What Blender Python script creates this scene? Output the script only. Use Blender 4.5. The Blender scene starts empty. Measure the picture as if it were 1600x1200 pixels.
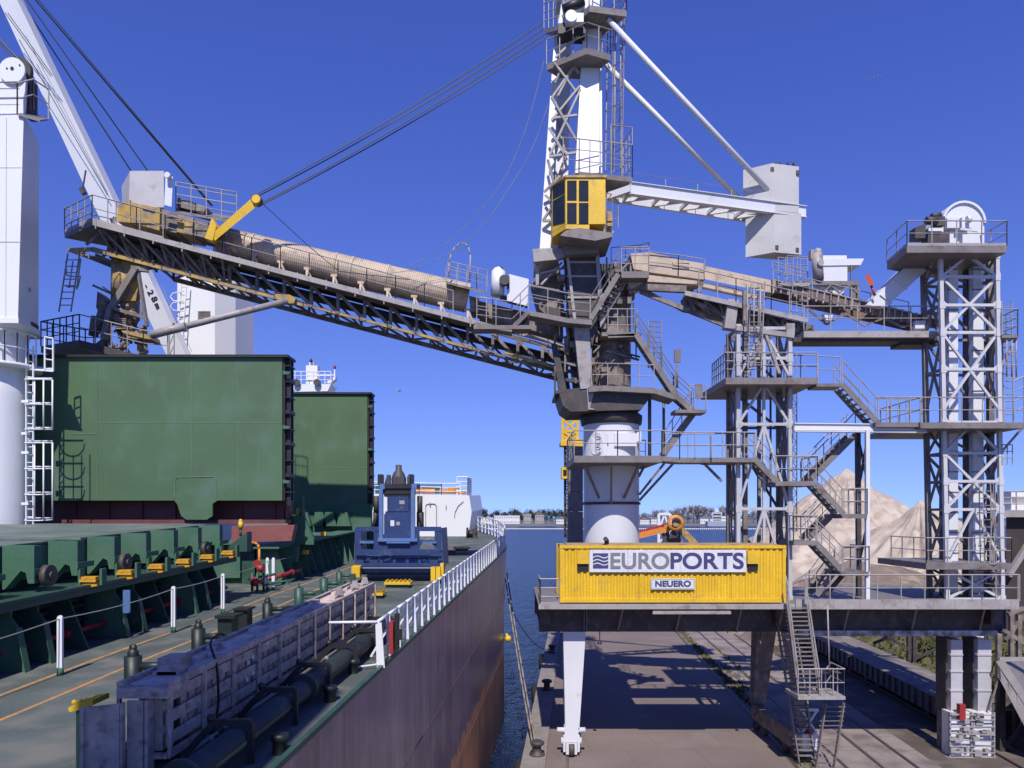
import bpy, math, random
from mathutils import Vector, Matrix
random.seed(11)
sc = bpy.context.scene
COL = sc.collection
PI = math.pi
rad = math.radians
# ---------------------------------------------------------------- camera, light, exposure
F, CX, HY, ZC = 1150.0, 800.0, 807.0, 10.5      # focal length in photo pixels, centre column, horizon row, eye height above the quay
cd = bpy.data.cameras.new('camera'); cam = bpy.data.objects.new('camera', cd); COL.objects.link(cam)
cam.location = (0, 0, ZC); cam.rotation_euler = (rad(90), 0, 0)
cd.sensor_width = 36; cd.lens = 36 * F / 1600; cd.shift_y = (HY - 600) / 1600
cd.clip_start = 0.1; cd.clip_end = 12000
sc.camera = cam
SUN_EL, SUN_AZ = 50.0, 3.5                       # height; how far left of straight behind the camera
SKY_H, SKY_S = 0.533, 1.27
w = bpy.data.worlds.new('World'); sc.world = w; w.use_nodes = True
nt = w.node_tree; nt.nodes.clear()
sky = nt.nodes.new('ShaderNodeTexSky'); sky.sky_type = 'NISHITA'; sky.sun_disc = False
sky.sun_elevation = rad(SUN_EL); sky.sun_rotation = rad(180 + SUN_AZ)
sky.altitude = 0; sky.air_density = 1.0; sky.dust_density = 0.0; sky.ozone_density = 3.0
bg = nt.nodes.new('ShaderNodeBackground'); bg.inputs['Strength'].default_value = 0.148
out = nt.nodes.new('ShaderNodeOutputWorld')
hs = nt.nodes.new('ShaderNodeHueSaturation'); hs.inputs['Hue'].default_value = SKY_H; hs.inputs['Saturation'].default_value = SKY_S; hs.inputs['Value'].default_value = 1.0
tcw = nt.nodes.new('ShaderNodeTexCoord'); spw = nt.nodes.new('ShaderNodeSeparateXYZ'); mw_ = nt.nodes.new('ShaderNodeMath'); mw_.operation = 'MULTIPLY_ADD'; mw_.inputs[1].default_value = .74; mw_.inputs[2].default_value = .14; mw_.use_clamp = False
mx_ = nt.nodes.new('ShaderNodeMath'); mx_.operation = 'MAXIMUM'; mx_.inputs[1].default_value = .02; cbw = nt.nodes.new('ShaderNodeCombineXYZ')      # the hazeless band just above the horizon line is skipped
nt.links.new(tcw.outputs['Generated'], spw.inputs[0]); nt.links.new(spw.outputs['Z'], mw_.inputs[0]); nt.links.new(mw_.outputs[0], mx_.inputs[0])
nt.links.new(spw.outputs['X'], cbw.inputs['X']); nt.links.new(spw.outputs['Y'], cbw.inputs['Y']); nt.links.new(mx_.outputs[0], cbw.inputs['Z']); nt.links.new(cbw.outputs[0], sky.inputs['Vector'])
nt.links.new(sky.outputs[0], hs.inputs['Color']); nt.links.new(hs.outputs[0], bg.inputs[0]); nt.links.new(bg.outputs[0], out.inputs[0])
sl = bpy.data.lights.new('sun', 'SUN'); sl.energy = 4.7; sl.angle = rad(0.5); sl.color = (1.0, 0.94, 0.86)
so = bpy.data.objects.new('sun', sl); COL.objects.link(so); so.location = (-30, -60, 60)
sd = Vector((-math.sin(rad(SUN_AZ)) * math.cos(rad(SUN_EL)), -math.cos(rad(SUN_AZ)) * math.cos(rad(SUN_EL)), math.sin(rad(SUN_EL))))
so.rotation_euler = sd.to_track_quat('Z', 'Y').to_euler()
vs = sc.view_settings; vs.view_transform = 'Standard'; vs.look = 'None'; vs.exposure = 0.2; vs.gamma = 1; vs.use_curve_mapping = False

# ---------------------------------------------------------------- places
def P(px, py, Y): return Vector(((px - CX) * Y / F, Y, ZC + (HY - py) * Y / F))
def H(px, py, Z): return P(px, py, (Z - ZC) * F / (HY - py))
def S(u, v, w=0.0): return Vector((u + .0826 * v, v, ZC - 4.21 + .041 * v + w))     # ship: across, along, above the deck
def Q(u, v, z=0.0): return Vector((u + .0826 * v, v, z))                             # quay
SD = Vector((.0826, 1, .041)); QD = Vector((.0826, 1, 0))

# ---------------------------------------------------------------- mesh builder
def jit(a): return random.uniform(-a, a)
class MB:
    def __init__(s): s.v = []; s.f = []; s.m = []; s.mi = 0; s.sm = []; s.isl = []
    def add(s, vs, fs, smooth=False):
        b = len(s.v); s.v += [Vector(x) for x in vs]; s.isl.append((b, len(s.v)))
        for f in fs: s.f.append([i + b for i in f]); s.m.append(s.mi); s.sm.append(smooth)
        return s
    def hexa(s, p):   # 8 points: bottom ring 0-3, top ring 4-7
        return s.add(p, [(3, 2, 1, 0), (4, 5, 6, 7), (0, 1, 5, 4), (1, 2, 6, 5), (2, 3, 7, 6), (3, 0, 4, 7)])
    def box(s, x0, x1, y0, y1, z0, z1):
        return s.hexa([(x0, y0, z0), (x1, y0, z0), (x1, y1, z0), (x0, y1, z0), (x0, y0, z1), (x1, y0, z1), (x1, y1, z1), (x0, y1, z1)])
    def prism(s, pts, d):
        n = len(pts); d = Vector(d); a = [Vector(p) for p in pts]; b = [p + d for p in a]
        fs = [tuple(range(n - 1, -1, -1)), tuple(range(n, 2 * n))] + [(i, (i + 1) % n, (i + 1) % n + n, i + n) for i in range(n)]
        return s.add(a + b, fs)
    def bar(s, p, q, w=.08, h=None, up=(0, 0, 1), j=.003):
        h = w if h is None else h
        p, q = Vector(p), Vector(q); d = q - p
        if d.length < 1e-5: return s
        d.normalize(); up = Vector(up)
        if abs(d.dot(up)) > .98: up = Vector((0, 1, 0))
        a = d.cross(up).normalized(); b = a.cross(d)
        w = w / 2 + jit(j); h = h / 2 + jit(j); o = a * jit(j) + b * jit(j)
        return s.hexa([p - a * w - b * h + o, p + a * w - b * h + o, q + a * w - b * h + o, q - a * w - b * h + o,
                       p - a * w + b * h + o, p + a * w + b * h + o, q + a * w + b * h + o, q - a * w + b * h + o])
    def tube(s, p, q, r, n=8, r2=None, cap=True):
        p, q = Vector(p), Vector(q); d = (q - p)
        if d.length < 1e-6: return s
        d.normalize(); r2 = r if r2 is None else r2
        a = d.cross(Vector((0, 0, 1)) if abs(d.z) < .9 else Vector((1, 0, 0))).normalized(); b = d.cross(a)
        c = [(math.cos(2 * PI * i / n), math.sin(2 * PI * i / n)) for i in range(n)]
        vs = [p + (a * x + b * y) * r for x, y in c] + [q + (a * x + b * y) * r2 for x, y in c]
        bb = len(s.v)
        s.add(vs, [((i + 1) % n, i, i + n, (i + 1) % n + n) for i in range(n)], n > 5)
        if cap:
            s.f += [[bb + i for i in range(n)], [bb + n + i for i in range(n - 1, -1, -1)]]; s.m += [s.mi] * 2; s.sm += [False] * 2
        return s
    def path(s, pts, r, n=6):
        for a, b in zip(pts, pts[1:]): s.tube(a, b, r, n)
        return s
    def lathe(s, c, prof, n=24, axis=(0, 0, 1), ang=2 * PI, a0=0.0, smooth=True):
        ax = Vector(axis).normalized(); c = Vector(c)
        a = ax.cross(Vector((0, 1, 0)) if abs(ax.y) < .9 else Vector((1, 0, 0))).normalized(); b = ax.cross(a)
        full = ang > 2 * PI - 1e-4; m = n if full else n + 1
        vs = []
        for r, z in prof:
            for i in range(m):
                t = a0 + ang * i / n; vs.append(c + ax * z + (a * math.cos(t) + b * math.sin(t)) * r)
        fs = []
        for k in range(len(prof) - 1):
            for i in range(n):
                j = (i + 1) % m
                fs.append((k * m + i, k * m + j, (k + 1) * m + j, (k + 1) * m + i))
        return s.add(vs, fs, smooth)
    def disc(s, c, ax, r, t, n=20): c = Vector(c); return s.tube(c, c + Vector(ax).normalized() * t, r, n)
    def ball(s, c, r, n=10, sz=1.0):
        return s.lathe(c, [(max(1e-3, r * math.sin(PI * k / 8)), -r * sz * math.cos(PI * k / 8)) for k in range(9)], n)
    # photo-pixel rectangles and outlines standing at their own distance Y, d metres deep
    def pbox(s, x0, x1, y0, y1, Y, d=.3): a, b = P(x0, y1, Y), P(x1, y0, Y); return s.box(a.x, b.x, Y, Y + d, a.z, b.z)
    def ppoly(s, pts, Y, d=.3, dv=(0, 1, 0)):
        area = sum(a[0] * b[1] - b[0] * a[1] for a, b in zip(pts, pts[1:] + pts[:1]))
        if area > 0: pts = pts[::-1]
        return s.prism([P(x, y, Y) for x, y in pts], Vector(dv) * d)
    def pbar(s, a, b, Y, w=.08, h=None, Y2=None): return s.bar(P(a[0], a[1], Y), P(b[0], b[1], Y if Y2 is None else Y2), w, h)
    def ptube(s, a, b, Y, r=.03, Y2=None, n=6): return s.tube(P(a[0], a[1], Y), P(b[0], b[1], Y if Y2 is None else Y2), r, n)
    def rail(s, pts, h=1.1, sp=1.25, r=.024, mids=1, toe=0.0, ends=True):
        pts = [Vector(p) for p in pts]; up = Vector((0, 0, 1))
        for a, b in zip(pts, pts[1:]):
            n = max(1, round((b - a).length / sp))
            for i in range(n + 1): q = a.lerp(b, i / n); s.tube(q, q + up * h, r, 5)
            s.tube(a + up * h, b + up * h, r * 1.1, 5)
            for m in range(mids): s.tube(a + up * h * (m + 1) / (mids + 1), b + up * h * (m + 1) / (mids + 1), r * .8, 5)
            if toe: s.bar(a + up * toe / 2, b + up * toe / 2, .02, toe)
        return s
    def stairs(s, a, b, wv, n=None, rails=True, sw=.22):
        a, b, wv = Vector(a), Vector(b), Vector(wv)
        n = n or max(3, round(abs(a.z - b.z) / .21))
        for o in (Vector(), wv): s.bar(a + o, b + o, .05, sw)
        d = (b - a); dh = Vector((d.x, d.y, 0)); t = dh.normalized() * .24 if dh.length > .1 else Vector((0, .24, 0))
        for i in range(1, n):
            q = a.lerp(b, i / n); s.prism([q - t / 2, q + t / 2, q + t / 2 + wv, q - t / 2 + wv], (0, 0, .035))
        if rails:
            for o in (Vector(), wv):
                s.rail([a + o, b + o], 1.0, 1.1, .022)
        return s
    def ladder(s, a, b, wv, r=.025, sp=.32, cage=None):
        a, b, wv = Vector(a), Vector(b), Vector(wv)
        s.tube(a, b, r, 5); s.tube(a + wv, b + wv, r, 5)
        n = int((b - a).length / sp)
        for i in range(1, n): q = a.lerp(b, i / n); s.tube(q, q + wv, r * .7, 4)
        if cage is not None:
            c = Vector(cage); n = max(2, int((b - a).length / .9)); prev = None
            for i in range(n + 1):
                q = a.lerp(b, i / n); ring = [q + wv * .5 + wv * .5 * -math.cos(PI * k / 6) * 1.25 + c * math.sin(PI * k / 6) for k in range(7)]
                s.path(ring, r * .7, 4)
                if prev:
                    for k in (1, 3, 5): s.tube(prev[k], ring[k], r * .7, 4)
                prev = ring
        return s
    def brace(s, a0, a1, b0, b1, n, w=.07, kind='X', posts=True):
        a0, a1, b0, b1 = map(Vector, (a0, a1, b0, b1))
        for i in range(n):
            p, q, r_, t = a0.lerp(a1, i / n), a0.lerp(a1, (i + 1) / n), b0.lerp(b1, i / n), b0.lerp(b1, (i + 1) / n)
            if kind == 'X': s.bar(p, t, w); s.bar(r_, q, w)
            elif kind == 'N': s.bar(p, t, w)
            elif kind == 'Z': s.bar(p, t, w) if i % 2 else s.bar(r_, q, w)
            elif kind == 'A': m = p.lerp(r_, .5); s.bar(m, q, w); s.bar(m, t, w)
            if posts: s.bar(q, t, w)
        if posts: s.bar(a0, b0, w)
        return s

ORG = {}
def link(o):
    COL.objects.link(o); return o
def tag(o, label=None, cat=None, group=None, kind=None):
    if label: o['label'] = label
    if cat: o['category'] = cat
    if group: o['group'] = group
    if kind: o['kind'] = kind
    return o
def thing(name, label, cat, loc, group=None):
    o = link(bpy.data.objects.new(name, None)); o.location = loc; o.empty_display_size = .2
    ORG[o] = Vector(loc); return tag(o, label, cat, group)
def mesh(mb, name, mats, org):
    me = bpy.data.meshes.new(name)
    me.from_pydata([tuple(v - org) for v in mb.v], [], mb.f)
    for m in (mats if isinstance(mats, (list, tuple)) else [mats]): me.materials.append(m)
    if any(mb.m): me.polygons.foreach_set('material_index', mb.m)
    me.polygons.foreach_set('use_smooth', mb.sm)
    me.update(); return me
NOSPLIT = {'crown', 'hull', 'trunk'}
def pieces(mb):
    n = len(mb.isl)
    if n < 2 or n > 700: return None
    lo = []; hi = []
    for (a, b) in mb.isl:
        vs = mb.v[a:b]; lo.append([min(v[k] for v in vs) for k in range(3)]); hi.append([max(v[k] for v in vs) for k in range(3)])
    sz = [max(hi[i][k] - lo[i][k] for k in range(3)) for i in range(n)]; par = list(range(n))
    def find(i):
        while par[i] != i: par[i] = par[par[i]]; i = par[i]
        return i
    for i in range(n):
        for j in range(i + 1, n):
            t = max(.02, .5 * max(sz[i], sz[j])); g = 0
            for k in range(3): d = max(lo[i][k] - hi[j][k], lo[j][k] - hi[i][k], 0); g += d * d
            if g <= t * t: par[find(i)] = find(j)
    gr = {}
    for i in range(n): gr.setdefault(find(i), []).append(i)
    return sorted(gr.values(), key=lambda g: -sum(sz[i] for i in g)) if len(gr) > 1 else None
def part(mb, name, mats, parent, label=None):
    gs = None if name in NOSPLIT else pieces(mb)
    if gs:                                       # far-apart pieces of one kind become parts of their own
        vi = {}
        for i, (a, b) in enumerate(mb.isl):
            for k in range(a, b): vi[k] = i
        out = []
        for g in gs[:100]:
            g = set(g); m2 = MB()
            keep = [k for k in range(len(mb.v)) if vi[k] in g]; ix = {k: q for q, k in enumerate(keep)}; m2.v = [mb.v[k] for k in keep]
            for f, a, s_ in zip(mb.f, mb.m, mb.sm):
                if f[0] in ix: m2.f.append([ix[k] for k in f]); m2.m.append(a); m2.sm.append(s_)
            o = link(bpy.data.objects.new(name, mesh(m2, name, mats, ORG[parent]))); o.parent = parent; ORG[o] = ORG[parent]; out.append(o)
        return out[0]
    o = link(bpy.data.objects.new(name, mesh(mb, name, mats, ORG[parent])))
    o.parent = parent; ORG[o] = ORG[parent]
    if label: o['label'] = label
    return o
def solo(mb, name, mats, label, cat, loc, group=None):
    loc = Vector(loc); o = link(bpy.data.objects.new(name, mesh(mb, name, mats, loc))); o.location = loc; ORG[o] = loc
    return tag(o, label, cat, group)
def struct(mb, name, mats, kind='structure'):
    o = link(bpy.data.objects.new(name, mesh(mb, name, mats, Vector()))); ORG[o] = Vector()
    return tag(o, kind=kind)
def tree_copy(o, parent=None):
    c = link(o.copy()); c.parent = parent
    for ch in [x for x in COL.objects if x.parent == o]: tree_copy(ch, c)
    return c
def text_part(txt, size, name, mat, parent, origin, xdir, updir, ext=.006, bold=0.0, sx=1.0, center=False, label=None, fit=None):
    cu = bpy.data.curves.new(name, 'FONT'); cu.body = txt; cu.size = size; cu.extrude = ext; cu.offset = bold
    if center: cu.align_x = 'CENTER'
    t = bpy.data.objects.new('temporary', cu); COL.objects.link(t)
    me = bpy.data.meshes.new_from_object(t); bpy.data.objects.remove(t); bpy.data.curves.remove(cu)
    if fit:
        xs = [v.co.x for v in me.vertices]; sx = fit / (max(xs) - min(xs)); me.transform(Matrix.Translation((-min(xs) if not center else 0, 0, 0)))
    x = Vector(xdir).normalized(); y = Vector(updir).normalized(); z = x.cross(y)
    M = Matrix((x * sx, y, z)).transposed().to_4x4(); M.translation = Vector(origin) - ORG[parent]
    me.transform(M); me.materials.clear(); me.materials.append(mat); me.name = name
    o = link(bpy.data.objects.new(name, me)); o.parent = parent; ORG[o] = ORG[parent]
    if label: o['label'] = label
    return o

# ---------------------------------------------------------------- materials
def mat(name, col, rough=.5, metal=0., var=.18, scale=1.2, dirt=None, damt=.35, streak=0., bump=.0, bscale=30., spec=.5, fine=.1):
    col = tuple(x * ALB for x in col); dirt = tuple(x * ALB for x in dirt) if dirt else None
    m = bpy.data.materials.new(name); m.use_nodes = True; n = m.node_tree.nodes; L = m.node_tree.links
    b = n['Principled BSDF']; b.inputs['Roughness'].default_value = rough; b.inputs['Metallic'].default_value = metal
    b.inputs['Specular IOR Level'].default_value = spec
    tc = n.new('ShaderNodeTexCoord')
    def noise(sc_, det, mp=None):
        t = n.new('ShaderNodeTexNoise'); t.inputs['Scale'].default_value = sc_; t.inputs['Detail'].default_value = det
        src = tc.outputs['Object']
        if mp:
            k = n.new('ShaderNodeMapping'); k.inputs['Scale'].default_value = mp; L.new(src, k.inputs[0]); src = k.outputs[0]
        L.new(src, t.inputs['Vector']); return t.outputs['Fac']
    def ramp(f, a, b_):
        r = n.new('ShaderNodeMapRange'); r.inputs['From Min'].default_value = a; r.inputs['From Max'].default_value = b_
        L.new(f, r.inputs['Value']); return r.outputs[0]
    def mix(f, A, B):
        x = n.new('ShaderNodeMix'); x.data_type = 'RGBA'; L.new(f, x.inputs[0])
        for i, c in ((6, A), (7, B)):
            if isinstance(c, tuple): x.inputs[i].default_value = (*c, 1)
            else: L.new(c, x.inputs[i])
        return x.outputs[2]
    c1 = tuple(x * (1 - var) for x in col); c2 = tuple(min(1, x * (1 + var)) for x in col)
    c = mix(ramp(noise(scale, 5), .3, .7), c1, c2)
    if fine:
        k = n.new('ShaderNodeMapRange'); k.inputs['To Min'].default_value = 1 - fine; k.inputs['To Max'].default_value = 1 + fine
        k.inputs['From Min'].default_value = .3; k.inputs['From Max'].default_value = .7
        L.new(noise(14, 6), k.inputs[0])
        vm = n.new('ShaderNodeVectorMath'); vm.operation = 'SCALE'; L.new(c, vm.inputs[0]); L.new(k.outputs[0], vm.inputs['Scale']); c = vm.outputs[0]
    if dirt:
        t = .78 - damt * .6
        c = mix(ramp(noise(scale * 2.3, 8), t - .06, t + .14), c, dirt)
    if streak:
        d2 = dirt or tuple(x * .45 for x in col)
        s1 = ramp(noise(1.0, 6, (5, 5, .22)), .72 - streak * .35, .95 - streak * .2)
        c = mix(s1, c, d2)
    L.new(c, b.inputs['Base Color'])
    if bump:
        bn = n.new('ShaderNodeBump'); bn.inputs['Strength'].default_value = bump; bn.inputs['Distance'].default_value = .02
        L.new(noise(bscale, 4), bn.inputs['Height']); L.new(bn.outputs[0], b.inputs['Normal'])
    return m
ALB = .8      # scales every base colour down so shade falls deeper beside the sun
M = {}
M['white'] = mat('white_paint', (.76, .77, .79), .45, var=.04, scale=.6, dirt=(.55, .51, .47), damt=.1, streak=.12, fine=.03)
M['pgrey'] = mat('pale_grey_paint', (.52, .51, .52), .5, var=.08, scale=.8, dirt=(.36, .31, .28), damt=.2, streak=.15, fine=.05)
M['shipwhite'] = mat('ship_white_paint', (.84, .85, .85), .4, var=.03, scale=.4, dirt=(.62, .57, .5), damt=.06, streak=.16, fine=.02)
M['lgrey'] = mat('light_grey_steel', (.38, .352, .335), .5, var=.12, dirt=(.25, .2, .18), damt=.3, streak=.2)
M['grey'] = mat('grey_steel', (.215, .194, .182), .55, var=.15, dirt=(.16, .12, .10), damt=.35, streak=.2)
M['dgrey'] = mat('dark_grey_steel', (.06, .053, .052), .6, var=.25, dirt=(.1, .075, .06), damt=.4)
M['dust'] = mat('dusty_brown_steel', (.17, .14, .12), .7, var=.25, dirt=(.3, .255, .215), damt=.45)
M['black'] = mat('black_paint', (.018, .018, .018), .5, var=.3)
M['rubber'] = mat('black_rubber', (.02, .02, .02), .85, var=.3)
M['beige'] = mat('beige_sheeting', (.56, .45, .335), .6, var=.1, dirt=(.34, .28, .22), damt=.3, streak=.15)
M['conc'] = mat('pale_concrete', (.58, .575, .56), .85, var=.07, scale=.5, dirt=(.42, .4, .38), damt=.2, streak=.25, bump=.15, fine=.05)
M['brownconc'] = mat('brown_concrete', (.27, .24, .22), .9, var=.14, dirt=(.2, .17, .15), damt=.3, streak=.3, bump=.3)
M['yellow'] = mat('yellow_paint', (.80, .50, .02), .5, var=.1, scale=.8, dirt=(.5, .34, .08), damt=.2, streak=.28)
M['ochre'] = mat('dusty_yellow_paint', (.5, .32, .06), .55, var=.2, dirt=(.25, .2, .15), damt=.5, streak=.2)
M['green'] = mat('deck_green_paint', (.06, .15, .095), .75, var=.12, spec=.3, scale=.5, dirt=(.09, .17, .11), damt=.4, streak=.1)
M['green2'] = mat('dark_green_paint', (.03, .085, .06), .5, var=.2, dirt=(.1, .14, .1), damt=.25)
M['panel'] = mat('hatch_green_paint', (.072, .145, .066), .6, var=.13, scale=.3, dirt=(.095, .175, .11), damt=.35, streak=.3, bump=.25, bscale=.9)
M['deck'] = mat('grey_green_deck', (.088, .112, .104), .8, var=.25, scale=.45, dirt=(.17, .17, .15), damt=.4, bump=.1)
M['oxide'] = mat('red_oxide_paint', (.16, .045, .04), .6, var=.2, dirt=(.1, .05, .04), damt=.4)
M['red'] = mat('red_paint', (.36, .03, .03), .5, var=.15, dirt=(.25, .04, .03), damt=.2)
M['orange'] = mat('orange_paint', (.7, .26, .03), .5, var=.12, dirt=(.4, .18, .07), damt=.3)
M['stopper'] = mat('orange_yellow_paint', (.72, .37, .025), .5, var=.15, scale=6, dirt=(.3, .18, .06), damt=.35)
M['shade_blackgreen'] = mat('black_green_paint_and_shade', (.012, .02, .018), .5, var=.3, dirt=(.05, .05, .045), damt=.2)  # near-black green: shade put into the colour of near vents and coaming wall
M['line'] = mat('deck_line_paint', (.56, .27, .06), .7, var=.15, scale=3, dirt=(.3, .22, .14), damt=.5)
M['blue'] = mat('navy_blue_paint', (.02, .047, .15), .5, var=.15, dirt=(.1, .1, .16), damt=.25)
M['lblue'] = mat('worn_blue_paint', (.1, .19, .42), .4, var=.15, dirt=(.2, .22, .28), damt=.3)
M['gang'] = mat('gangway_grey_paint', (.52, .415, .34), .6, var=.25, scale=2.5, dirt=(.24, .17, .14), damt=.35)
M['gangdust'] = mat('dusty_gangway_top', (.62, .5, .43), .8, var=.15, dirt=(.25, .2, .2), damt=.4)
M['glass'] = mat('dark_window_glass', (.022, .027, .032), .2, var=.3, spec=.35, fine=0)
M['rope'] = mat('mooring_rope', (.30, .25, .21), .9, var=.2, scale=8)
M['wire'] = mat('steel_wire', (.05, .05, .055), .5)
M['lwire'] = mat('galvanised_wire', (.3, .29, .28), .5)
M['wood'] = mat('weathered_boards', (.34, .31, .28), .9, var=.2, streak=.4)
M['signw'] = mat('sign_white', (.72, .73, .75), .5, var=.05, dirt=(.42, .36, .32), damt=.15, streak=.28)
M['letg'] = mat('sign_grey_letter', (.22, .22, .24), .5, var=.05)
M['letb'] = mat('sign_navy_letter', (.06, .055, .17), .5, var=.05)
M['pipe'] = mat('dark_green_pipe', (.03, .042, .04), .6, var=.3, dirt=(.1, .09, .08), damt=.25)
# ================================================================ setting: water, quay, far shore
def ground_mat():
    m = mat('worn_asphalt', (.215, .168, .145), .9, var=.16, scale=.16, dirt=(.25, .21, .19), damt=.3, bump=.25, bscale=9)
    n = m.node_tree.nodes; L = m.node_tree.links; b = n['Principled BSDF']
    src = b.inputs['Base Color'].links[0].from_socket
    tc = n.new('ShaderNodeTexCoord'); br = n.new('ShaderNodeTexBrick')
    br.inputs['Scale'].default_value = .16; br.inputs['Mortar Size'].default_value = .004; br.inputs['Color1'].default_value = (1, 1, 1, 1)
    br.inputs['Color2'].default_value = (.96, .96, .96, 1); br.inputs['Mortar'].default_value = (.8, .8, .8, 1); br.inputs['Row Height'].default_value = .4
    mp = n.new('ShaderNodeMapping'); mp.inputs['Rotation'].default_value = (0, 0, rad(-4.7)); L.new(tc.outputs['Object'], mp.inputs[0]); L.new(mp.outputs[0], br.inputs[0])
    x = n.new('ShaderNodeMix'); x.data_type = 'RGBA'; x.blend_type = 'MULTIPLY'; x.inputs[0].default_value = 1
    L.new(src, x.inputs[6]); L.new(br.outputs[0], x.inputs[7]); L.new(x.outputs[2], b.inputs['Base Color']); return m
M['asphalt'] = ground_mat()
M['slab'] = mat('pale_concrete_slabs', (.30, .25, .225), .9, var=.15, scale=.3, dirt=(.17, .14, .12), damt=.45, bump=.3, bscale=8)
M['soil'] = mat('dark_soil', (.10, .08, .065), .95, var=.3, scale=.3, dirt=(.2, .16, .13), damt=.4, bump=.5)
def water_mat():
    m = bpy.data.materials.new('harbour_water'); m.use_nodes = True; n = m.node_tree.nodes; L = m.node_tree.links; b = n['Principled BSDF']
    b.inputs['Base Color'].default_value = (.006, .016, .05, 1); b.inputs['Roughness'].default_value = .22; b.inputs['IOR'].default_value = 1.33
    tc = n.new('ShaderNodeTexCoord'); hs = []
    for s, mp in ((.55, (1, .55, 1)), (2.2, (1, .6, 1))):
        k = n.new('ShaderNodeMapping'); k.inputs['Scale'].default_value = mp; L.new(tc.outputs['Object'], k.inputs[0])
        t = n.new('ShaderNodeTexNoise'); t.inputs['Scale'].default_value = s; t.inputs['Detail'].default_value = 5; t.inputs['Roughness'].default_value = .65; L.new(k.outputs[0], t.inputs['Vector']); hs.append(t.outputs['Fac'])
    a = n.new('ShaderNodeMath'); a.operation = 'MULTIPLY_ADD'; L.new(hs[1], a.inputs[0]); a.inputs[1].default_value = .35; L.new(hs[0], a.inputs[2])
    bn = n.new('ShaderNodeBump'); bn.inputs['Strength'].default_value = 1.0; bn.inputs['Distance'].default_value = 1.6
    L.new(a.outputs[0], bn.inputs['Height']); L.new(bn.outputs[0], b.inputs['Normal']); return m
m = MB(); ZW = -2.5
m.add([(-4000, -300, ZW), (4000, -300, ZW), (4000, 7000, ZW), (-4000, 7000, ZW)], [(0, 1, 2, 3)]); struct(m, 'water', water_mat())
QE = -2.1; QL = 175.0                                    # quay edge, where the quay ends
m = MB()
m.prism([Q(QE, -60, -9), Q(500, -60, -9), Q(500, QL, -9), Q(QE, QL, -9)], (0, 0, 9)); struct(m, 'quay', M['asphalt'])
m = MB()
v = -10.0
while v < QL - 1:                                          # cope of the quay wall, block by block
    m.prism([Q(QE - .08, v + .02, -1.2), Q(QE + .95, v + .02, -1.2), Q(QE + .95, v + 5.97, -1.2), Q(QE - .08, v + 5.97, -1.2)], (0, 0, 1.34)); v += 6
struct(m, 'quay_kerb', M['brownconc'])
m = MB()
def strip(m, u0, u1, v0, v1, z): m.add([Q(u0, v0, z), Q(u1, v0, z), Q(u1, v1, z), Q(u0, v1, z)], [(0, 1, 2, 3)])
for (a, b) in ((10.35, 11.35), (11.55, 12.85), (13.1, 14.3), (14.55, 15.4)):
    v = 5.
    while v < 160: strip(m, a, b, v + .03, v + 3.97, .004); v += 4
struct(m, 'concrete_apron', M['slab'])
m = MB(); strip(m, 15.4, 60, 0, 172, .004); struct(m, 'soil_ground', M['soil'])
# rails
M['railsteel'] = mat('worn_rail_steel', (.13, .1, .09), .5, .3, var=.2)
for i, (us, lab, g) in enumerate((((9.4,), 'single crane rail along grassy joint in the quay', None), ((11.45,), 'sunken steel rail left of the slab strips', None),
        ((12.95,), 'sunken steel rail between the two middle slab strips', None), ((14.42,), 'sunken steel rail nearest the row of goods wagons', None), ((-.2,), 'seaward crane rail beside the quay kerb and bollards', None))):
    m = MB()
    for u in us: m.bar(Q(u, 4, .012), Q(u, 170, .012), .075, .05); m.bar(Q(u - .09, 4, .008), Q(u - .09, 170, .008), .03, .024)
    solo(m, 'crane_rail' if i in (0, 4) else 'railway_rail', M['railsteel'], lab, 'rail', Q(us[0], 4, 0), g)
# grass in the joints
M['grass'] = mat('dry_green_grass', (.09, .115, .03), .9, var=.5, scale=2, dirt=(.2, .17, .08), damt=.5)
def tufts(u0, u1, v0, v1, n, h, zoff=0.0, slope=0.):
    m = MB()
    for _ in range(n):
        u = random.gauss((u0 + u1) / 2, (u1 - u0) / 4); v = random.uniform(v0, v1); a = random.uniform(0, PI); hh = h * random.uniform(.4, 1.2); q = Q(u, v, zoff + slope * (u - u0))
        d = Vector((math.cos(a), math.sin(a), 0)) * hh * .5
        m.add([q - d, q + d, q + d * random.uniform(.2, 1.6) + Vector((jit(.05), jit(.05), hh)), q - d * random.uniform(.2, 1.6) + Vector((0, 0, hh * .8))], [(0, 1, 2, 3)])
    return m
m = tufts(9.55, 10.25, 30, 120, 2600, .13)
for f in (tufts(11.3, 11.6, 44, 60, 160, .12), tufts(15.2, 16.8, 50, 90, 500, .14), tufts(10.2, 10.9, 44, 52, 120, .14)): m.add(f.v, f.f)
struct(m, 'grass', M['grass'], 'stuff')
# embankment with dry grass behind the wagons
m = MB(); nv = 12
vs = []; fs = []
for i in range(nv):
    v = 36 + i * 2.2
    for k, (u, z) in enumerate(((19.5, .03), (21, .9), (23, 2.2), (25, 3.3), (29, 3.8), (45, 3.9))): vs.append(Q(u + jit(.25), v, z + (jit(.25) if k else 0)))
for i in range(nv - 1):
    for k in range(5): a = i * 6 + k; fs.append((a, a + 1, a + 7, a + 6))
m.add(vs, fs); struct(m, 'embankment', mat('rough_bank_soil', (.11, .1, .055), .95, var=.35, scale=.5, dirt=(.2, .17, .1), damt=.5, bump=.6))
m = tufts(20, 26, 38, 60, 1500, .4, 0.2, .62); struct(m, 'bank_grass', M['grass'], 'stuff')
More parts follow.
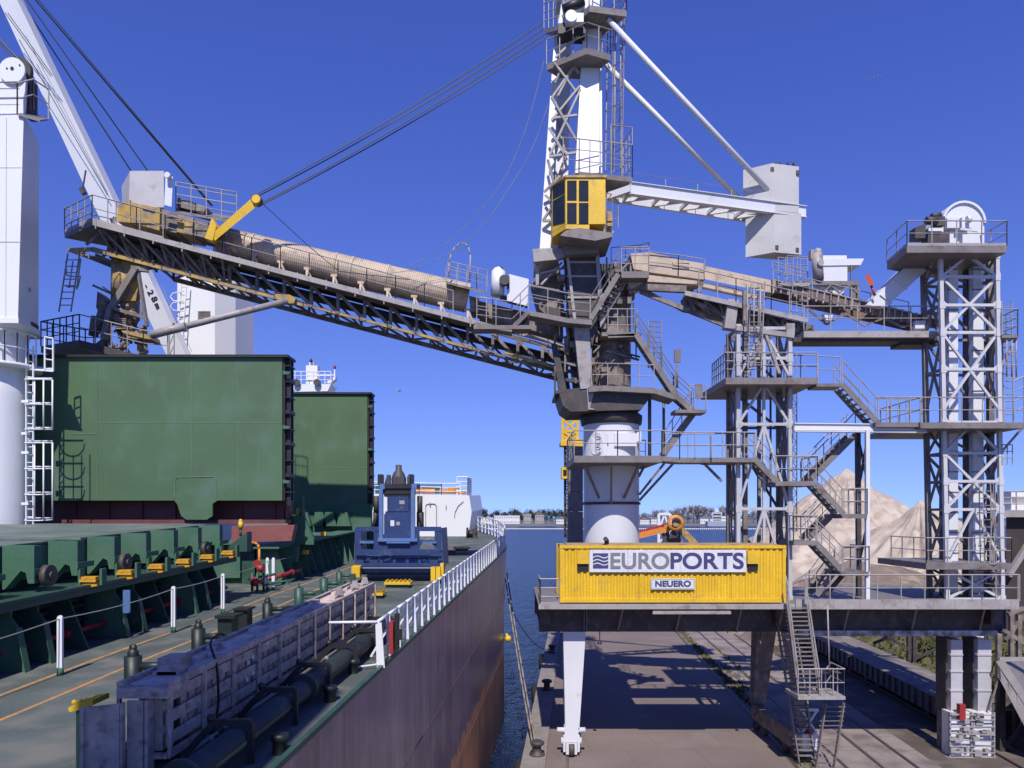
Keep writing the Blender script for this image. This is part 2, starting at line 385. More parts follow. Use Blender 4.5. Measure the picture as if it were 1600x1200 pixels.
# bollards and tyre fenders
def bollard():
    m = MB(); m.lathe((0, 0, 0), [(.02, 0), (.34, 0), (.34, .06), (.2, .1), (.17, .38), (.3, .46), (.32, .55), (.22, .62), (.02, .63)], 16); return m
bl = [(56, 'squat mooring bollard on the kerb beyond the white portal leg'), (44, 'mooring bollard on the quay kerb holding the bow ropes'), (68, 'far mooring bollard by the quay end of the portal'), (32, 'nearest mooring bollard at the foot of the white portal leg')]
for i, (v, lab) in enumerate(bl):
    if i == 0: b0 = solo(bollard(), 'mooring_bollard', M['dgrey'], lab, 'bollard', (0, 0, 0), 'mooring bollards along the quay edge'); o = b0
    else: o = tree_copy(b0)
    o.location = Q(-1.55, v, .14); o['label'] = lab
def tyre():
    m = MB(); m.lathe((0, 0, 0), [(.3 + .0, -.16), (.5, -.2), (.62, -.12), (.66, 0), (.62, .12), (.5, .2), (.3, .16), (.3, -.16)], 20, (1, 0, 0)); return m
for i, (v, z, lab) in enumerate(((57, -.75, 'black tyre fender hung on the quay wall by the farther bollard'), (47, -.9, 'black tyre fender on the quay wall between bollards'), (33, -1.1, 'large black tyre fender hanging lowest on the near quay wall'))):
    if i == 0: t0 = solo(tyre(), 'tyre_fender', M['rubber'], lab, 'fender', (0, 0, 0), 'tyre fenders hung on the quay wall'); o = t0
    else: o = tree_copy(t0)
    o.location = Q(QE - .32, v, z); o['label'] = lab
m = MB(); m.prism([Q(QE - 1.6, 27, -2.6), Q(QE - .3, 27, -2.6), Q(QE - .3, 33.8, -2.6), Q(QE - 1.6, 33.8, -2.6)], (0, 0, 1.0))
solo(m, 'floating_pontoon', M['conc'], 'pale concrete fender pontoon floating between the hull and the quay', 'pontoon', Q(QE - 1, 30, -2.6))

# ---------------------------------------------------------------- far shore
m = MB(); vs = []; n = 60
for i in range(n + 1):
    x = -700 + i * 1700 / n; vs += [(x, 1000 + 25 * math.sin(i * .7), -2.6), (x, 1040, .6 + jit(.3)), (x, 1800, 3)]
fs = []
for i in range(n):
    a = i * 3; fs += [(a, a + 3, a + 4, a + 1), (a + 1, a + 4, a + 5, a + 2)]
m.add(vs, fs); struct(m, 'far_shore', mat('far_shore_ground', (.16, .16, .14), .95, scale=.02))
M['bare'] = mat('bare_tree_twigs', (.27, .23, .225), .95, var=.25, scale=.05, fine=0)
M['pine'] = mat('dark_pine_foliage', (.09, .1, .09), .95, var=.3, scale=.05, fine=0)
M['trunk'] = mat('grey_bark', (.14, .115, .10), .95, var=.2, scale=.1)
def crown_mb(w, h, n, leaf, z0, conif=False):
    m = MB()
    cl = [(jit(w * .36), jit(w * .36), z0 + h * random.uniform(.2, .85), random.uniform(.18, .34)) for _ in range(9)]
    for _ in range(n):
        cx, cy, cz, r = random.choice(cl)
        p = Vector((cx + random.gauss(0, r * w * .45), cy + random.gauss(0, r * w * .45), cz + random.gauss(0, r * h * .45)))
        if conif: k = max(.15, 1 - (p.z - z0) / h); p.x *= k * 1.3; p.y *= k * 1.3
        a = Vector((jit(1), jit(1), jit(1))).normalized() * leaf * random.uniform(.5, 1.3); b = a.cross(Vector((jit(1), jit(1), jit(1)))).normalized() * leaf * .55
        m.add([p - a, p + b, p + a, p - b], [(0, 1, 2, 3)])
    return m
def tree_kind(name, label, w, h, crown_mat, n, leaf, conif=False):
    t = thing(name, label, 'tree', (0, 0, 0), 'trees on the far shore')
    m = MB(); m.tube((0, 0, 0), (0, 0, h * .75), h * .025, 6, h * .01)
    for k in range(6): a = random.uniform(0, 2 * PI); z = h * random.uniform(.25, .6); m.tube((0, 0, z), (math.cos(a) * w * .35, math.sin(a) * w * .35, z + h * .28), h * .01, 4, h * .003)
    part(m, 'trunk', M['trunk'], t); part(crown_mb(w, h * .8, n, leaf, h * .18, conif), 'crown', crown_mat, t); return t
TB = tree_kind('bare_tree', 'tall leafless tree in the wood behind the shore buildings', 16, 25, M['bare'], 520, .95)
TC = tree_kind('bushy_tree', 'low leafless bushy tree on the far shore', 15, 16, M['bare'], 420, .95)
TP = tree_kind('pine_tree', 'dark pine standing among the shore houses', 13, 17, M['pine'], 520, 1.0, False)
used = set()
def put_tree(src, px, top_py, Y, lab):
    hh = {TB: 25, TC: 16, TP: 17}[src]; q = P(px, 820, Y); z = .4
    s = max(.3, ((HY - top_py) * Y / F + ZC - z) / hh)
    o = src if src not in used else tree_copy(src); used.add(src)
    o.location = (q.x, Y, z); o.scale = (s * random.uniform(.9, 1.2), s, s); o.rotation_euler = (0, 0, random.uniform(0, 6)); o['label'] = lab
nm = [(TP, 'dark pine in the group left of the concrete column'), (TB, 'leafless tree in the wood between white column and lattice tower'), (TC, 'bushy leafless tree in the far shore thicket')]
for px in range(752, 902, 8): put_tree(TP, px + jit(4), 799 + jit(4), 1090 + jit(25), 'dark pine in the group behind the white shore houses')
put_tree(TB, 843, 795, 1075, 'tall pale leafless tree standing above the dark pines left of the concrete column')
for px in range(1000, 1240, 11): put_tree(TC, px + jit(4), 800 + jit(4), 1100 + jit(20), 'bushy leafless tree in the thicket behind the ferry')
for px in (1063, 1073, 1084, 1092, 1101, 1109): put_tree(TB, px + jit(2), 791 + jit(3), 1075, 'tall leafless tree in the grove left of the ferry')
for px in (1130, 1140, 1150, 1212, 1222): put_tree(TB, px + jit(2), 792 + jit(3), 1082, 'tall leafless tree in the grove behind the ferry and lattice tower')
M['farwhite'] = mat('far_white_wall', (.74, .74, .74), .7, var=.05, scale=.1)
M['farroof'] = mat('far_roof', (.2, .19, .2), .8, scale=.1)
def house(px0, px1, top, bot, Y, lab, roof='flat', col='farwhite', rows=2):
    a, b = P(px0, bot, Y), P(px1, top, Y); z0 = -.6; cx = (a.x + b.x) / 2
    t = thing('shore_building', lab, 'building', (cx, Y, z0), None)
    m = MB(); m.box(a.x, b.x, Y, Y + 12, z0, b.z); part(m, 'wall', M[col], t)
    m = MB()
    if roof == 'flat': m.box(a.x - .4, b.x + .4, Y - .4, Y + 12.4, b.z, b.z + .5)
    else: m.prism([(a.x - .5, Y - .5, b.z), (b.x + .5, Y - .5, b.z), (cx, Y - .5, b.z + (b.x - a.x) * .22)], (0, 13, 0))
    part(m, 'roof', M['farroof' if roof != 'flat' else 'farwhite'], t)
    nw = max(2, int((b.x - a.x) / 3.2))
    m = MB()
    for r in range(rows):
        z = z0 + (b.z - z0) * (r + .45) / rows
        for i in range(nw): x = a.x + (b.x - a.x) * (i + .5) / nw; m.box(x - .8, x + .8, Y - .06, Y + .05, z, z + 1.1)
    part(m, 'window', M['glass'], t)
for args in ((741, 770, 809, 817, 1035, 'long low white shore building nearest the ship bow', 'flat', 'farwhite', 1), (772, 812, 806, 816, 1030, 'long white shore hall left of the concrete column'),
             (818, 830, 803, 817, 1045, 'small grey gabled house right of the white shore hall', 'gable', 'lgrey'), (836, 850, 804, 817, 1050, 'grey house among the pines left of the concrete column', 'gable', 'lgrey'),
             (869, 887, 811, 818, 1030, 'white gabled boathouse beside the concrete column', 'gable', 'farwhite', 1), (1000, 1015, 812, 819, 1030, 'white gabled boathouse just right of the white column', 'gable', 'farwhite', 1), (1017, 1032, 811, 819, 1032, 'low white gabled shed right of the boathouse', 'gable', 'farwhite', 1),
             (1094, 1111, 810, 819, 1030, 'white gabled hall left of the ferry', 'gable', 'farwhite', 1)): house(*args)
t = thing('white_ferry', 'white multi deck ferry moored at the far shore left of the lattice tower', 'ship', P(1135, 824, 985) , None); Yf = 985
m = MB(); m.pbox(1106, 1166, 815, 825, Yf, 14); part(m, 'hull', mat('ferry_hull', (.35, .42, .5), .6, scale=.05), t)
m = MB()
for k, (a, b, y0, y1) in enumerate(((1110, 1160, 811, 814.6), (1113, 1156, 806.5, 810), (1112, 1128, 801, 805.5), (1136, 1150, 801, 805.5), (1117, 1123, 796, 800))): m.pbox(a, b, y0, y1, Yf + 1 + k * .4, 10)
part(m, 'deckhouse', M['farwhite'], t)
m = MB()
for y0, y1 in ((812, 813.2), (807.6, 808.8), (802.5, 803.6)): m.pbox(1114, 1127, y0, y1, Yf + .8, 1.2); m.pbox(1137, 1149, y0, y1, Yf + .8, 1.2)
part(m, 'window', M['glass'], t)
m = MB(); m.pbox(1127.5, 1128.3, 790, 806, Yf + 4, .6); m.pbox(1143, 1143.8, 792, 806, Yf + 4, .6); part(m, 'mast', M['lgrey'], t)
# floating barrier
m = MB(); a = P(762, 827, 749); b = P(1236, 828, 740); n = 150
for i in range(n):
    q = a.lerp(b, (i + .1) / n); r_ = a.lerp(b, (i + .85) / n); q.z = r_.z = ZW + .35; m.tube(q, r_, .8, 6)
solo(m, 'floating_barrier', M['farwhite'], 'long white row of floats strung across the dark harbour water', 'floating barrier', a)

# ---------------------------------------------------------------- sand piles
def sand_mat():
    m = mat('pale_sand', (.54, .465, .375), .95, var=.12, scale=.25, dirt=(.4, .32, .26), damt=.5, bump=.8, bscale=1.6); return m
M['sand'] = sand_mat()
from mathutils import noise as mn
M['brownsand'] = mat('brown_sand', (.22, .165, .14), .95, var=.2, scale=.3, dirt=(.34, .27, .22), damt=.4, bump=.8, bscale=1.6)
def pile(name, lab, px, top, Y, rad_, zb=0.0, ridge=None, seed=0, mt=None):
    c = P(px, top, Y); m = MB(); nr, na = 46, 140; vs = [c]; fs = []
    for k in range(1, nr + 1):
        for i in range(na):
            t = 2 * PI * i / na; r = rad_ * k / nr
            x, y = c.x + math.cos(t) * r, c.y + math.sin(t) * r
            d = r
            if ridge: rx, ry = ridge; pr = max(0, min(1, ((x - c.x) * rx + (y - c.y) * ry) / (rx * rx + ry * ry))); d = math.hypot(x - c.x - rx * pr, y - c.y - ry * pr) + pr * 2.5
            z = c.z - (c.z - zb) * min(1.05, (d / rad_) ** .96)
            z += mn.noise(Vector((x * .16 + seed, y * .16, 0))) * 1.0 * min(1, d / 4) + mn.noise(Vector((math.atan2(y - c.y, x - c.x) * 13, seed, r * .06))) * 1.0 * min(1, d / 6) + mn.noise(Vector((x * .7, y * .7, seed))) * .35
            vs.append((x, y, max(z, zb - .3)))
    for i in range(na): fs.append((0, 1 + i, 1 + (i + 1) % na))
    for k in range(nr - 1):
        for i in range(na): a = 1 + k * na + i; b = 1 + k * na + (i + 1) % na; fs.append((a, a + na, b + na, b))
    m.add(vs, fs, True); solo(m, name, mt or M['sand'], lab, 'sand pile', (c.x, c.y, zb))
pile('sand_pile', 'tall pale sand pile with pointed top behind the zigzag staircase', 1322, 732, 120, 24.5, 0, (1, 3), 3)
pile('sand_pile', 'smaller sand pile with sharp crest beside the bucket elevator tower', 1438, 781, 88, 18, 0, (.6, 4), 8)
pile('sand_pile', 'low brown sand heap in front of the two pale peaks', 1330, 872, 66, 11.0, 0, (7, 1), 15, M['brownsand'])
pile('sand_pile', 'low sand heap to the right behind the elevator shafts', 1520, 835, 76, 14, 0, (6, 3), 21)
# ================================================================ the bulk carrier
def hull_mat():
    m = mat('hull_purple_brown_paint', (.27, .17, .175), .3, var=.25, scale=.35, dirt=(.36, .26, .235), damt=.35, streak=.6, spec=.55)
    n = m.node_tree.nodes; L = m.node_tree.links; b = n['Principled BSDF']; src = b.inputs['Base Color'].links[0].from_socket
    tc = n.new('ShaderNodeTexCoord'); sp = n.new('ShaderNodeSeparateXYZ'); L.new(tc.outputs['Object'], sp.inputs[0])
    a = n.new('ShaderNodeMath'); a.operation = 'MULTIPLY_ADD'; L.new(sp.outputs['Y'], a.inputs[0]); a.inputs[1].default_value = -.041; L.new(sp.outputs['Z'], a.inputs[2])
    k = n.new('ShaderNodeMapping'); k.inputs['Scale'].default_value = (2, 2, .5); L.new(tc.outputs['Object'], k.inputs[0])
    t = n.new('ShaderNodeTexNoise'); t.inputs['Scale'].default_value = 1.; t.inputs['Detail'].default_value = 7; L.new(k.outputs[0], t.inputs['Vector'])
    c = n.new('ShaderNodeMath'); c.operation = 'MULTIPLY_ADD'; L.new(t.outputs['Fac'], c.inputs[0]); c.inputs[1].default_value = 1.6; L.new(a.outputs[0], c.inputs[2])
    r = n.new('ShaderNodeMapRange'); r.inputs['From Min'].default_value = -5.75 + .8 - .06; r.inputs['From Max'].default_value = -5.75 + .8 + .06; L.new(c.outputs[0], r.inputs['Value'])
    o = n.new('ShaderNodeTexNoise'); o.inputs['Scale'].default_value = 1.5; o.inputs['Detail'].default_value = 6; L.new(k.outputs[0], o.inputs['Vector'])
    cr = n.new('ShaderNodeMix'); cr.data_type = 'RGBA'; L.new(o.outputs['Fac'], cr.inputs[0]); cr.inputs[6].default_value = (.55, .2, .07, 1); cr.inputs[7].default_value = (.85, .4, .15, 1)
    x = n.new('ShaderNodeMix'); x.data_type = 'RGBA'; L.new(r.outputs[0], x.inputs[0]); L.new(cr.outputs[2], x.inputs[6]); L.new(src, x.inputs[7])
    k2 = n.new('ShaderNodeMapping'); k2.inputs['Scale'].default_value = (1.6, 1.6, .1); L.new(tc.outputs['Object'], k2.inputs[0])
    t2 = n.new('ShaderNodeTexNoise'); t2.inputs['Scale'].default_value = 1.; t2.inputs['Detail'].default_value = 8; t2.inputs['Roughness'].default_value = .7; L.new(k2.outputs[0], t2.inputs['Vector'])
    r2 = n.new('ShaderNodeMapRange'); r2.inputs['From Min'].default_value = .36; r2.inputs['From Max'].default_value = .66; r2.inputs['To Min'].default_value = .7; r2.inputs['To Max'].default_value = 1.5; L.new(t2.outputs['Fac'], r2.inputs['Value'])
    vm = n.new('ShaderNodeVectorMath'); vm.operation = 'SCALE'; L.new(x.outputs[2], vm.inputs[0]); L.new(r2.outputs[0], vm.inputs['Scale']); L.new(vm.outputs[0], b.inputs['Base Color']); return m
EDGE = [(-30, -4.39), (47, -4.39), (50, -4.5), (53, -4.85), (56, -5.3), (59, -5.8), (63, -6.9), (67, -8.2), (71, -9.8), (75, -11.6), (80, -14.4), (84, -17.2), (87, -20), (88.5, -21.9)]
UC = -21.9
ship = thing('cargo_ship', 'long bulk carrier with purple brown hull and grey green deck moored along the quay', 'ship', S(UC, 20, 0))
m = MB(); levels = [0, -.06, -2.0, -4.0, -6.0, -8.0, -10.0, -13.5]
def hull_pt(i, w_):
    v, u = EDGE[i]; k = max(0, (v - 47) / 41.5)
    return S(u - k * .55 * max(0, -w_) ** .9 * (1 - k * .3), v - k * max(0, -w_) * .35, w_)
prev_v = None
fine = [EDGE[0]] + [(v, -4.39) for v in range(-26, 47, 3)] + EDGE[1:]; EDGE = fine
n = len(EDGE); vs = []
for w_ in levels:
    for i in range(n): vs.append(hull_pt(i, w_))
fs = []
for k in range(len(levels) - 1):
    for i in range(n - 1): a = k * n + i; fs.append((a, a + n, a + n + 1, a + 1))
m.add(vs, fs, True)
# port side and stern, plain
port = [S(2 * UC - u, v, 0) for v, u in EDGE]; pl = [p - Vector((0, 0, 13.5)) for p in port]
m.add(port + pl, [(i, i + 1, i + 1 + n, i + n) for i in range(n - 1)])
hull = part(m, 'hull', hull_mat(), ship)
m = MB()
for k in (-3.1, -6.3):
    for i in range(n - 1): m.bar(hull_pt(i, k) + Vector((.004, 0, 0)), hull_pt(i + 1, k) + Vector((.004, 0, 0)), .018, .025)
part(m, 'weld_seam', mat('hull_seam_paint', (.10, .08, .095), .5), hull)
m = MB(); pts = [S(u, v, 0) for v, u in EDGE] + [S(2 * UC - u, v, 0) for v, u in reversed(EDGE[:-1])]
m.add(pts, [tuple(range(len(pts)))]); part(m, 'deck', M['deck'], ship)
m = MB()
for i in range(n - 1):
    (v, u), (v2, u2) = EDGE[i], EDGE[i + 1]; m.bar(S(u - .03, v, .04), S(u2 - .03, v2, .04), .1, .1)
part(m, 'gunwale_bar', M['green2'], ship)
m = MB(); 
for u, v0, v1, wd in ((-11.55, 8, 60, .11), (-10.35, 8, 31, .11)):
    v = v0
    while v < v1:
        jj = .05 * math.sin(v * .6); m.add([S(u - wd / 2 + jj, v, .006), S(u + wd / 2 + jj, v, .006), S(u + wd / 2 + .05 * math.sin((v + 1) * .6), v + 1, .006), S(u - wd / 2 + .05 * math.sin((v + 1) * .6), v + 1, .006)], [(0, 1, 2, 3)]); v += 1
m.add([S(-11.5, 30.2, .007), S(-10.4, 30.2, .007), S(-10.4, 30.32, .007), S(-11.5, 30.32, .007)], [(0, 1, 2, 3)])
part(m, 'painted_line', M['line'], ship)
# forecastle house
m = MB(); Yf = 62
m.ppoly([(560, 846), (560, 771), (733, 774), (737, 800), (734, 822), (731, 840)], Yf, 13, (.03, 1, .03))
fo = part(m, 'forecastle', M['shipwhite'], ship)
m = MB(); m.path([P(x, y, Yf - .06) for x, y in ((665, 822), (665, 790), (668, 787), (679, 787), (682, 790), (682, 822))], .035, 5)
m.ptube((672, 784), (672, 791), Yf - .08, .05); m.path([P(x, y, Yf - .08) for x, y in ((724, 783), (716, 790), (711, 800), (710, 808))], .03, 5); m.ptube((697, 789), (697, 795), Yf - .08, .04)
part(m, 'door_frame', M['lgrey'], fo)
m = MB()
m.rail([P(x, y, Yf + .2) for x, y in ((583, 771), (620, 772), (655, 773), (690, 774), (720, 774))], 1.0, 2.0, .04, 2)
m.rail([P(714, 774, Yf + .3), P(731, 774, Yf + .3)], 1.55, .8, .05, 3); m.rail([P(731, 774, Yf + .3), P(736, 774, Yf + 3)], 1.5, .8, .05, 3)
part(m, 'forecastle_railing', M['shipwhite'], ship)
# foremast
t = thing('foremast', 'white foremast with radar platform and round floodlights behind the green hatch panels', 'mast', S(UC, 66, 3.5)); Y = 66
m = MB(); m.pbox(481, 493, 612, 780, Y + .3, .8); m.pbox(478, 496, 571, 601, Y, .9); m.pbox(483, 490, 566, 572, Y + .2, .5); part(m, 'mast_post', M['shipwhite'], t)
m = MB(); m.ppoly([(452, 600), (517, 600), (512, 611), (462, 612)], Y - .6, 2.2); m.ppoly([(505, 600), (524, 588), (524, 592), (512, 602)], Y - .1, .8); part(m, 'mast_platform', M['shipwhite'], t)
m = MB(); m.rail([P(452, 600, Y - .6), P(517, 600, Y - .6)], 1.1, .5, .04, 2); m.pbar((496, 586), (523, 586), Y, .09); m.pbar((523, 576), (523, 592), Y, .11); part(m, 'mast_railing', M['shipwhite'], t)
for x in (464, 496):
    m = MB(); m.disc(P(x, 598, Y - .75), (0, -1, 0), .3, .22, 18); f = part(m, 'floodlight', M['dgrey'], t)
m = MB(); m.tube(P(486, 566, Y), P(486, 561, Y), .1); m.ball(P(486, 564, Y), .14); part(m, 'mast_lamp', M['black'], t)
m = MB(); m.tube(P(523, 576, Y), P(523, 571, Y), .12); part(m, 'mast_horn', M['red'], t)
t = thing('windlass', 'green and orange anchor windlass machinery behind the railing on top of the white forecastle', 'winch', P(675, 772, Yf + 4))
m = MB(); random.seed(4)
for k in range(12): x = 588 + k * 8.5 + jit(3); m.pbox(x, x + random.uniform(5, 12), 760 + jit(2), 771, Yf + 2.5 + jit(.8), .8)
m.tube(P(585, 757.5, Yf + 3), P(690, 758, Yf + 3), .06, 6); m.disc(P(612, 765, Yf + 2), (1, 0, 0), .45, .4); part(m, 'winch_frame', M['green2'], t)
m = MB(); m.tube(P(640, 767, Yf + 2), P(712, 768, Yf + 2), .22, 10); m.pbox(700, 716, 762, 771, Yf + 2, .8); m.pbox(714, 728, 766, 772, Yf + 1.5, .6); part(m, 'drum', M['orange'], t)
# starboard railing
t = thing('deck_railing', 'white steel railing of broad flat posts along the ship side', 'railing', S(-4.5, 17, 0))
line = []; v = 17.0
def edge_u(v):
    for (a, ua), (b, ub) in zip(EDGE, EDGE[1:]):
        if a <= v <= b: return ua + (ub - ua) * (v - a) / (b - a)
while v < 47.2: line.append(S(edge_u(v) - .12, v, .0)); v += .95
up = Vector((0, 0, 1))
m = MB()
for a, b in zip(line, line[1:]):
    m.tube(a + up * 1.08, b + up * 1.08, .04, 6)
    for h in (.38, .72): m.tube(a + up * h, b + up * h, .018, 5)
q = S(-5.6, 16.9, 0); m.tube(line[0] + up * 1.08, q + up * 1.08, .035, 6); m.tube(line[0] + up * .1, line[0] + Vector((-.55, -.2, .06)), .02, 5)
part(m, 'rail', M['shipwhite'], t)
for i, a in enumerate(line):
    m = MB(); wd = .17 if i == 0 else .1
    m.prism([a + Vector((-.02, 0, 0)) + Vector((0, 0, .02)), a + Vector((wd, -.02, .02)), a + Vector((wd * .55, -.02, 1.06)), a + Vector((-.05, 0, 1.06))], (.002, .035, 0))
    if i % 2 == 1: m.bar(a + Vector((0, .02, .75)), a + Vector((-.42, .02, .05)), .05, .05)
    part(m, 'rail_post', M['shipwhite'], t)
t = thing('bow_railing', 'white curved railing round the bow behind the deck railing', 'railing', S(-5, 56, 0))
line = []; v = 47.9
while v < 80: line.append(S(edge_u(v) - .1, v, .05)); v += 1.45
m = MB()
for a, b in zip(line, line[1:]):
    m.bar(a + up * 1.35, b + up * 1.35, .09, .09)
    for h in (.45, .9): m.tube(a + up * h, b + up * h, .035, 5)
part(m, 'rail', M['shipwhite'], t)
for i, a in enumerate(line): m = MB(); m.bar(a, a + up * 1.35, .1, .14); part(m, 'rail_post', M['shipwhite'], t)
# deck fittings toward the bow
def solo_box(name, mt, lab, cat, boxes, group=None):
    m = MB()
    for b in boxes: m.pbox(*b)
    return solo(m, name, mt, lab, cat, m.v[0], group)
t = thing('mooring_winch', 'dark mooring winch on the bow deck beside the curved railing', 'winch', P(736, 846, 60)); m = MB()
m.disc(P(729, 834, 60), (1, 0, 0), .52, .14); m.disc(P(743, 834, 60), (1, 0, 0), .52, .14); m.disc(P(729, 834, 60), (1, 0, 0), .3, .8); part(m, 'drum', M['black'], t)
m = MB(); m.pbox(730, 746, 840, 847, 59.6, 1.2); m.pbox(739, 745, 826, 842, 59.5, .6); part(m, 'winch_frame', M['dgrey'], t)
t = thing('lifebuoy_lamp', 'round yellow lamp by the railing where the bow begins to curve', 'lamp', P(776, 876, 47.5)); m = MB(); m.ball(P(776, 865, 47.4), .3, 16); part(m, 'lamp_shade', M['yellow'], t)
m = MB(); m.ptube((776, 870), (776, 880), 47.5, .07); m.pbox(772, 780, 872, 878, 47.5, .3); part(m, 'bracket', M['black'], t)
def deck_fairlead(x0, x1, y0, y1, v, lab):
    t = thing('deck_hatch', lab, 'deck fitting', P((x0 + x1) / 2, y1, v), 'yellow topped deck fittings'); d = .7
    m = MB(); m.pbox(x0 + 3, x1 - 3, y0 + (y1 - y0) * .5, y1, v + .1, d); part(m, 'base', M['green2'], t)
    m = MB(); m.pbox(x0, x1, y0 + (y1 - y0) * .25, y0 + (y1 - y0) * .55, v, d + .2)
    n = 6
    for i in range(n): x = x0 + (x1 - x0) * (i + .3) / n; m.pbox(x, x + (x1 - x0) * .3 / n, y0, y0 + (y1 - y0) * .25, v + .02, d)
    part(m, 'lid', M['yellow'], t)
deck_fairlead(600, 641, 907, 919, 30.3, 'flat yellow topped fitting on deck just in front of the blue grab')
deck_fairlead(582, 598, 924, 936, 27.5, 'small yellow fitting on deck half hidden by the gangway end')
deck_fairlead(708, 734, 854, 861, 46, 'yellow topped fitting on deck between grab and white forecastle')
t = thing('roller_fairlead', 'yellow roller fitting on a dark post beside the near end of the gangway', 'deck fitting', S(-7.3, 10.9, 0))
m = MB(); m.prism([S(-7.36, 10.9, 0), S(-7.12, 10.9, 0), S(-7.12, 10.9, .88), S(-7.36, 10.9, .88)], (0, .3, 0)); part(m, 'post', M['green2'], t)
m = MB(); m.prism([S(-7.42, 10.85, .88), S(-7.08, 10.85, .98), S(-7.08, 10.85, 1.06), S(-7.32, 10.85, 1.02), S(-7.44, 10.85, .94)], (0, .45, 0))
for k in range(4): m.ball(S(-7.38 + k * .09, 10.9, 1.01 + k * .012), .04)
part(m, 'roller', M['yellow'], t)
solo_box('deck_locker', M['oxide'], 'low dark brown lid on deck beside the yellow topped fitting near the bow', 'deck fitting', [(695, 711, 862, 869, 45, .8), (697, 709, 860, 862, 45.1, .6)])
t = thing('fire_extinguisher_box', 'narrow red box fixed inside the near end of the white railing', 'fire box', P(612, 1022, 17.7)); m = MB(); m.pbox(607.5, 614, 972, 1022, 17.7, .3); part(m, 'cabinet', M['red'], t)
m = MB(); m.pbox(616, 622, 960, 1015, 17.9, .25); m.pbox(620, 626, 985, 1000, 17.8, .25); part(m, 'pump', M['black'], t)

# ---------------------------------------------------------------- hatch one: coaming with stays, closed cover
t = thing('hatch_coaming', 'dark green hatch coaming with tapered stays beside the walkway', 'hatch coaming', S(-13.6, 15, 0)); V0, V1 = 6.5, 27.6
m = MB(); m.prism([S(-13.6, V0, 0), S(-13.6, V1, 0), S(-13.6, V1, 1.6), S(-13.6, V0, 1.6)], (-.05, 0, 0)); m.prism([S(-13.65, V1, 0), S(-31, V1, 0), S(-31, V1, 1.6), S(-13.65, V1, 1.6)], (.0, .05, 0)); part(m, 'coaming_wall', M['shade_blackgreen'], t)  # shade under the ledge is put into the wall colour
m = MB(); m.prism([S(-13.8, V0, 1.6), S(-12.45, V0, 1.6), S(-12.45, V1, 1.6), S(-13.8, V1, 1.6)], (0, 0, .07)); m.prism([S(-12.63, V0, 1.4), S(-12.6, V0, 1.4), S(-12.6, V1, 1.4), S(-12.63, V1, 1.4)], (-.02, 0, .2)); part(m, 'ledge', M['green2'], t)
def stay(v, ub, ut, th, broad):
    m = MB()
    if broad: pts = [(-13.6, 0), (ub, 0), (ub - .12, .35), (ub - .22, 1.0), (ut - .05, 1.25), (ut, 1.6), (-13.6, 1.6)]
    else: pts = [(-13.6, 0), (ub, 0), (ub - .05, .12), (ut - .35, 1.4), (ut - .3, 1.6), (-13.6, 1.6)]
    m.prism([S(u, v, w_) for u, w_ in pts], (0, th, 0))
    if broad: m.prism([S(ub - .0, v - .08, 0), S(ub, v - .08, .02), S(ub - .2, v - .08, 1.0), S(ub - .24, v - .08, 1.0)], (0, .2, 0))
    return m
v = 7.6; k = 0
while v < 27.4:
    part(stay(v, -12.35 if k % 3 else -12.5, -12.7, .05, k % 3 != 0), 'stay', M['green'] if k % 3 == 1 else M['green2'], t); v += (1.05 if k % 3 == 1 else 1.85) * .8; k += 1  # alternating greens paint some stays as lit, the rest as shaded
m = MB()
for w_ in (.55, .75, .95, 1.15): m.tube(S(-13.5, V0, w_), S(-13.5, V1, w_), .04, 5)
part(m, 'cable_tray', M['dgrey'], t)
m = MB(); m.tube(S(-13.0, V0, .42), S(-13.0, V1, .42), .07, 10)
v = 8
while v < 27: m.tube(S(-13.0, v, .42), S(-13.0, v + .1, .42), .12, 10); v += 2.7
solo(m, 'fire_main_pipe', M['red'], 'red pipe running low behind the coaming stays of the near hatch', 'pipe', S(-13, 15, .4))
t = thing('hatch_cover', 'closed dark green steel hatch cover with bracketed side on the near hatch', 'hatch cover', S(-20, 17, 1.67))
m = MB(); m.prism([S(-13.6, 5, 1.9), S(-13.6, 27.4, 1.9), S(-30, 27.4, 1.9), S(-30, 5, 1.9)], (0, 0, .82)); part(m, 'cover_body', M['green'], t)
m = MB(); m.prism([S(-13.57, 5, 2.745), S(-13.57, 27.41, 2.745), S(-30, 27.41, 2.745), S(-30, 5, 2.745)], (0, 0, .05)); m.bar(S(-12.9, 19.4, 2.83), S(-30, 19.4, 2.83), .25, .06); part(m, 'cover_plate', mat('dusty_lit_cover_top', (.12, .165, .135), .6, var=.15, scale=.4, dirt=(.22, .235, .2), damt=.4), t)  # paler top: dust, and glancing light put into the colour
v = 12.9; k = 0
while v < 27.3:
    m = MB(); m.prism([S(u, v, w_) for u, w_ in ((-13.56, 2.8), (-12.8, 2.8), (-12.8, 1.9), (-12.95, 1.9), (-13.0, 2.15), (-13.12, 2.2), (-13.5, 1.76), (-13.56, 1.76))], (0, .3, 0))
    m.prism([S(-12.8, v - .05, 2.1), S(-12.76, v - .05, 2.1), S(-12.76, v + .6, 2.1), S(-12.8, v + .6, 2.1)], (0, 0, .14)); part(m, 'side_bracket', M['green'], t)
    if k % 5 in (0, 3): m = MB(); m.disc(S(-12.8, v + .35, 2.05), (1, 0, 0), .26, .16, 18); m.disc(S(-12.65, v + .35, 2.05), (1, 0, 0), .1, .06, 12); part(m, 'cover_wheel', M['dgrey'], t)
    v += 1.53; k += 1
v = 12.9; k = 0; cl = ['first', 'second', 'third', 'fourth', 'fifth', 'sixth', 'seventh', 'eighth', 'ninth', 'tenth']
vis = 0
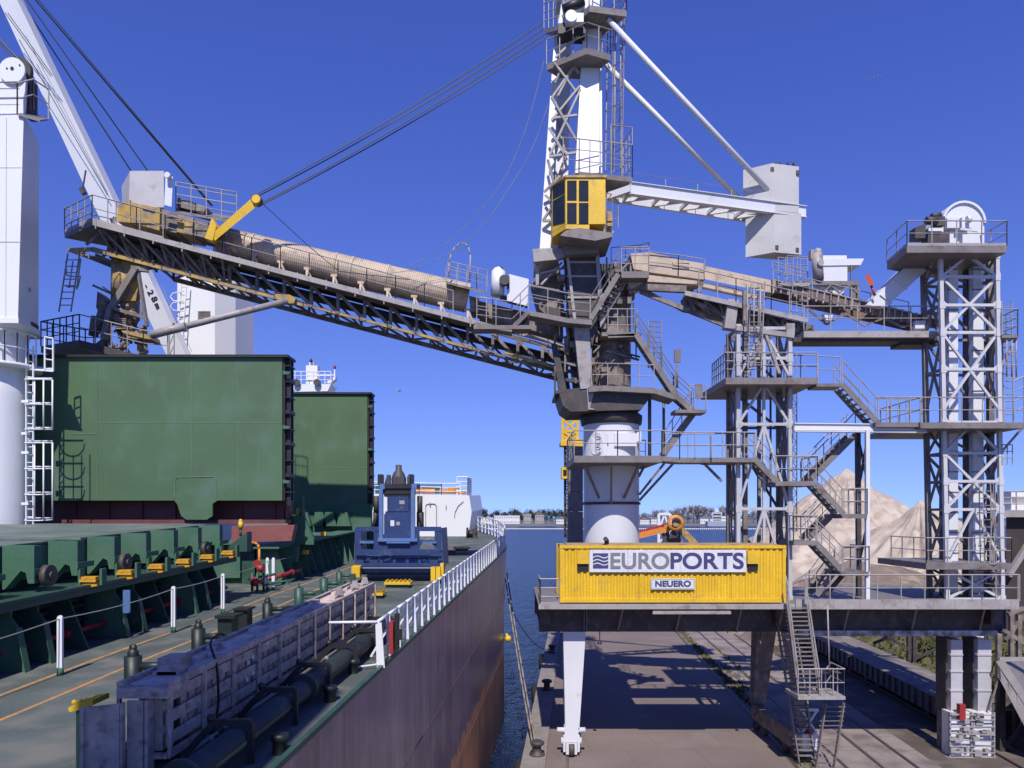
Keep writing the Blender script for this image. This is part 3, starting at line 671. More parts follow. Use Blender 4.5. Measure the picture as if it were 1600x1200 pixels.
while v < 27.3:
    if v > 18.5:
        lab = ['nearest yellow stopper on the coaming ledge of the near hatch', 'second yellow stopper along the coaming ledge counting from the near one', 'third yellow stopper on the ledge beside the round cover wheel', 'fourth yellow stopper on the coaming ledge', 'fifth yellow stopper on the coaming ledge', 'farthest yellow stopper at the end of the ledge below the sloped plate'][min(vis, 5)]
        tt = thing('hatch_stopper', lab, 'stopper', S(-12.45, v + .1, 1.68), 'yellow stoppers along the hatch ledge'); vis += 1
        m = MB(); m.prism([S(-12.72, v - .05, 1.74), S(-12.3, v - .05, 1.74), S(-12.3, v + .2, 1.74), S(-12.72, v + .2, 1.74)], (0, 0, .07)); m.prism([S(-12.7, v - .02, 1.82), S(-12.32, v - .02, 1.82), S(-12.32, v + .18, 1.82), S(-12.7, v + .18, 1.82)], (0, 0, .05)); m.prism([S(-12.68, v, 1.58), S(-12.3, v, 1.63), S(-12.3, v + .2, 1.63), S(-12.68, v + .2, 1.58)], (0, 0, .12)); part(m, 'wedge', M['stopper'], tt)
        m = MB()
        for u in (-12.76, -12.2): m.prism([S(u - .03, v, 1.66), S(u + .03, v, 1.66), S(u + .03, v + .2, 1.66), S(u - .03, v + .2, 1.66)], (0, 0, .42))
        part(m, 'guide_post', M['green'], tt)
    v += 1.53
m = MB(); m.prism([P(346, 862, 27.3), P(386, 862, 27.3), P(386, 831, 27.3)], (0, .5, 0)); solo(m, 'sloped_stop_plate', M['green2'], 'dark triangular sloped plate at the far end of the near hatch', 'plate', P(366, 862, 27.3))
# blue notice, dark boxes between stays
m = MB(); m.pbox(192, 203, 922, 958, 20.3, .04); solo(m, 'notice_board', M['lblue'], 'faded blue notice board hanging in the dark between coaming stays', 'sign', P(197, 958, 20.3))
t = thing('pipe_valve_stand', 'orange bent pipe with red valves beside the white wire posts', 'valve', S(-12.6, 29, 0)); Y = 29.2
m = MB(); m.path([P(x, y, Y) for x, y in ((388, 848), (398, 848), (403, 851), (405, 857), (405, 893))], .05, 8); part(m, 'bent_pipe', M['orange'], t)
m = MB(); m.ball(P(407, 888, Y), .16); m.disc(P(410, 888, Y), (1, 0, 0), .2, .05); m.ball(P(398, 909, Y), .18); m.tube(P(392, 913, Y), P(413, 907, Y), .07); m.disc(P(402, 880, Y), (0, -1, 0), .14, .05); part(m, 'valve', M['red'], t)
m = MB()
for x in (394, 402, 412): m.ptube((x, 895), (x, 924), Y + .1, .05)
m.ptube((388, 905), (430, 897), Y + .2, .06); m.ptube((410, 915), (460, 905), Y + .3, .04); part(m, 'valve_stand', M['green2'], t)
m = MB(); m.tube(P(420, 905, 30.5), P(470, 890, 33), .085, 10)
for x, y, Y in ((428, 902.5, 30.9), (455, 894.5, 32.2)): m.tube(P(x, y, Y), P(x + 2, y - .5, Y + .1), .13, 10)
solo(m, 'fire_main_pipe', M['red'], 'short lit red pipe at deck level between the two hatches', 'pipe', P(440, 905, 32))

# ---------------------------------------------------------------- the big standing covers
def standing_cover(lab, X0, X1, YT, YB, Yd, th, tab, hline, vlines, cap=True):
    t = thing('open_hatch_cover', lab, 'hatch cover', P((X0 + X1) / 2, YB, Yd))
    m = MB(); m.pbox(X0, X1, YT, YB, Yd, .12)
    if tab:
        a, b, c, d, yb = tab; m.ppoly([(a - 5, YB - .2), (a, YB + 6), (a + 6, YB + 24), (a + 14, yb), (d - 10, yb), (c, YB + 24), (d - 1, YB + 5), (d + 7, YB - .2)], Yd - .03, .14)
    f = part(m, 'cover_face', M['panel'], t)
    m = MB()
    for y, x0, x1 in hline: m.pbar((x0, y), (x1, y), Yd - .004, .02, .025)
    for x, y0, y1 in vlines: m.pbar((x, y0), (x, y1), Yd - .004, .02, .025)
    if tab: m.path([P(x, y, Yd - .01) for x, y in ((a - 4, YB - 4), (a - 4, YB - 32), (a, YB - 36), (d, YB - 37), (d + 4, YB - 33), (d + 4, YB - 4))], .018, 5)
    part(m, 'weld_seam', mat('weld_line_paint', (.14, .22, .14), .6), f)
    m = MB(); e = 12 * 31 / Yd
    m.box(P(X0, YB, Yd).x, P(X1, YB, Yd).x, Yd + .12, Yd + th, P(X0, YB - 4, Yd).z, P(X0, YT + 4, Yd).z); part(m, 'cover_body', M['green2'], t)
    m = MB(); x1 = P(X1, 0, Yd).x; zt = P(0, YT, Yd).z; zb = P(0, YB, Yd).z
    m.box(P(X0, YB, Yd).x, x1 + .28, Yd - .14, Yd + th + .05, zt, zt + .11); m.box(x1 + .02, x1 + .1, Yd + .05, Yd + th + .03, zb, zt - .003); m.box(x1 + .1, x1 + .28, Yd + .25, Yd + .33, zb - .2, zt - .004); m.box(x1 + .1, x1 + .28, Yd + .6, Yd + .68, zb, zt - .003)
    for k in range(9): z = zb + (zt - zb) * (k + .5) / 9; m.box(x1 + .1, x1 + .3, Yd + .1, Yd + th - .1, z, z + .05 + .1 * (k % 2))
    part(m, 'edge_frame', M['black'], t)
    m = MB()
    for k in range(3): z = zb + (zt - zb) * (.12 + .38 * k); m.prism([(x1 + .05, Yd - .1, z), (x1 + .3, Yd - .1, z), (x1 + .38, Yd - .1, z + .1), (x1 + .05, Yd - .1, z + .16)], (0, .1, 0))
    part(m, 'cleat', M['green'], t); return t
standing_cover('large green hatch cover standing upright on the near open hatch', 30, 441, 559, 782, 31.0, .95, (277, 0, 332, 333, 812), ((660, 152, 441), (678, 110, 151)), ((152, 562, 780), (233, 563, 592), (300, 560, 745), (372, 560, 780)))
standing_cover('smaller looking green hatch cover standing upright on the far hatch', 380, 574, 616, 792, 45.2, 1.0, None, ((731, 458, 574), (786, 472, 574)), ((470, 690, 790),))
m = MB(); m.pbox(-60, 444, 779, 815, 32.0, .3); m.pbox(-60, 446, 812, 818, 31.5, .9)
for x in range(-40, 440, 52): m.pbox(x, x + 2, 783, 812, 31.9, .12)
m.ppoly([(446, 770), (452, 770), (452, 800), (446, 812)], 31.8, .6)
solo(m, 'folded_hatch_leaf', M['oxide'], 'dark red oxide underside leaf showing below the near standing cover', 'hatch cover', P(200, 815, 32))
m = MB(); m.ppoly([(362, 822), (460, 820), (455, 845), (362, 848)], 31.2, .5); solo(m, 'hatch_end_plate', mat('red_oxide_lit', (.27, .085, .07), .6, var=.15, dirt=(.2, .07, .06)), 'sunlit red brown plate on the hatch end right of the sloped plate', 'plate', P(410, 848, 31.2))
# coaming of hatch two
t = thing('hatch_coaming', 'green coaming and triangular stays of the far hatch behind the red valves', 'hatch coaming', S(-13, 34, 0)); a, b = 31.6, 47
m = MB(); m.prism([S(-13.6, a, 0), S(-13.6, b, 0), S(-13.6, b, 1.55), S(-13.6, a, 1.55)], (-.06, 0, 0)); m.prism([S(-31, a, 0), S(-13.6, a, 0), S(-13.6, a, 1.75), S(-31, a, 1.75)], (0, .06, 0)); part(m, 'coaming_wall', M['green2'], t)
m = MB(); m.prism([S(-13.7, a - .3, 1.55), S(-12.5, a - .3, 1.55), S(-12.5, b, 1.55), S(-13.7, b, 1.55)], (0, 0, .08)); m.prism([S(-31, a - .6, 1.75), S(-13.6, a - .6, 1.75), S(-13.6, a, 1.75), S(-31, a, 1.75)], (0, 0, .08)); part(m, 'ledge', M['green'], t)
v = a + .1; k = 0
while v < b:
    m = MB(); wd = .42 if k % 2 else .2
    m.prism([S(u, v, w_) for u, w_ in ((-13.6, 0), (-12.25, 0), (-12.3, .1), (-12.9 + wd * .6, 1.55), (-13.6, 1.55))], (0, .06, 0)); part(m, 'stay', M['green'], t); v += .95; k += 1
m = MB(); m.ppoly([(437, 852), (441, 878), (463, 878), (466, 852)], 33.0, .3); m.ppoly([(458, 806), (474, 806), (490, 842), (490, 851), (460, 851)], 33.02, .26); m.ppoly([(469, 776), (473, 774), (474, 806), (468, 806)], 33.0, .25); m.pbox(450, 474, 806, 822, 33.2, .4); part(m, 'corner_bracket', M['green'], t)
m = MB()
for u0, u1, dv in ((-14.2, -17, .0), (-17.4, -20, .1)): m.prism([S(u0, a - .2, .3), S(u1, a - .2, .3), S(u1, a - .2, 1.2), S(u0, a - .2, 1.2)], (0, .12, 0))
part(m, 'end_panel', M['green'], t)
m = MB()
for (x, y, Y) in ((505, 834, 35.7), (477, 863, 33.9)): m.pbox(x - 4, x + 4, y - 3, y + 3, Y, .2)
part(m, 'hatch_cleat', M['yellow'], t)
m = MB(); m.ppoly([(455, 786), (580, 788), (580, 826), (560, 830), (455, 833)], 43, .4)
for x in (468, 492, 508, 530): m.ppoly([(x, 800), (x + 12, 800), (x + 18, 822), (x - 4, 822)], 42.6, .35)
solo(m, 'hatch_support_beam', M['green'], 'green bracketed beam under the far standing cover left of the grab', 'beam', P(520, 832, 43))
for i, (x, y, Y, lab) in enumerate(((376, 824, 29.5, 'yellow capped post standing above the sloped plate'), (466, 806, 33.2, 'yellow sheave lamp on the corner bracket of the far hatch'))):
    t = thing('yellow_deck_lamp', lab, 'lamp', P(x, y + 6, Y)); m = MB(); m.ptube((x, y - 9), (x, y + 2), Y, .09, n=10); m.ball(P(x, y - 10, Y), .08); part(m, 'lamp_body', M['yellow'], t)
    m = MB(); m.ptube((x, y + 2), (x, y + 14), Y, .05) if i == 0 else m.disc(P(x + 4, y - 3, Y), (1, 0, 0), .22, .15); part(m, 'holder', M['green2'], t)

# ---------------------------------------------------------------- white wire posts
labs = ['nearest white wire post beside the near coaming stays', 'second white wire post along the orange line', 'third white wire post along the orange line', 'left one of the two white posts by the red valves', 'right one of the two white posts by the red valves']
def wpost():
    m = MB(); t = thing('wire_post', labs[0], 'post', (0, 0, 0), 'white wire posts along the walkway')
    m.bar((0, 0, .16), (0, 0, 1.28), .11, .06, up=(0, 1, 0)); m.tube((0, -.03, 1.28), (0, .03, 1.28), .055, 10); part(m, 'post', M['shipwhite'], t)
    m = MB(); m.tube((0, 0, 0), (0, 0, .17), .075, 10); part(m, 'socket', M['green'], t); return t
w0 = wpost()
spots = [(-11.42, 16.4), (-11.5, 21.2), (-11.55, 24.3), (-12.32, 29.7), (-12.1, 29.75)]
for i, (u, v) in enumerate(spots):
    o = w0 if i == 0 else tree_copy(w0); o.location = S(u, v, 0); o['label'] = labs[i]
m = MB(); tops = [S(-11.35, 8, 1.25)] + [S(u, v, 1.26) for u, v in spots[:3]] + [S(-12.3, 29.7, 1.2), S(-12.6, 34.3, 1.1)]
for a, b in zip(tops, tops[1:]): m.path([a.lerp(b, i / 6) - Vector((0, 0, .12 * 4 * (i / 6) * (1 - i / 6) * (b - a).length / 8)) for i in range(7)], .014, 5)
solo(m, 'wire_rope', M['lwire'], 'thin wire strung through the white posts along the deck', 'wire', tops[1])
# ---------------------------------------------------------------- dark green vent heads
def vent_head(kind, mt):
    t = thing('vent_head', 'vent', 'deck vent', (0, 0, 0), 'green vent heads on the deck')
    m = MB(); m.lathe((0, 0, 0), [(.19, 0), (.19, .78), (.02, .8)], 16)
    if kind == 0: m.lathe((0, 0, .78), [(.12, 0), (.12, .1), (.07, .17), (.01, .2)], 12); m.lathe((0, 0, .98), [(.05, -.03), (.08, -.03), (.08, .03), (.05, .03), (.05, -.03)], 10, (0, 1, 0))
    else: m.ball((0, 0, .83), .07); m.box(-.03, .03, -.03, .03, .8, .97)
    part(m, 'vent_body', mt, t)
    m = MB(); m.tube((.18, 0, .55), (.75, .1, .55), .09, 10); m.box(.68, .95, -.05, .25, .2, .66); m.tube((.18, .05, .35), (.7, .12, .35), .04); part(m, 'vent_arm', mt, t); return t
vh = vent_head(0, M['shade_blackgreen']); vg = vent_head(1, M['green2'])  # near vents use the darker copy, with shade in its colour
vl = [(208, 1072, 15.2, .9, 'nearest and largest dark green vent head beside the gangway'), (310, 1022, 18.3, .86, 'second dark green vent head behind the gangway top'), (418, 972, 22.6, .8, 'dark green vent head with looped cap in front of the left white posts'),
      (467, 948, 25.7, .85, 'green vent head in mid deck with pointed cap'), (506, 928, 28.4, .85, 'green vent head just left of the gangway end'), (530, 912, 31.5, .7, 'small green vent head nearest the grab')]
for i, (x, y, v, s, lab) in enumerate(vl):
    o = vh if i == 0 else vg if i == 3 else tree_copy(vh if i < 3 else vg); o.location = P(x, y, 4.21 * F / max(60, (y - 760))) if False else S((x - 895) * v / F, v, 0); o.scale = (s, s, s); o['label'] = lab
m = MB(); m.pbox(340, 362, 966, 1000, 20, .5); m.pbox(335, 366, 962, 967, 19.9, .7); solo(m, 'winch_box', M['shade_blackgreen'], 'dark green box on legs behind the gangway', 'box', P(350, 1000, 20))
m = MB(); m.pbox(365, 386, 953, 985, 21.5, .45); m.pbox(363, 388, 951, 954, 21.4, .6); solo(m, 'control_box', M['shade_blackgreen'], 'dark control box standing right of the green winch box', 'box', P(375, 985, 21.5))

# ---------------------------------------------------------------- the stowed gangway
t = thing('gangway', 'long grey purple stowed gangway with boarded side lying along the ship rail', 'gangway', S(-6.3, 11, .2))
ua, ub = -6.72, -6.0; va, vb = 10.9, 22.2; w0_, w1_ = .22, 1.26
m = MB()
for wl in (w0_, w1_): m.bar(S(ub, va, wl), S(ub, vb, wl), .08, .1); m.bar(S(ua, va, wl), S(ua, vb, wl), .08, .1)
n = 11
for i in range(n + 1):
    v = va + (vb - va) * i / n; m.bar(S(ub + .035, v, w0_), S(ub + .035, v, w1_), .05, .07, up=(0, 1, 0)); m.bar(S(ua, v, w0_), S(ua, v, w1_), .05, .07, up=(0, 1, 0)); m.bar(S(ua, v, w0_), S(ub, v, w0_), .06, .08)
part(m, 'side_frame', M['gang'], t)
for k, (wa, wb) in enumerate(((.36, .54), (.68, .86), (1.0, 1.17))):
    m = MB(); m.prism([S(ub - .03, va, wa), S(ub - .03, vb, wa), S(ub - .03, vb, wb), S(ub - .03, va, wb)], (.03, 0, 0)); part(m, 'side_board', M['gang'], t)
m = MB()
for i in range(44): v = va + (vb - va) * (i + .5) / 44; m.prism([S(ub - .1, v - .09, .28), S(ub - .1, v + .09, .28), S(ub - .1, v + .09, 1.2), S(ub - .1, v - .09, 1.2)], (-.35, 0, 0))
part(m, 'tread', M['gang'], t)
m = MB(); m.prism([S(ua + .1, va + .1, 1.2), S(ub - .06, va + .1, 1.2), S(ub - .06, vb, 1.2), S(ua + .1, vb, 1.2)], (0, 0, .06))
for i in range(13): v = va + .6 + i * .85; m.prism([S(ua + .15 + .12 * (i % 2), v, 1.26), S(ub - .2 - .1 * (i % 3), v, 1.26), S(ub - .2 - .1 * (i % 3), v + .35, 1.26), S(ua + .15 + .12 * (i % 2), v + .35, 1.26)], (0, 0, .05 + .02 * (i % 3)))
part(m, 'gangway_top', M['gangdust'], t)
m = MB(); m.prism([S(-6.68, va - .12, 1.1), S(ub + .06, va - .12, 1.1), S(ub + .06, va + .5, 1.1), S(-6.68, va + .5, 1.1)], (0, 0, .14)); m.prism([S(-6.78, va + .4, 1.2), S(-6.72, va + .4, 1.2), S(-6.72, vb - .2, 1.2), S(-6.78, vb - .2, 1.2)], (0, 0, .1)); m.prism([S(-6.66, va + .9, 1.25), S(-6.3, va + .9, 1.25), S(-6.3, va + 1.3, 1.25), S(-6.66, va + 1.3, 1.25)], (0, 0, .2)); m.prism([S(-6.5, va + .6, 1.25), S(-6.15, va + .6, 1.25), S(-6.15, va + .85, 1.25), S(-6.5, va + .85, 1.25)], (0, 0, .12)); part(m, 'end_cap', M['gang'], t)
m = MB(); m.prism([S(-7.04, va - .4, 0), S(-6.5, va - .35, 0), S(-6.5, va - .35, 1.09), S(-7.04, va - .4, 1.04)], (0, .05, 0)); m.prism([S(-6.47, va - .22, 0), S(-6.24, va - .22, 0), S(-6.24, va - .22, 1.095), S(-6.47, va - .22, 1.095)], (0, .05, 0)); m.bar(S(-6.485, va - .3, 0), S(-6.485, va - .3, 1.09), .03, .1, up=(0, 1, 0)); m.bar(S(-6.98, va - .41, .0), S(-6.98, va - .41, 1.03), .03, .04); m.bar(S(-6.21, va - .1, 0), S(-6.21, va - .1, 1.09), .05, .2, up=(0, 1, 0)); part(m, 'end_board', M['gang'], t)
m = MB(); m.prism([S(-6.58, va + .35, .0), S(-6.05, va + .35, .0), S(-6.05, va + .35, 1.05), S(-6.58, va + .35, 1.05)], (0, .1, 0)); part(m, 'opening', M['black'], t)
m = MB()
for (v, w_) in ((13.55, .92), (13.75, .98), (13.5, .62), (13.75, .68), (14.4, 1.1), (21.4, 1.1), (20.8, 1.1)): m.prism([S(ub + .005, v, w_), S(ub + .005, v + .07, w_), S(ub + .005, v + .07, w_ + .07), S(ub + .005, v, w_ + .07)], (.012, 0, 0))
part(m, 'tag_plate', M['shipwhite'], t)
m = MB(); m.tube(S(ub + .1, va + .4, .12), S(ub + .12, vb - .1, .12), .035, 8)
for v in (11.9, 14.7, 17.5, 20.3, 22.1): m.ball(S(ub + .14, v, .12), .06); m.bar(S(ub + .12, v, .12), S(ub + .02, v, .25), .04)
part(m, 'lower_rail', M['lgrey'], t)
for k, (v, w_) in enumerate(((19.6, 1.3), (21.0, 1.3), (22.0, 1.28))): m = MB(); m.prism([S(-6.35, v, w_), S(-6.1, v, w_), S(-6.16, v, w_ + .22), S(-6.28, v, w_ + .22)], (0, .05, 0)); m.bar(S(-6.22, v - .3, w_), S(-6.22, v + .3, w_), .04, .06); part(m, 'lifting_lug', M['lgrey'], t)
m = MB(); pts = [S(-7.0, 14.9, .95), S(-6.75, 14.2, 1.36), S(-6.3, 12.8, 1.5), S(-5.95, 12.3, 1.2), S(-5.9, 12.25, .6), S(-5.93, 12.2, .3), S(-5.95, 12.1, -.3)]
def smooth(pts, k=6):
    out = []
    for i in range(len(pts) - 1):
        p0, p1, p2, p3 = pts[max(0, i - 1)], pts[i], pts[i + 1], pts[min(len(pts) - 1, i + 2)]
        for j in range(k):
            s = j / k; out.append(.5 * ((2 * p1) + (p2 - p0) * s + (2 * p0 - 5 * p1 + 4 * p2 - p3) * s * s + (3 * p1 - p0 - 3 * p2 + p3) * s ** 3))
    return out + [pts[-1]]
m.path(smooth(pts), .022, 6); solo(m, 'black_hose', M['rubber'], 'black hose looping from the nearest vent head over the gangway side', 'hose', pts[0])
# davit brackets and pipe beneath
t = thing('deck_pipe', 'thick dark green pipe on brackets under the gangway', 'pipe', S(-5.2, 14, .3))
m = MB(); m.tube(S(-5.15, 9.5, .34), S(-5.15, 20.5, .34), .2, 16)
for v in (9.6, 14.0, 18.4): m.tube(S(-5.15, v, .34), S(-5.15, v + .12, .34), .29, 16)
part(m, 'pipe_run', M['pipe'], t)
for v in (11.2, 13.0, 14.8, 16.6, 18.4, 20.0): m = MB(); m.bar(S(-4.9, v, 0), S(-4.9, v, .62), .08, .1, up=(0, 1, 0)); m.bar(S(-4.9, v, .62), S(-5.45, v, .62), .08, .1); m.bar(S(-5.45, v, .62), S(-5.85, v - .1, .16), .08, .1); m.ball(S(-5.5, v, .68), .07); part(m, 'bracket', M['black'], t)
for i, v in enumerate((12.3, 15.6, 19.0, 21.8)):
    t = thing('gangway_support', ['nearest dark trestle carrying the gangway', 'second dark trestle under the gangway', 'third dark trestle under the gangway', 'farthest dark trestle under the gangway end'][i], 'support', S(-6.2, v, 0), 'trestles under the gangway')
    m = MB(); m.bar(S(-6.0, v, 0), S(-6.0, v, .16), .3, .2, up=(0, 1, 0)); m.prism([S(-6.75, v, 0), S(-5.9, v, 0), S(-5.9, v, .15), S(-6.75, v, .15)], (0, .15, 0)); part(m, 'leg', M['green2'], t)
for i, (v, u) in enumerate(((11.6, -4.62), (14.4, -4.75), (16.6, -4.95))):
    m = MB(); m.lathe(S(u, v, 0), [(.11, 0), (.11, .2), (.14, .22), (.14, .31), (.02, .32)], 12); solo(m, 'sounding_pipe', M['shade_blackgreen'], ['stubby dark pipe head on deck edge nearest the camera', 'stubby dark pipe head on deck edge between the brackets', 'stubby dark pipe head on deck edge near the railing'][i], 'pipe head', S(u, v, 0), 'pipe heads on the deck edge')

# ---------------------------------------------------------------- blue grab
t = thing('clamshell_grab', 'large navy blue clamshell grab resting on yellow supports on deck', 'grab', P(622, 905, 32.2)); Y = 32.2
m = MB()
m.pbar((556, 863), (689, 863), Y - .08, .14, .26); m.ppoly([(556, 824), (594, 822), (594, 858), (557, 858)], Y + .1, .12) if False else None
# front frame plate with two openings
for (x0, x1) in ((556, 596), (648, 689)):
    a = x0 + (8 if x0 < 600 else 7); b = x1 - (12 if x0 < 600 else 10)
    m.ppoly([(x0, 857), (x0 + (2 if x0 < 600 else 0), 824), (x1 - (0 if x0 < 600 else 2), 824), (x1, 830), (x0, 830)], Y, .14) if False else None
    m.pbox(x0, x1, 823, 830, Y, .16); m.pbox(x0, a, 830.1, 858, Y + .01, .15); m.pbox(b, x1, 830.1, 858, Y + .02, .15); m.pbox(a, b, 844, 849, Y + .03, .13); m.ppoly([(a, 849), (a + 4, 849), (a, 855)], Y + .03, .12); m.ppoly([(b, 849), (b - 4, 849), (b, 855)], Y + .03, .12)
m.pbox(596, 648, 846, 858, Y + .05, .2); m.ppoly([(590, 835), (654, 835), (654, 842), (648, 849), (596, 849), (590, 842)], Y - .02, .1)
m.pbox(556, 690, 869, 872, Y - .02, .2); m.pbox(556, 690, 880, 885, Y, .25)
for x in (556, 578, 593, 614, 634, 653, 672): m.pbox(x, x + (12 if x in (556, 578, 672) else 5), 872.1, 880, Y + .02, .2)
part(m, 'frame', M['blue'], t)
m = MB()                                                       # two clam shells: rounded bowl and sides
a, b = P(557, 884, Y).x, P(689, 884, Y).x; zt = P(0, 884, Y).z; zb = P(0, 899, Y).z
prof = [(.05, zt), (.0, zt - .12), (.12, zb + .12), (.4, zb), (1.6, zb - .0), (2.4, zb + .35), (2.75, zt + .3), (2.7, zt + .45), (2.4, zt + .2), (.3, zt + .02)]
m.prism([(a, Y + y, z) for y, z in prof], (b - a, 0, 0)); part(m, 'shell', M['blue'], t)
m = MB()
for x in (585, 652): m.prism([P(556 if x < 600 else 689, 825, Y + .1), P(556 if x < 600 else 692, 884, Y + .1), P(556 if x < 600 else 692, 884, Y + .1) + Vector((0, 2.4, 0)), P(556 if x < 600 else 689, 825, Y + .1) + Vector((0, 2.4, 0))], (.05 if x > 600 else -.05, 0, 0))
part(m, 'side_plate', M['blue'], t)
m = MB()
for x in (592, 642): m.pbox(x, x + 6, 764, 845, Y - .1, .2); m.pbox(x + 1, x + 9, 756, 764, Y - .05, .2)
m.pbox(590, 652, 841, 846, Y - .12, .25); m.pbox(562, 584, 846, 849, Y - .06, .06); m.pbox(604, 640, 846.5, 849, Y - .15, .06); m.pbox(660, 682, 846, 849, Y - .06, .06)
part(m, 'lifting_leg', M['lblue'], t)
m = MB(); m.pbox(600, 642, 803, 838, Y, 1.0); m.pbox(605, 638, 776, 799, Y + .02, .9); m.pbox(602, 641, 799, 803, Y + .05, .9); m.pbox(603, 640, 838, 842, Y + .05, .8); part(m, 'hydraulic_housing', M['blue'], t)
m = MB(); m.pbox(610, 616, 813, 822, Y - .012, .03); part(m, 'label_plate', M['signw'], t)
m = MB(); m.disc(P(622, 818, Y), (0, -1, 0), .09, .02, 14); m.pbox(624, 632, 782, 788, Y - .01, .04); part(m, 'cap_plate', M['lgrey'], t)
m = MB(); m.pbox(592, 652, 756, 763, Y, 1.1); m.pbox(598, 646, 762, 772, Y + .08, .8); m.pbox(600, 644, 771, 776, Y + .12, .8); m.pbox(590, 597, 741, 758, Y + .2, .5); m.pbox(638, 645, 741, 757, Y + .2, .5); part(m, 'head_beam', M['black'], t)
m = MB(); m.lathe(P(623, 752, Y + .5), [(.33, -.1), (.33, .12), (.25, .35), (.14, .5), (.14, .72), (.02, .74)], 16); m.pbox(614, 632, 745, 757, Y + .1, .4); m.pbox(604, 609, 742, 757, Y + .05, .3); m.pbox(636, 640, 744, 757, Y + .05, .3)
for k in range(9): x = 596 + k * 6; m.ptube((x, 757), (x + jit(4), 745 + jit(4)), Y + .3 + jit(.2), .04)
part(m, 'swivel_head', M['dgrey'], t)
m = MB()
for x in (588, 656): m.ptube((x, 795), (x - 4 if x < 600 else x + 4, 826), Y + .5, .09); m.ptube((x, 775), (x, 800), Y + .5, .13); m.pbox(x - 5, x + 5, 800, 824, Y + .8, .3)
part(m, 'hydraulic_ram', M['dgrey'], t)
m = MB()
for (x0, x1, y1) in ((549, 562, 902), (673, 680, 908), (681, 688, 906)): m.pbox(x0, x1, 886, y1, Y - .5, .35)
m.pbox(688, 693, 880, 903, Y - .2, .35); m.pbox(551, 563, 884, 888, Y - .45, .6); part(m, 'yellow_support', M['yellow'], t)
# ---------------------------------------------------------------- ship cranes
t = thing('ship_deck_crane', 'white ship crane pedestal with ladder at the left edge of the picture', 'ship crane', P(-5, 830, 29.4)); Y = 29.4; c = P(-5, 815, Y); cx, cy = c.x, Y
def zz(py): return P(0, py, Y).z
m = MB(); m.lathe((cx, cy, 0), [(1.18, zz(980)), (1.18, zz(622)), (1.18, zz(612)), (1.08, zz(590)), (1.05, zz(580)), (1.05, zz(540)), (1.12, zz(520)), (1.2, zz(513)), (1.28, zz(508))], 40); part(m, 'pedestal', M['shipwhite'], t)
m = MB(); m.lathe((cx, cy, 0), [(1.3, zz(513)), (1.42, zz(510)), (1.42, zz(503)), (1.3, zz(501))], 36); part(m, 'slew_ring', M['dgrey'], t)
m = MB(); a = lambda x, y=Y: P(x, 0, y).x
yf = Y - 1.25
m.prism([P(-50, 500, yf), P(30, 500, yf), P(63, 505, yf + 2.0), P(63, 505, yf + 2.6), P(-50, 505, yf + 2.6)], (0, 0, 0.0001)) if False else None
base = [(a(-45, yf), yf), (a(28, yf), yf), (a(60, yf + 1.9), yf + 1.9), (a(60, yf + 2.5), yf + 2.5), (a(-45, yf + 2.5), yf + 2.5)]
z0, z1 = P(0, 497, yf).z, P(0, 181, yf).z
bt = [(base[0][0], base[0][1], z1), (a(37, yf), yf, z1), (a(61, yf + 1.9), yf + 1.9, z1 - .05), (a(61, yf + 2.5), yf + 2.5, z1 - .05), (base[4][0], base[4][1], z1)]
bb = [(x, y, z0) for x, y in base]
m.add(bb + bt, [(4, 3, 2, 1, 0), (5, 6, 7, 8, 9)] + [(i, (i + 1) % 5, (i + 1) % 5 + 5, i + 5) for i in range(5)])
m.prism([(x * 1.0 + (.06 if i in (1, 2, 3) else -.05), y - (.06 if i < 2 else -.05), z0 - .2) for i, (x, y) in enumerate(base)], (0, 0, .2)); h = part(m, 'crane_house', M['shipwhite'], t)
m = MB(); m.disc(P(43, 453, yf + 1.0), (1, -.8, 0), .1, .1, 12); part(m, 'lamp', M['lgrey'], h)
m = MB()
for x in (-14, 10): m.bar(P(x, 184, yf - .004), P(x - 1, 496, yf - .004), .018, .02)
for y in (262, 378): m.bar(P(-40, y, yf - .005), P(34, y, yf - .005), .02, .02)
for y in (120, 145, 165): m.bar(P(-8, y + 18, yf + .34), P(30, y + 18, yf + .34), .015, .015)
part(m, 'panel_seam', mat('greyed_white_seam', (.5, .5, .5), .5), h)
m = MB(); m.ppoly([(-14, 181), (-2, 128), (2, 108), (36, 112), (40, 125), (37, 181)], yf + .35, .12); m.ppoly([(-40, 181), (-20, 128), (-14, 112), (20, 112), (36, 130), (37, 181)], yf + 1.6, .12); m.disc(P(21, 112, yf + .34), (0, -1, 0), .5, .1, 28); hd = part(m, 'sheave_bracket', M['shipwhite'], t)
m = MB(); m.disc(P(25, 110, yf + .55), (0, 1, 0), .56, .2, 28); m.pbox(36, 46, 122, 180, yf + .8, .5); part(m, 'sheave', M['dgrey'], t)
m = MB()
for x, y in ((11, 107), (31, 102), (19, 107)): m.disc(P(x, y, yf + .24), (0, -1, 0), .035 if x != 19 else .07, .02, 10)
part(m, 'bolt', M['black'], hd)
m = MB(); m.prism([P(27, 180, yf - .1), P(45, 176, yf + 1.4), P(76, 188, yf + 1.2), P(62, 190, yf - .1)], (0, 0, .06)); part(m, 'platform', M['grey'], t)
m = MB(); m.rail([P(-20, 180, yf), P(27, 179, yf)], 1.25, .9, .028); m.rail([P(27, 179, yf), P(52, 172, yf + .5), P(76, 187, yf + .9)], 1.2, .8, .028); part(m, 'platform_railing', M['lgrey'], t)
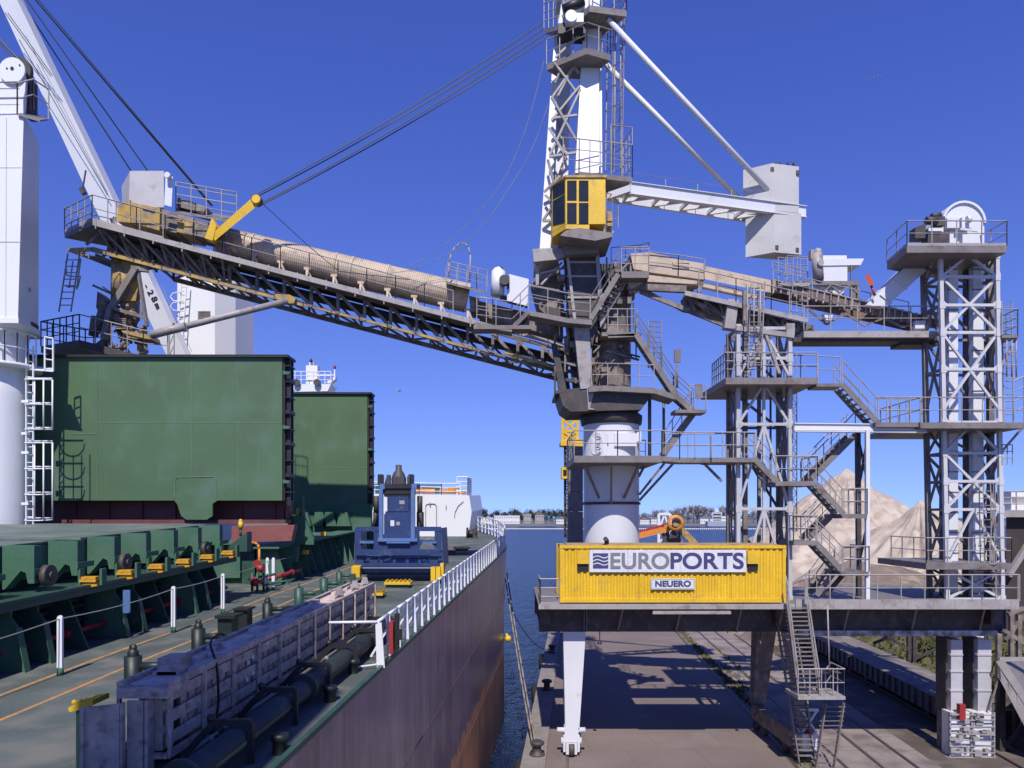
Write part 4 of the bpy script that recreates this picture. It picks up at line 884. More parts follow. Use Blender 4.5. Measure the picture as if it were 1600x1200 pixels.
m = MB(); m.lathe((cx, cy, 0), [(1.0, zz(578)), (1.55, zz(578)), (1.55, zz(572)), (1.0, zz(572))], 36); m.prism([P(46, 578, Y - .2), P(83, 581, Y - .2), P(83, 577, Y + .5), P(46, 573, Y + .5)], (0, 0, .05)); part(m, 'access_platform', M['shipwhite'], t)
m = MB(); pts = [(cx + 1.52 * math.cos(k), cy + 1.52 * math.sin(k), zz(573)) for k in [-PI / 2 - .9 + i * .28 for i in range(10)]]; m.rail(pts, 1.2, 3, .032, 1); m.rail([P(70, 578, Y - .2), P(83, 580, Y - .1)], 1.3, .5, .035, 2); part(m, 'access_railing', M['shipwhite'], t)
m = MB()
m.ladder(P(41, 820, Y - .35), P(41, 540, Y - .35), Vector((.18, .15, 0)), .035, .3)
for y0, y1 in ((812, 692), (671, 594)):
    n = 4 if y0 > 700 else 3
    for i in range(n):
        y = y0 + (y1 - y0) * i / (n - 1); ctr = P(62, y, Y - .35); m.path([ctr + Vector((.52 * -math.cos(k), -.42 * math.sin(k), -.04 * math.sin(k))) for k in [j * PI / 6 for j in range(7)]], .028, 5); m.pbar((40, y - 3), (82, y - 3), Y - .3, .04)
    for x in (54, 68, 82): m.ptube((x, y0), (x, y1), Y - .7, .03)
for y in (625, 675, 705, 785): m.pbox(33, 44, y, y + 4, Y - .4, .12)
part(m, 'caged_ladder', M['shipwhite'], t)
# second crane with jib
t = thing('ship_deck_crane', 'white ship crane behind the green covers with jib raised over the loading boom', 'ship crane', P(325, 830, 43.5)); Y = 43.5
m = MB(); ax = lambda x: P(x, 0, Y).x
plan = [(ax(277), Y), (ax(340), Y - .4), (ax(362), Y + .6), (ax(374), Y + 2.4), (ax(270), Y + 2.4)]; zb, zt = P(0, 640, Y).z, P(0, 432, Y).z
m.prism([(x, y, zb) for x, y in plan], (0, 0, zt - zb)); h = part(m, 'crane_house', M['shipwhite'], t)
m = MB(); m.lathe((ax(325), Y + 1.2, 0), [(1.6, P(0, 860, Y).z), (1.6, zb)], 28); part(m, 'pedestal', M['shipwhite'], t)
m = MB()
for k in range(7): y = 486 + k * 2.4; m.pbox(309, 328, y, y + 1.6, Y - .42, .12)
part(m, 'vent_grille', M['grey'], h)
m = MB(); m.ladder(P(276, 548, Y - .6), P(284, 436, Y - .6), Vector((.3, 0, 0)), .04, .45)
for y in (455, 470): m.path([P(x, yy, Y - .7) for x, yy in ((287, y), (270, y + 3), (266, y + 9), (271, y + 15), (283, y + 16))], .035, 5)
part(m, 'ladder', M['shipwhite'], t)
m = MB(); Yj = 41.5; pA = [P(270, 575, Yj + .3), P(300, 575, Yj + .3)]; pB = [P(-65, -135, 37.5), P(-38, -135, 37.5)]
qa = [pA[0], pA[1], pA[1] + Vector((0, .9, 0)), pA[0] + Vector((0, .9, 0))]; m2 = .36
mid0, mid1 = P(141, 310, 40.1), P(177, 312, 40.1)
qm = [mid0, mid1, mid1 + Vector((0, .95, 0)), mid0 + Vector((0, .95, 0))]; qb = [pB[0], pB[1], pB[1] + Vector((0, 1, 0)), pB[0] + Vector((0, 1, 0))]
m.hexa(qa + qm); m.hexa(qm + qb); jib = part(m, 'jib', M['shipwhite'], t)
m = MB(); m.bar(P(40, 55, 38.0), P(168, 300, 39.9), .02, .03); m.bar(P(252, 445, 40.9), P(300, 550, 41.6), .02, .03); part(m, 'jib_seam', M['lgrey'], jib)
jd = (P(265, 520, 41.2) - P(165, 310, 40.05)).normalized(); ju = jd.cross(Vector((0, 1, 0))).normalized()
if ju.z < 0: ju = -ju
for s, (x, y), sz in (('-', (230, 446.5), .5), ('2', (235.5, 457), .48), ('8', (241.5, 467), .48), ('m', (246.5, 477.5), .4)):
    text_part(s, sz, 'jib_lettering', M['black'], jib, P(x, y, 40.07 + (y - 310) / 265 * 1.7) - ju * sz * .35, jd, ju, .02, .012, center=True)
text_part('S', .45, 'jib_lettering', M['black'], jib, P(171, 341, 40.24), jd, ju, .02, .012)
m = MB()
for a, b in (((-30, -95), (205, 268)), ((-28, -92), (207, 270)), ((-22, -90), (234, 272)), ((-21, -88), (236, 274)), ((4, -60), (330, 322)), ((7, -57), (331, 321)), ((20, -47), (333, 322))): m.path([P(*a, 38), P(*b, 42.8)], .032, 5)
part(m, 'luffing_wire', M['wire'], t)
m = MB()
for a, b in (((8, 20), (80, 120)), ((12, 20), (82, 118)), ((30, 62), (168, 305))): m.path([P(*a, 37.6), P(*b, 38.4 if b[0] < 100 else 39.8)], .02, 5)
part(m, 'hoist_wire', M['wire'], t)
m = MB(); m.path([P(-40, 20, 29), P(34, 98, 28.6)], .03, 5); m.path([P(-40, 24, 29.1), P(32, 102, 28.7)], .03, 5); solo(m, 'crane_wire', M['wire'], 'black wire running from the picture edge to the left crane sheave', 'wire', P(34, 98, 28.6))
# unseen house added behind the camera, its wall shaped to shade the near gangway
t = thing('added_shade_house', 'unseen white house added behind the viewpoint to shade the gangway', 'shade house', S(-12, -8, 0))
m = MB(); m.prism([S(u, -1, h * 1.234) for u, h in ((-7.09, 0), (-4.4, 0), (-4.4, 16.2), (-5.55, 16.6), (-5.6, 20.6), (-7.09, 20.8))], (0, -1.2, 0)); m.prism([S(-32, -20, 0), S(-7.7, -20, 0), S(-7.7, -34, 0), S(-32, -34, 0)], (0, 0, 11)); part(m, 'shade_house_wall', M['shipwhite'], t)
# mooring ropes
for i, (a, b, lab) in enumerate(((P(790, 905, 49), P(838, 1193, 31.5), 'mooring rope nearest the hull stretching from the bow to the quay bollard'), (P(792, 895, 52), P(842, 1190, 31.6), 'parallel mooring rope just right of the first bow rope'), (P(796, 945, 52), Q(-1.55, 55.6, .4), 'thin slack rope crossing the water from the bow to the portal'))):
    m = MB(); n = 14; sg = .35 if i < 2 else .9
    m.path([a.lerp(b, k / n) - Vector((0, 0, sg * 4 * (k / n) * (1 - k / n))) for k in range(n + 1)], .045 if i < 2 else .03, 6); solo(m, 'mooring_rope', M['rope'], lab, 'rope', b)
m = MB(); m.ball(P(794, 998, 47), .22, 12); m.ptube((791, 990), (796, 1000), 47, .08); solo(m, 'rope_float', M['yellow'], 'small yellow float hanging on the mooring ropes beside the hull', 'float', P(794, 998, 47))
# ================================================================ portal gantry on the quay
YP = 31.0                                                  # front plane of the portal
def zp(py, Y): return P(0, py, Y).z
def tubes(m, pts, r, n=6): return m.path(pts, r, n)
portal = thing('portal_gantry', 'wide grey steel portal straddling the quay with white front leg', 'gantry', Q(4, YP, 0))
YC_ = 36.0; ZD = zp(946, YP)                                           # platform deck level
m = MB()
x0, x1, x2 = P(842, 0, YP).x, P(1240, 0, YP).x, P(1588, 0, YP).x
xm0, xm1 = P(905, 0, YC_).x, P(1010, 0, YC_).x
m.box(x0, x2, YP - .1, YP + 2.9, ZD - .12, ZD); m.box(x0, x2, YP + 7.0, YP + 8.2, ZD - .12, ZD); m.box(x0, x0 + 1.0, YP + 2.902, YP + 6.998, ZD - .12, ZD); m.box(xm0, xm1, YP + 2.902, YP + 6.998, ZD - .12, ZD); m.box(x1 - .3, x2, YP + 2.902, YP + 6.998, ZD - .121, ZD - .001)
part(m, 'platform_deck', M['grey'], portal)
m = MB(); m.box(x0 - .02, x1, YP - .16, YP - .1, ZD - .14, ZD + .08); m.box(x1 + .02, x2, YP - .18, YP - .1, ZD - .14, ZD + .27)
for px in (1275, 1300, 1340, 1377, 1415, 1455, 1488, 1530, 1575): m.box(P(px, 0, YP).x, P(px, 0, YP).x + .03, YP - .2, YP - .15, ZD - .1, ZD + .25)
part(m, 'deck_edge', M['lgrey'], portal)
m = MB()
for (yo, dd) in ((1.2, .45), (7.0, .45)):
    m.box(x0 + .05, x1, YP + yo, YP + yo + dd, zp(987, YP + 1.2), ZD - .12); m.box(x1 + .002, x2 - .1, YP + yo + .02, YP + yo + dd - .02, zp(985, YP + 1.2), ZD - .125)
m.box(x0 + .05, x0 + .5, YP + .7, YP + 7, zp(980, YP), ZD - .13); m.box(x2 - .6, x2 - .1, YP + .7, YP + 7, zp(980, YP), ZD - .13); m.box(x1 - .5, x1, YP + .71, YP + 7, zp(982, YP), ZD - .13)
part(m, 'main_girder', mat('shaded_brown_girder', (.07, .055, .05), .65, var=.25, dirt=(.14, .11, .095), damt=.35, streak=.3), portal)  # dark tone puts the shade below the platform edge into the paint
m = MB()
for px in (965, 1056, 1150, 1215, 1318, 1424, 1530): m.bar(P(px, 986, YP + 1.15), P(px + 8, 951, YP - .0), .07, .12)
for px in (916, 920): m.box(P(px, 0, YP).x, P(px, 0, YP).x + .04, YP + 1.1, YP + 1.18, zp(986, YP + 1.2), ZD - .15)
part(m, 'girder_stiffener', M['grey'], portal)
m = MB(); m.box(P(1262, 0, YP).x, P(1582, 0, YP).x, YP + 1.0, YP + 1.8, zp(994, YP + 1), zp(985.4, YP + 1)); part(m, 'lower_flange', mat('worn_white_flange', (.55, .54, .52), .5, dirt=(.2, .16, .14), damt=.5, streak=.3), portal)
m = MB(); m.box(P(1019, 0, YP).x, P(1141, 0, YP).x, YP - .12, YP - .02, zp(959, YP), zp(955, YP)); m.box(P(1020, 0, YP).x, P(1140, 0, YP).x, YP - .11, YP + .1, zp(955, YP), zp(954, YP)); part(m, 'cable_channel', M['lgrey'], portal)
m = MB(); m.rail([(x0 + .05, YP + 1.8, ZD), (x0 + .05, YP - .05, ZD), (P(873, 0, YP).x, YP - .05, ZD)], 1.12, .65, .028, 2, .15); part(m, 'seaward_railing', M['lgrey'], portal)
m = MB(); m.rail([(P(px, 0, YP).x, YP - .12, ZD + .2) for px in (1258, 1590)], 1.1, .95, .026, 1); m.rail([(P(1588, 0, YP).x, YP - .1, ZD + .2), (P(1588, 0, YP).x, YP + 5, ZD + .2)], 1.1, 1.2, .026, 1); part(m, 'platform_railing', M['lgrey'], portal)
# legs
def leg(name, base, top, wb, wt, db, dt, mt, lab=None):
    b, t_ = Vector(base), Vector(top); m = MB()
    def ring(c, w_, d): return [c + Vector((-w_ / 2, -d / 2, 0)), c + Vector((w_ / 2, -d / 2, 0)), c + Vector((w_ / 2, d / 2, 0)), c + Vector((-w_ / 2, d / 2, 0))]
    m.hexa(ring(b, wb, db) + ring(t_, wt, dt)); return part(m, name, mt, portal, lab)
zt = zp(987, YP + 1.2)
leg('leg', (P(895, 0, YP + 1.2).x - .02, YP + 1.5, 1.25), (P(897.5, 0, YP + 1.2).x, YP + 1.5, zt), .62, .98, .6, .7, M['white'], 'white tapered front leg')
lx = Q(-.2, YP + 7.3).x
leg('leg', (P(895, 0, YP).x + .5, YP + 7.2, .9), (P(897, 0, YP).x + .55, YP + 7.2, zt), .6, .95, .6, .75, M['grey'])
lr = Q(9.4, YP + 5.5, 0)
leg('leg', (lr.x - .2, YP + 5.6, 1.2), (lr.x + .15, YP + 5.6, zt), .6, 1.0, .6, .9, M['dust'], 'dusty grey rear leg')
l2 = Q(9.4, YP + .6, 0); l2.x = P(1261, 0, YP + .6).x
leg('leg', (l2.x, YP + .7, 1.3), (l2.x - .5, YP + 1.4, zt), .42, .5, .5, .6, M['lgrey'])
m = MB()
bx = P(893, 0, YP + 1.2).x; ybx = YP + 1.2
m.box(bx - .3, bx + .3, ybx, ybx + .6, .62, 1.25); m.box(bx - .24, bx + .24, ybx - .06, ybx, .1, .6); m.tube((bx - .62, ybx + .2, 1.1), (bx + .62, ybx + .2, 1.1), .12, 10); m.tube((bx - .45, ybx + .2, .62), (bx + .45, ybx + .2, .62), .16, 12); m.box(bx - .36, bx - .26, ybx - .02, ybx + .5, .2, .9); m.box(bx + .26, bx + .36, ybx - .02, ybx + .5, .2, .9)
part(m, 'bogie', M['white'], portal)
for wx in (bx,):
    for dy in (.0, 1.2): m = MB(); m.disc((wx - .12, ybx + dy, .3), (1, 0, 0), .28, .24, 18); part(m, 'bogie_wheel', M['dgrey'], portal)
m = MB(); b2 = l2.x
m.box(b2 - .32, b2 + .32, YP + .3, YP + .9, .5, 1.3); m.tube((b2 - .5, YP + .5, 1.05), (b2 + .5, YP + .5, 1.05), .12, 10); m.bar((b2 - .3, YP + .35, 1.3), (b2 + .3, YP + .35, 2.2), .08); m.bar((b2 + .3, YP + .35, 1.3), (b2 - .3, YP + .35, 2.2), .08); m.box(b2 - .4, b2 + .4, YP + .34, YP + .5, 2.2, 2.3); part(m, 'bogie', M['white'], portal)
m = MB(); m.lathe((b2, YP + .3, 1.35), [(.16, 0), (.16, .1), (.1, .2), (.01, .24)], 12); part(m, 'warning_lamp', M['red'], portal)
m = MB(); m.bar(lr + Vector((-.3, 0, .9)), l2 + Vector((-.4, .2, .9)), .55, .7); part(m, 'sill_beam', M['dust'], portal)
for d in (.2, 1.2, 3.6, 4.6):
    m = MB(); m.disc(l2.lerp(lr, d / 4.9) + Vector((-.5, 0, .3)), (1, 0, 0), .28, .2, 16); part(m, 'bogie_wheel', M['dgrey'], portal)
for px in (937, 1188):
    m = MB(); q = P(px, 985, YP + 1); m.tube(q, q + Vector((0, 0, -.45)), .02, 5); m.lathe(q + Vector((0, 0, -.6)), [(.1, 0), (.08, .12), (.02, .17)], 10); part(m, 'hanging_lamp', M['black'], portal)
# ---------------------------------------------------------------- yellow container with signs
cont = thing('yellow_container', 'long yellow corrugated container on the portal carrying the company sign', 'container', P(1051, 945, YP + .02)); Yc = YP + .04
X0, X1, Z0, Z1 = P(875, 0, Yc).x, P(1228, 0, Yc).x, zp(943, Yc) + .04, zp(852, Yc)
def corr(m, p, q, z0, z1, n, d, nrm):
    p, q, nrm = Vector(p), Vector(q), Vector(nrm); vs = []; prof = [(0, 0), (.3, 0), (.5, 1), (.8, 1)]
    for i in range(n):
        for t_, o in prof: b = p.lerp(q, (i + t_) / n) - nrm * o * d; vs.append(b)
    vs.append(q); N = len(vs); m.add([Vector((v.x, v.y, z0)) for v in vs] + [Vector((v.x, v.y, z1)) for v in vs], [(i, i + 1, i + 1 + N, i + N) for i in range(N - 1)])
m = MB(); corr(m, (X0 + .12, Yc + .05, 0), (X1 - .12, Yc + .05, 0), Z0 + .15, Z1 - .12, 36, .05, (0, -1, 0)); part(m, 'front_wall', M['yellow'], cont)
m = MB()
for px in (1000, 1143): m.pbox(px, px + 3, 856, 939, Yc + .03, .05)
part(m, 'sheet_joint', M['yellow'], cont)
m = MB(); corr(m, (X0 + .03, Yc + 2.3, 0), (X0 + .03, Yc + .1, 0), Z0 + .15, Z1 - .12, 10, .045, (-1, 0, 0)); corr(m, (X1 - .03, Yc + .1, 0), (X1 - .03, Yc + 2.3, 0), Z0 + .15, Z1 - .12, 10, .045, (1, 0, 0)); m.box(X0 + .1, X1 - .1, Yc + 2.3, Yc + 2.4, Z0 + .1, Z1 - .1); part(m, 'side_wall', M['yellow'], cont)
m = MB()
for x in (X0, X1 - .13): m.box(x, x + .13, Yc, Yc + .13, Z0, Z1); m.box(x, x + .13, Yc + 2.3, Yc + 2.43, Z0, Z1)
m.box(X0 + .13, X1 - .13, Yc + .005, Yc + .12, Z1 - .13, Z1 - .004); m.box(X0 + .13, X1 - .13, Yc + .006, Yc + .12, Z0, Z0 + .16)
for x in (X0 - .012, X1 - .145):
    for z in (Z0 - .004, Z1 - .13): m.box(x, x + .157, Yc - .014, Yc + .16, z, z + .134)
part(m, 'corner_frame', M['yellow'], cont)
m = MB(); m.box(X0 + .05, X1 - .05, Yc + .04, Yc + 2.38, Z1 - .1, Z1 + .0); m.box(X0 + .3, X1 - .2, Yc + .5, Yc + 2.0, Z1, Z1 + .04); part(m, 'roof', mat('dusty_container_roof', (.42, .31, .15), .8, var=.15, dirt=(.25, .2, .15), damt=.4), cont)
m = MB(); xa = P(1170, 0, Yc).x; xb = P(1195, 0, Yc).x
for (pa, pb) in ((902, 920), (1168, 1186)): m.pbox(pa, pb, 860, 881, Yc - .1, .22)
part(m, 'vent_hood', M['yellow'], cont)
m = MB()
for (pa, pb) in ((902, 920), (1168, 1184)): m.pbox(pa, pb, 881.5, 892, Yc - .002, .06)
part(m, 'vent_opening', M['black'], cont)
m = MB(); m.ptube((948, 853), (948, 845), Yc + .6, .1, n=12); m.tube(P(948, 845, Yc + .6), P(946, 842, Yc + .3), .1, 12); part(m, 'vent_pipe', M['black'], cont)
m = MB(); ys = Yc - .05; m.pbox(921, 1166, 859, 894, ys, .04); sg = part(m, 'sign_board', M['signw'], cont)
xd, ud = (1, 0, 0), (0, 0, 1)
text_part('EURO', .93, 'sign_lettering', M['letg'], sg, P(953.8, 888.0, ys - .012), xd, ud, .005, .022, fit=92.2 * ys / F)
text_part('PORTS', .93, 'sign_lettering', M['letb'], sg, P(1047.6, 888.0, ys - .012), xd, ud, .005, .022, fit=114.5 * ys / F)
m = MB(); sx0, sx1, sy0, sy1 = 926.5, 950.5, 864.5, 888                        # square mark cut by three white waves
def wv(x, y): t = (x - sx0) / (sx1 - sx0); return y - 1.9 * math.sin((t * 1.02 - .02) * 2 * PI) + 1.5 * (1 - t)
N = 14; bands = [(None, 868.0), (870.2, 873.6), (875.8, 879.2), (881.4, None)]
for lo, hi in bands:
    up_ = [(sx0 + (sx1 - sx0) * i / N) for i in range(N + 1)]
    top = [(x, sy0 if lo is None else min(sy1, max(sy0, wv(x, lo)))) for x in up_]; bot = [(x, sy1 if hi is None else min(sy1, max(sy0, wv(x, hi)))) for x in up_]
    for i in range(N): m.ppoly([top[i], top[i + 1], bot[i + 1], bot[i]], ys - .016, .014)
part(m, 'sign_emblem', M['letb'], sg)
m = MB(); m.pbox(1017, 1086, 904, 921, ys + .01, .03); s2 = part(m, 'name_plate', M['signw'], cont)
m = MB()
for (a, b, c, d) in ((1018, 1085, 905.0, 905.8), (1018, 1085, 919.3, 920.1), (1018, 1019, 906, 919), (1084, 1085, 906, 919)): m.pbox(a, b, c, d, ys + .004, .004)
part(m, 'plate_border', M['lgrey'], s2)
text_part('NEUERO', .34, 'plate_lettering', M['letb'], s2, P(1051.5, 916.3, ys + .0), xd, ud, .004, .014, 1.13, True, fit=56 * Yc / F)

# ================================================================ the ship loader crane
YC = 36.0
def YB(px): return 36 - (955 - px) * .0042                  # the boom swings a little toward the ship and the viewer
crane = thing('loading_crane', 'tall grey and white slewing bulk loader with long dusty conveyor boom', 'crane', P(955, 945, YC))
cxx = P(955, 0, YC).x
def zc(py): return P(0, py, YC - 1.35).z
m = MB(); m.lathe((cxx, YC, 0), [(1.35, ZD), (1.35, zc(652))], 48); col = part(m, 'column', M['white'], crane)
m = MB(); m.lathe((cxx, YC, 0), [(1.35, zc(788)), (1.42, zc(788)), (1.42, zc(784)), (1.35, zc(784))], 48); m.lathe((cxx, YC, 0), [(1.35, zc(660)), (1.46, zc(659)), (1.5, zc(652)), (1.5, zc(645)), (1.3, zc(640))], 48); part(m, 'slew_ring', M['dgrey'], crane)
m = MB(); yd = YC - 1.4
for a in (-.55,):
    pts = []
    for k in range(20):
        t_ = 2 * PI * k / 20; px = 933 + 9 * math.copysign(abs(math.cos(t_)) ** .7, math.cos(t_)); py = 693 + 17 * math.copysign(abs(math.sin(t_)) ** .7, math.sin(t_)); X = P(px, 0, YC - 1.25).x; yy = YC - math.sqrt(max(.01, 1.35 ** 2 - (X - cxx) ** 2)); pts.append(Vector((X, yy - .05, P(0, py, YC - 1.2).z)))
    m.prism(pts, (0, .08, 0))
dr = part(m, 'door', M['white'], col)
m = MB(); m.path([P(x, y, YC - 1.36) for x, y in ((932, 682), (938, 684), (937, 687), (932, 687))], .025, 5); m.path([P(x, y, YC - 1.36) for x, y in ((932, 699), (938, 700), (937, 703), (932, 703))], .025, 5); part(m, 'handle', M['dgrey'], dr)
m = MB(); m.pbox(960, 995, 677, 697, YC - 1.45, .25); m.pbox(949, 951, 678, 693, YC - 1.4, .08); m.pbox(995, 1002, 672, 690, YC - .9, .3); part(m, 'junction_box', M['white'], col)
# ring platform with catwalk to the lattice tower
def deckstrip(m, pts, Y0, Y1, th=.2):
    for (a, b) in zip(pts, pts[1:]):
        m.prism([P(*a, Y0), P(*b, Y0), P(*b, Y0) + Vector((0, Y1 - Y0, 0)), P(*a, Y0) + Vector((0, Y1 - Y0, 0))], (0, 0, -th))
YR = YC - 3.3
m = MB(); deckstrip(m, [(897, 712), (1034, 712)], YR, YC + 1.5, .3); deckstrip(m, [(1034, 712.5), (1062, 715), (1085, 715), (1112, 715)], YR + .1, YR + 1.3, .22); part(m, 'ring_platform', M['grey'], crane)
m = MB(); m.rail([P(x, y, YR + .05) for x, y in ((897, 712), (965, 712), (1034, 712), (1062, 715), (1110, 715))], 1.12, .85, .026); m.rail([P(x, y, YR + 1.3) for x, y in ((1040, 715), (1110, 715))], 1.1, 1, .024); m.rail([P(897, 712, YR), P(897, 712, YR) + Vector((0, 3.6, 0))], 1.1, 1.2, .024); m.rail([P(897, 712, YR) + Vector((0, 4, 0)), P(1034, 712, YR) + Vector((0, 4, 0))], 1.1, 1.2, .024); part(m, 'ring_railing', M['lgrey'], crane)
m = MB()
for a, b in (((912, 722), (936, 778)), ((955, 722), (955, 786)), ((1000, 722), (975, 778))): m.bar(P(*a, YR + .2), P(*b, YC - 1.38), .1)
for a, b, Y in (((1038, 724), (999, 773), YC - .6), ((1052, 724), (999, 782), YC - .2), ((1010, 722), (998, 745), YC - .4), ((1128, 752), (1098, 722), YR + .5)): m.bar(P(*a, Y), P(*b, Y), .11)
part(m, 'platform_brace', M['grey'], crane)
# slewing turret
m = MB(); m.ppoly([(874, 615), (900, 611), (1004, 609), (1020, 607), (1018, 618), (1002, 640), (892, 643), (880, 634)], YC - 1.7, 3.2); m.ppoly([(868, 610), (905, 606), (905, 611), (868, 615)], YC - 1.6, 3); part(m, 'turret_base', M['dgrey'], crane)
m = MB(); m.ppoly([(884, 397), (934, 394), (938, 470), (930, 520), (926, 540), (896, 515), (889, 490)], YC - 1.35, 1.3); m.ppoly([(862, 536), (871, 538), (886, 612), (874, 613)], YC - .9, .4); m.ppoly([(870, 530), (878, 530), (892, 612), (884, 613)], YC + .8, .4); m.ppoly([(884, 500), (900, 512), (908, 606), (896, 606)], YC - .5, .5); m.ppoly([(866, 560), (905, 568), (905, 573), (866, 565)], YC - .8, .2); m.ppoly([(870, 588), (905, 594), (905, 599), (870, 593)], YC - .8, .2); m.ppoly([(852, 478), (885, 486), (885, 505), (856, 500)], YC - .3, .8); m.pbox(936, 978, 412, 500, YC + .2, 1.4)
part(m, 'turret_frame', M['dgrey'], crane)
m = MB(); m.ppoly([(897, 512), (921, 512), (926, 606), (907, 608)], YC - 1.55, .5); m.ppoly([(917, 606), (930, 606), (922, 637), (931, 640), (919, 640)], YC - 1.75, .3); m.ppoly([(884, 392), (888, 392), (902, 512), (897, 512)], YC - 1.5, .4); m.ppoly([(930, 392), (936, 392), (945, 500), (938, 512)], YC - 1.45, .4)
for y in (408, 430, 463): m.pbox(886, 934, y, y + 3, YC - 1.42, .1)
part(m, 'turret_leg', M['lgrey'], crane)
m = MB(); m.lathe((cxx, YC, 0), [(.95, zp(606, YC)), (.95, zp(470, YC))], 32); m.ppoly([(940, 500), (985, 505), (975, 600), (945, 600)], YC - .4, 1.5); part(m, 'turret_drum', M['dust'], crane)
m = MB(); random.seed(5)
for k in range(70):
    x, y = random.uniform(862, 1000), random.uniform(400, 600); dx, dy = random.choice(((0, 40), (45, 12), (30, -30), (25, 35), (0, 55), (50, 14)))
    if x + dx < 1005: m.bar(P(x, y, YC - random.uniform(.6, 1.4)), P(x + dx, y + dy, YC - random.uniform(.2, 1.2)), random.uniform(.04, .1))
for k in range(34):
    x, y = random.uniform(868, 985), random.uniform(405, 600); m.pbox(x, x + random.uniform(4, 12), y, y + random.uniform(4, 12), YC - random.uniform(.7, 1.5), .4)
part(m, 'turret_bracing', M['dust'], crane)
m = MB(); m.ppoly([(832, 389), (874, 387), (884, 383), (948, 352), (960, 362), (950, 376), (890, 398), (872, 405), (834, 409)], YC - 1.5, .35); m.pbox(836, 872, 390, 406, YC - 1.1, 2.6); part(m, 'cross_beam', M['lgrey'], crane)
m = MB(); m.ppoly([(838, 409), (872, 406), (884, 470), (858, 470), (842, 445)], YC + .4, .15); m.bar(P(843, 428, YC - 1), P(884, 418, YC - 1), .09); m.bar(P(845, 445, YC - .9), P(878, 410, YC - .9), .09); m.pbox(837, 842, 408, 445, YC - 1.1, .2); part(m, 'lower_mast', M['lgrey'], crane)
# platforms and stairs round the turret
m = MB()
deckstrip(m, [(920, 604), (945, 602), (1022, 606), (1055, 616)], YC - 2.1, YC - .6, .25)
m.pbox(971, 1014, 424, 434, YC - 2.0, 1.6); m.pbox(940, 1000, 519, 525, YC - 1.9, 1.2); m.prism([P(950, 523, YC - 1.9), P(992, 521, YC - 1.9), P(1002, 521, YC - .7), P(950, 523, YC - .7)], (0, 0, -.15)); deckstrip(m, [(826, 485), (888, 497), (925, 500)], YC - 2.1, YC - 1.2, .22); m.pbox(740, 830, 508, 514, YB(780) - 1.2, .9); deckstrip(m, [(742, 503), (800, 512)], YB(760) - 1.1, YB(760) - .3, .2)
m.pbox(1055, 1104, 640, 645, YC - 2.1, 1.0)
part(m, 'turret_platform', M['grey'], crane)
m = MB()
R_ = lambda pts, Y, **k: m.rail([P(x, y, Y) for x, y in pts], **k)
R_([(924, 603), (975, 604), (1022, 606)], YC - 2.05, h=1.05, sp=.8); R_([(971, 425), (1014, 425)], YC - 1.95, h=1.15, sp=.75, mids=2); R_([(971, 425), (1014, 425)], YC - .5, h=1.1, sp=.8); R_([(950, 520), (995, 520)], YC - 1.9, h=1.1, sp=.5, mids=2); R_([(826, 485), (886, 497), (922, 500)], YC - 2.05, h=1.15, sp=.8, mids=2); R_([(826, 483), (886, 494)], YC - 1.2, h=1.15, sp=1.0, mids=1)
R_([(745, 505), (770, 508), (800, 512), (826, 486)], YB(770) - 1.1, h=1.2, sp=.6, mids=2); R_([(745, 502), (775, 508)], YB(770) - .1, h=1.2, sp=.6, mids=1); R_([(1078, 640), (1103, 640)], YC - 2.05, h=1.15, sp=.4, mids=1); R_([(1103, 640), (1103, 640.01)], YC - 2.0, h=1.15)
R_([(955, 428), (1000, 424), (1014, 420)], YC + .5, h=1.3, sp=.6)
part(m, 'turret_railing', M['lgrey'], crane)
m = MB(); wvv = Vector((.08, .8, 0))
m.stairs(P(994, 522, YC - 2.0), P(1056, 617, YC - 2.0), wvv, sw=.26); m.stairs(P(1055, 617, YC - 2.0), P(1084, 643, YC - 2.0), wvv, sw=.26, n=4); m.stairs(P(1084, 645, YC - 1.2), P(1036, 711, YC - 1.2), wvv, sw=.3, rails=False); m.rail([P(1080, 643, YC - 1.2), P(1036, 711, YC - 1.2)], 1.0, .8, .022)
m.stairs(P(966, 428, YC - 1.9), P(923, 498, YC - 1.9), Vector((.5, .5, 0)), sw=.24, rails=False); m.rail([P(966, 428, YC - 1.9), P(923, 498, YC - 1.9)], 1.0, .9, .022)
part(m, 'stair_flight', M['grey'], crane)
m = MB(); m.ptube((1015, 606), (1015, 712), YC - .2, .09); m.ptube((1037, 606), (1037, 712), YC - .2, .07); m.ptube((1058, 568), (1058, 606), YC - 2.0, .05); m.pbox(1054, 1064, 546, 566, YC - 2.05, .1); m.pbox(1087, 1098, 600, 622, YC - 2.12, .05); part(m, 'lamp_post', M['grey'], crane)
m = MB()
for x in (1013, 1022, 1033): m.ptube((x, 500), (x, 575), YC - .6, .03)
for y in range(502, 575, 8): m.ptube((1013, y), (1033, y + 1), YC - .6, .02)
part(m, 'rear_ladder', M['grey'], crane)
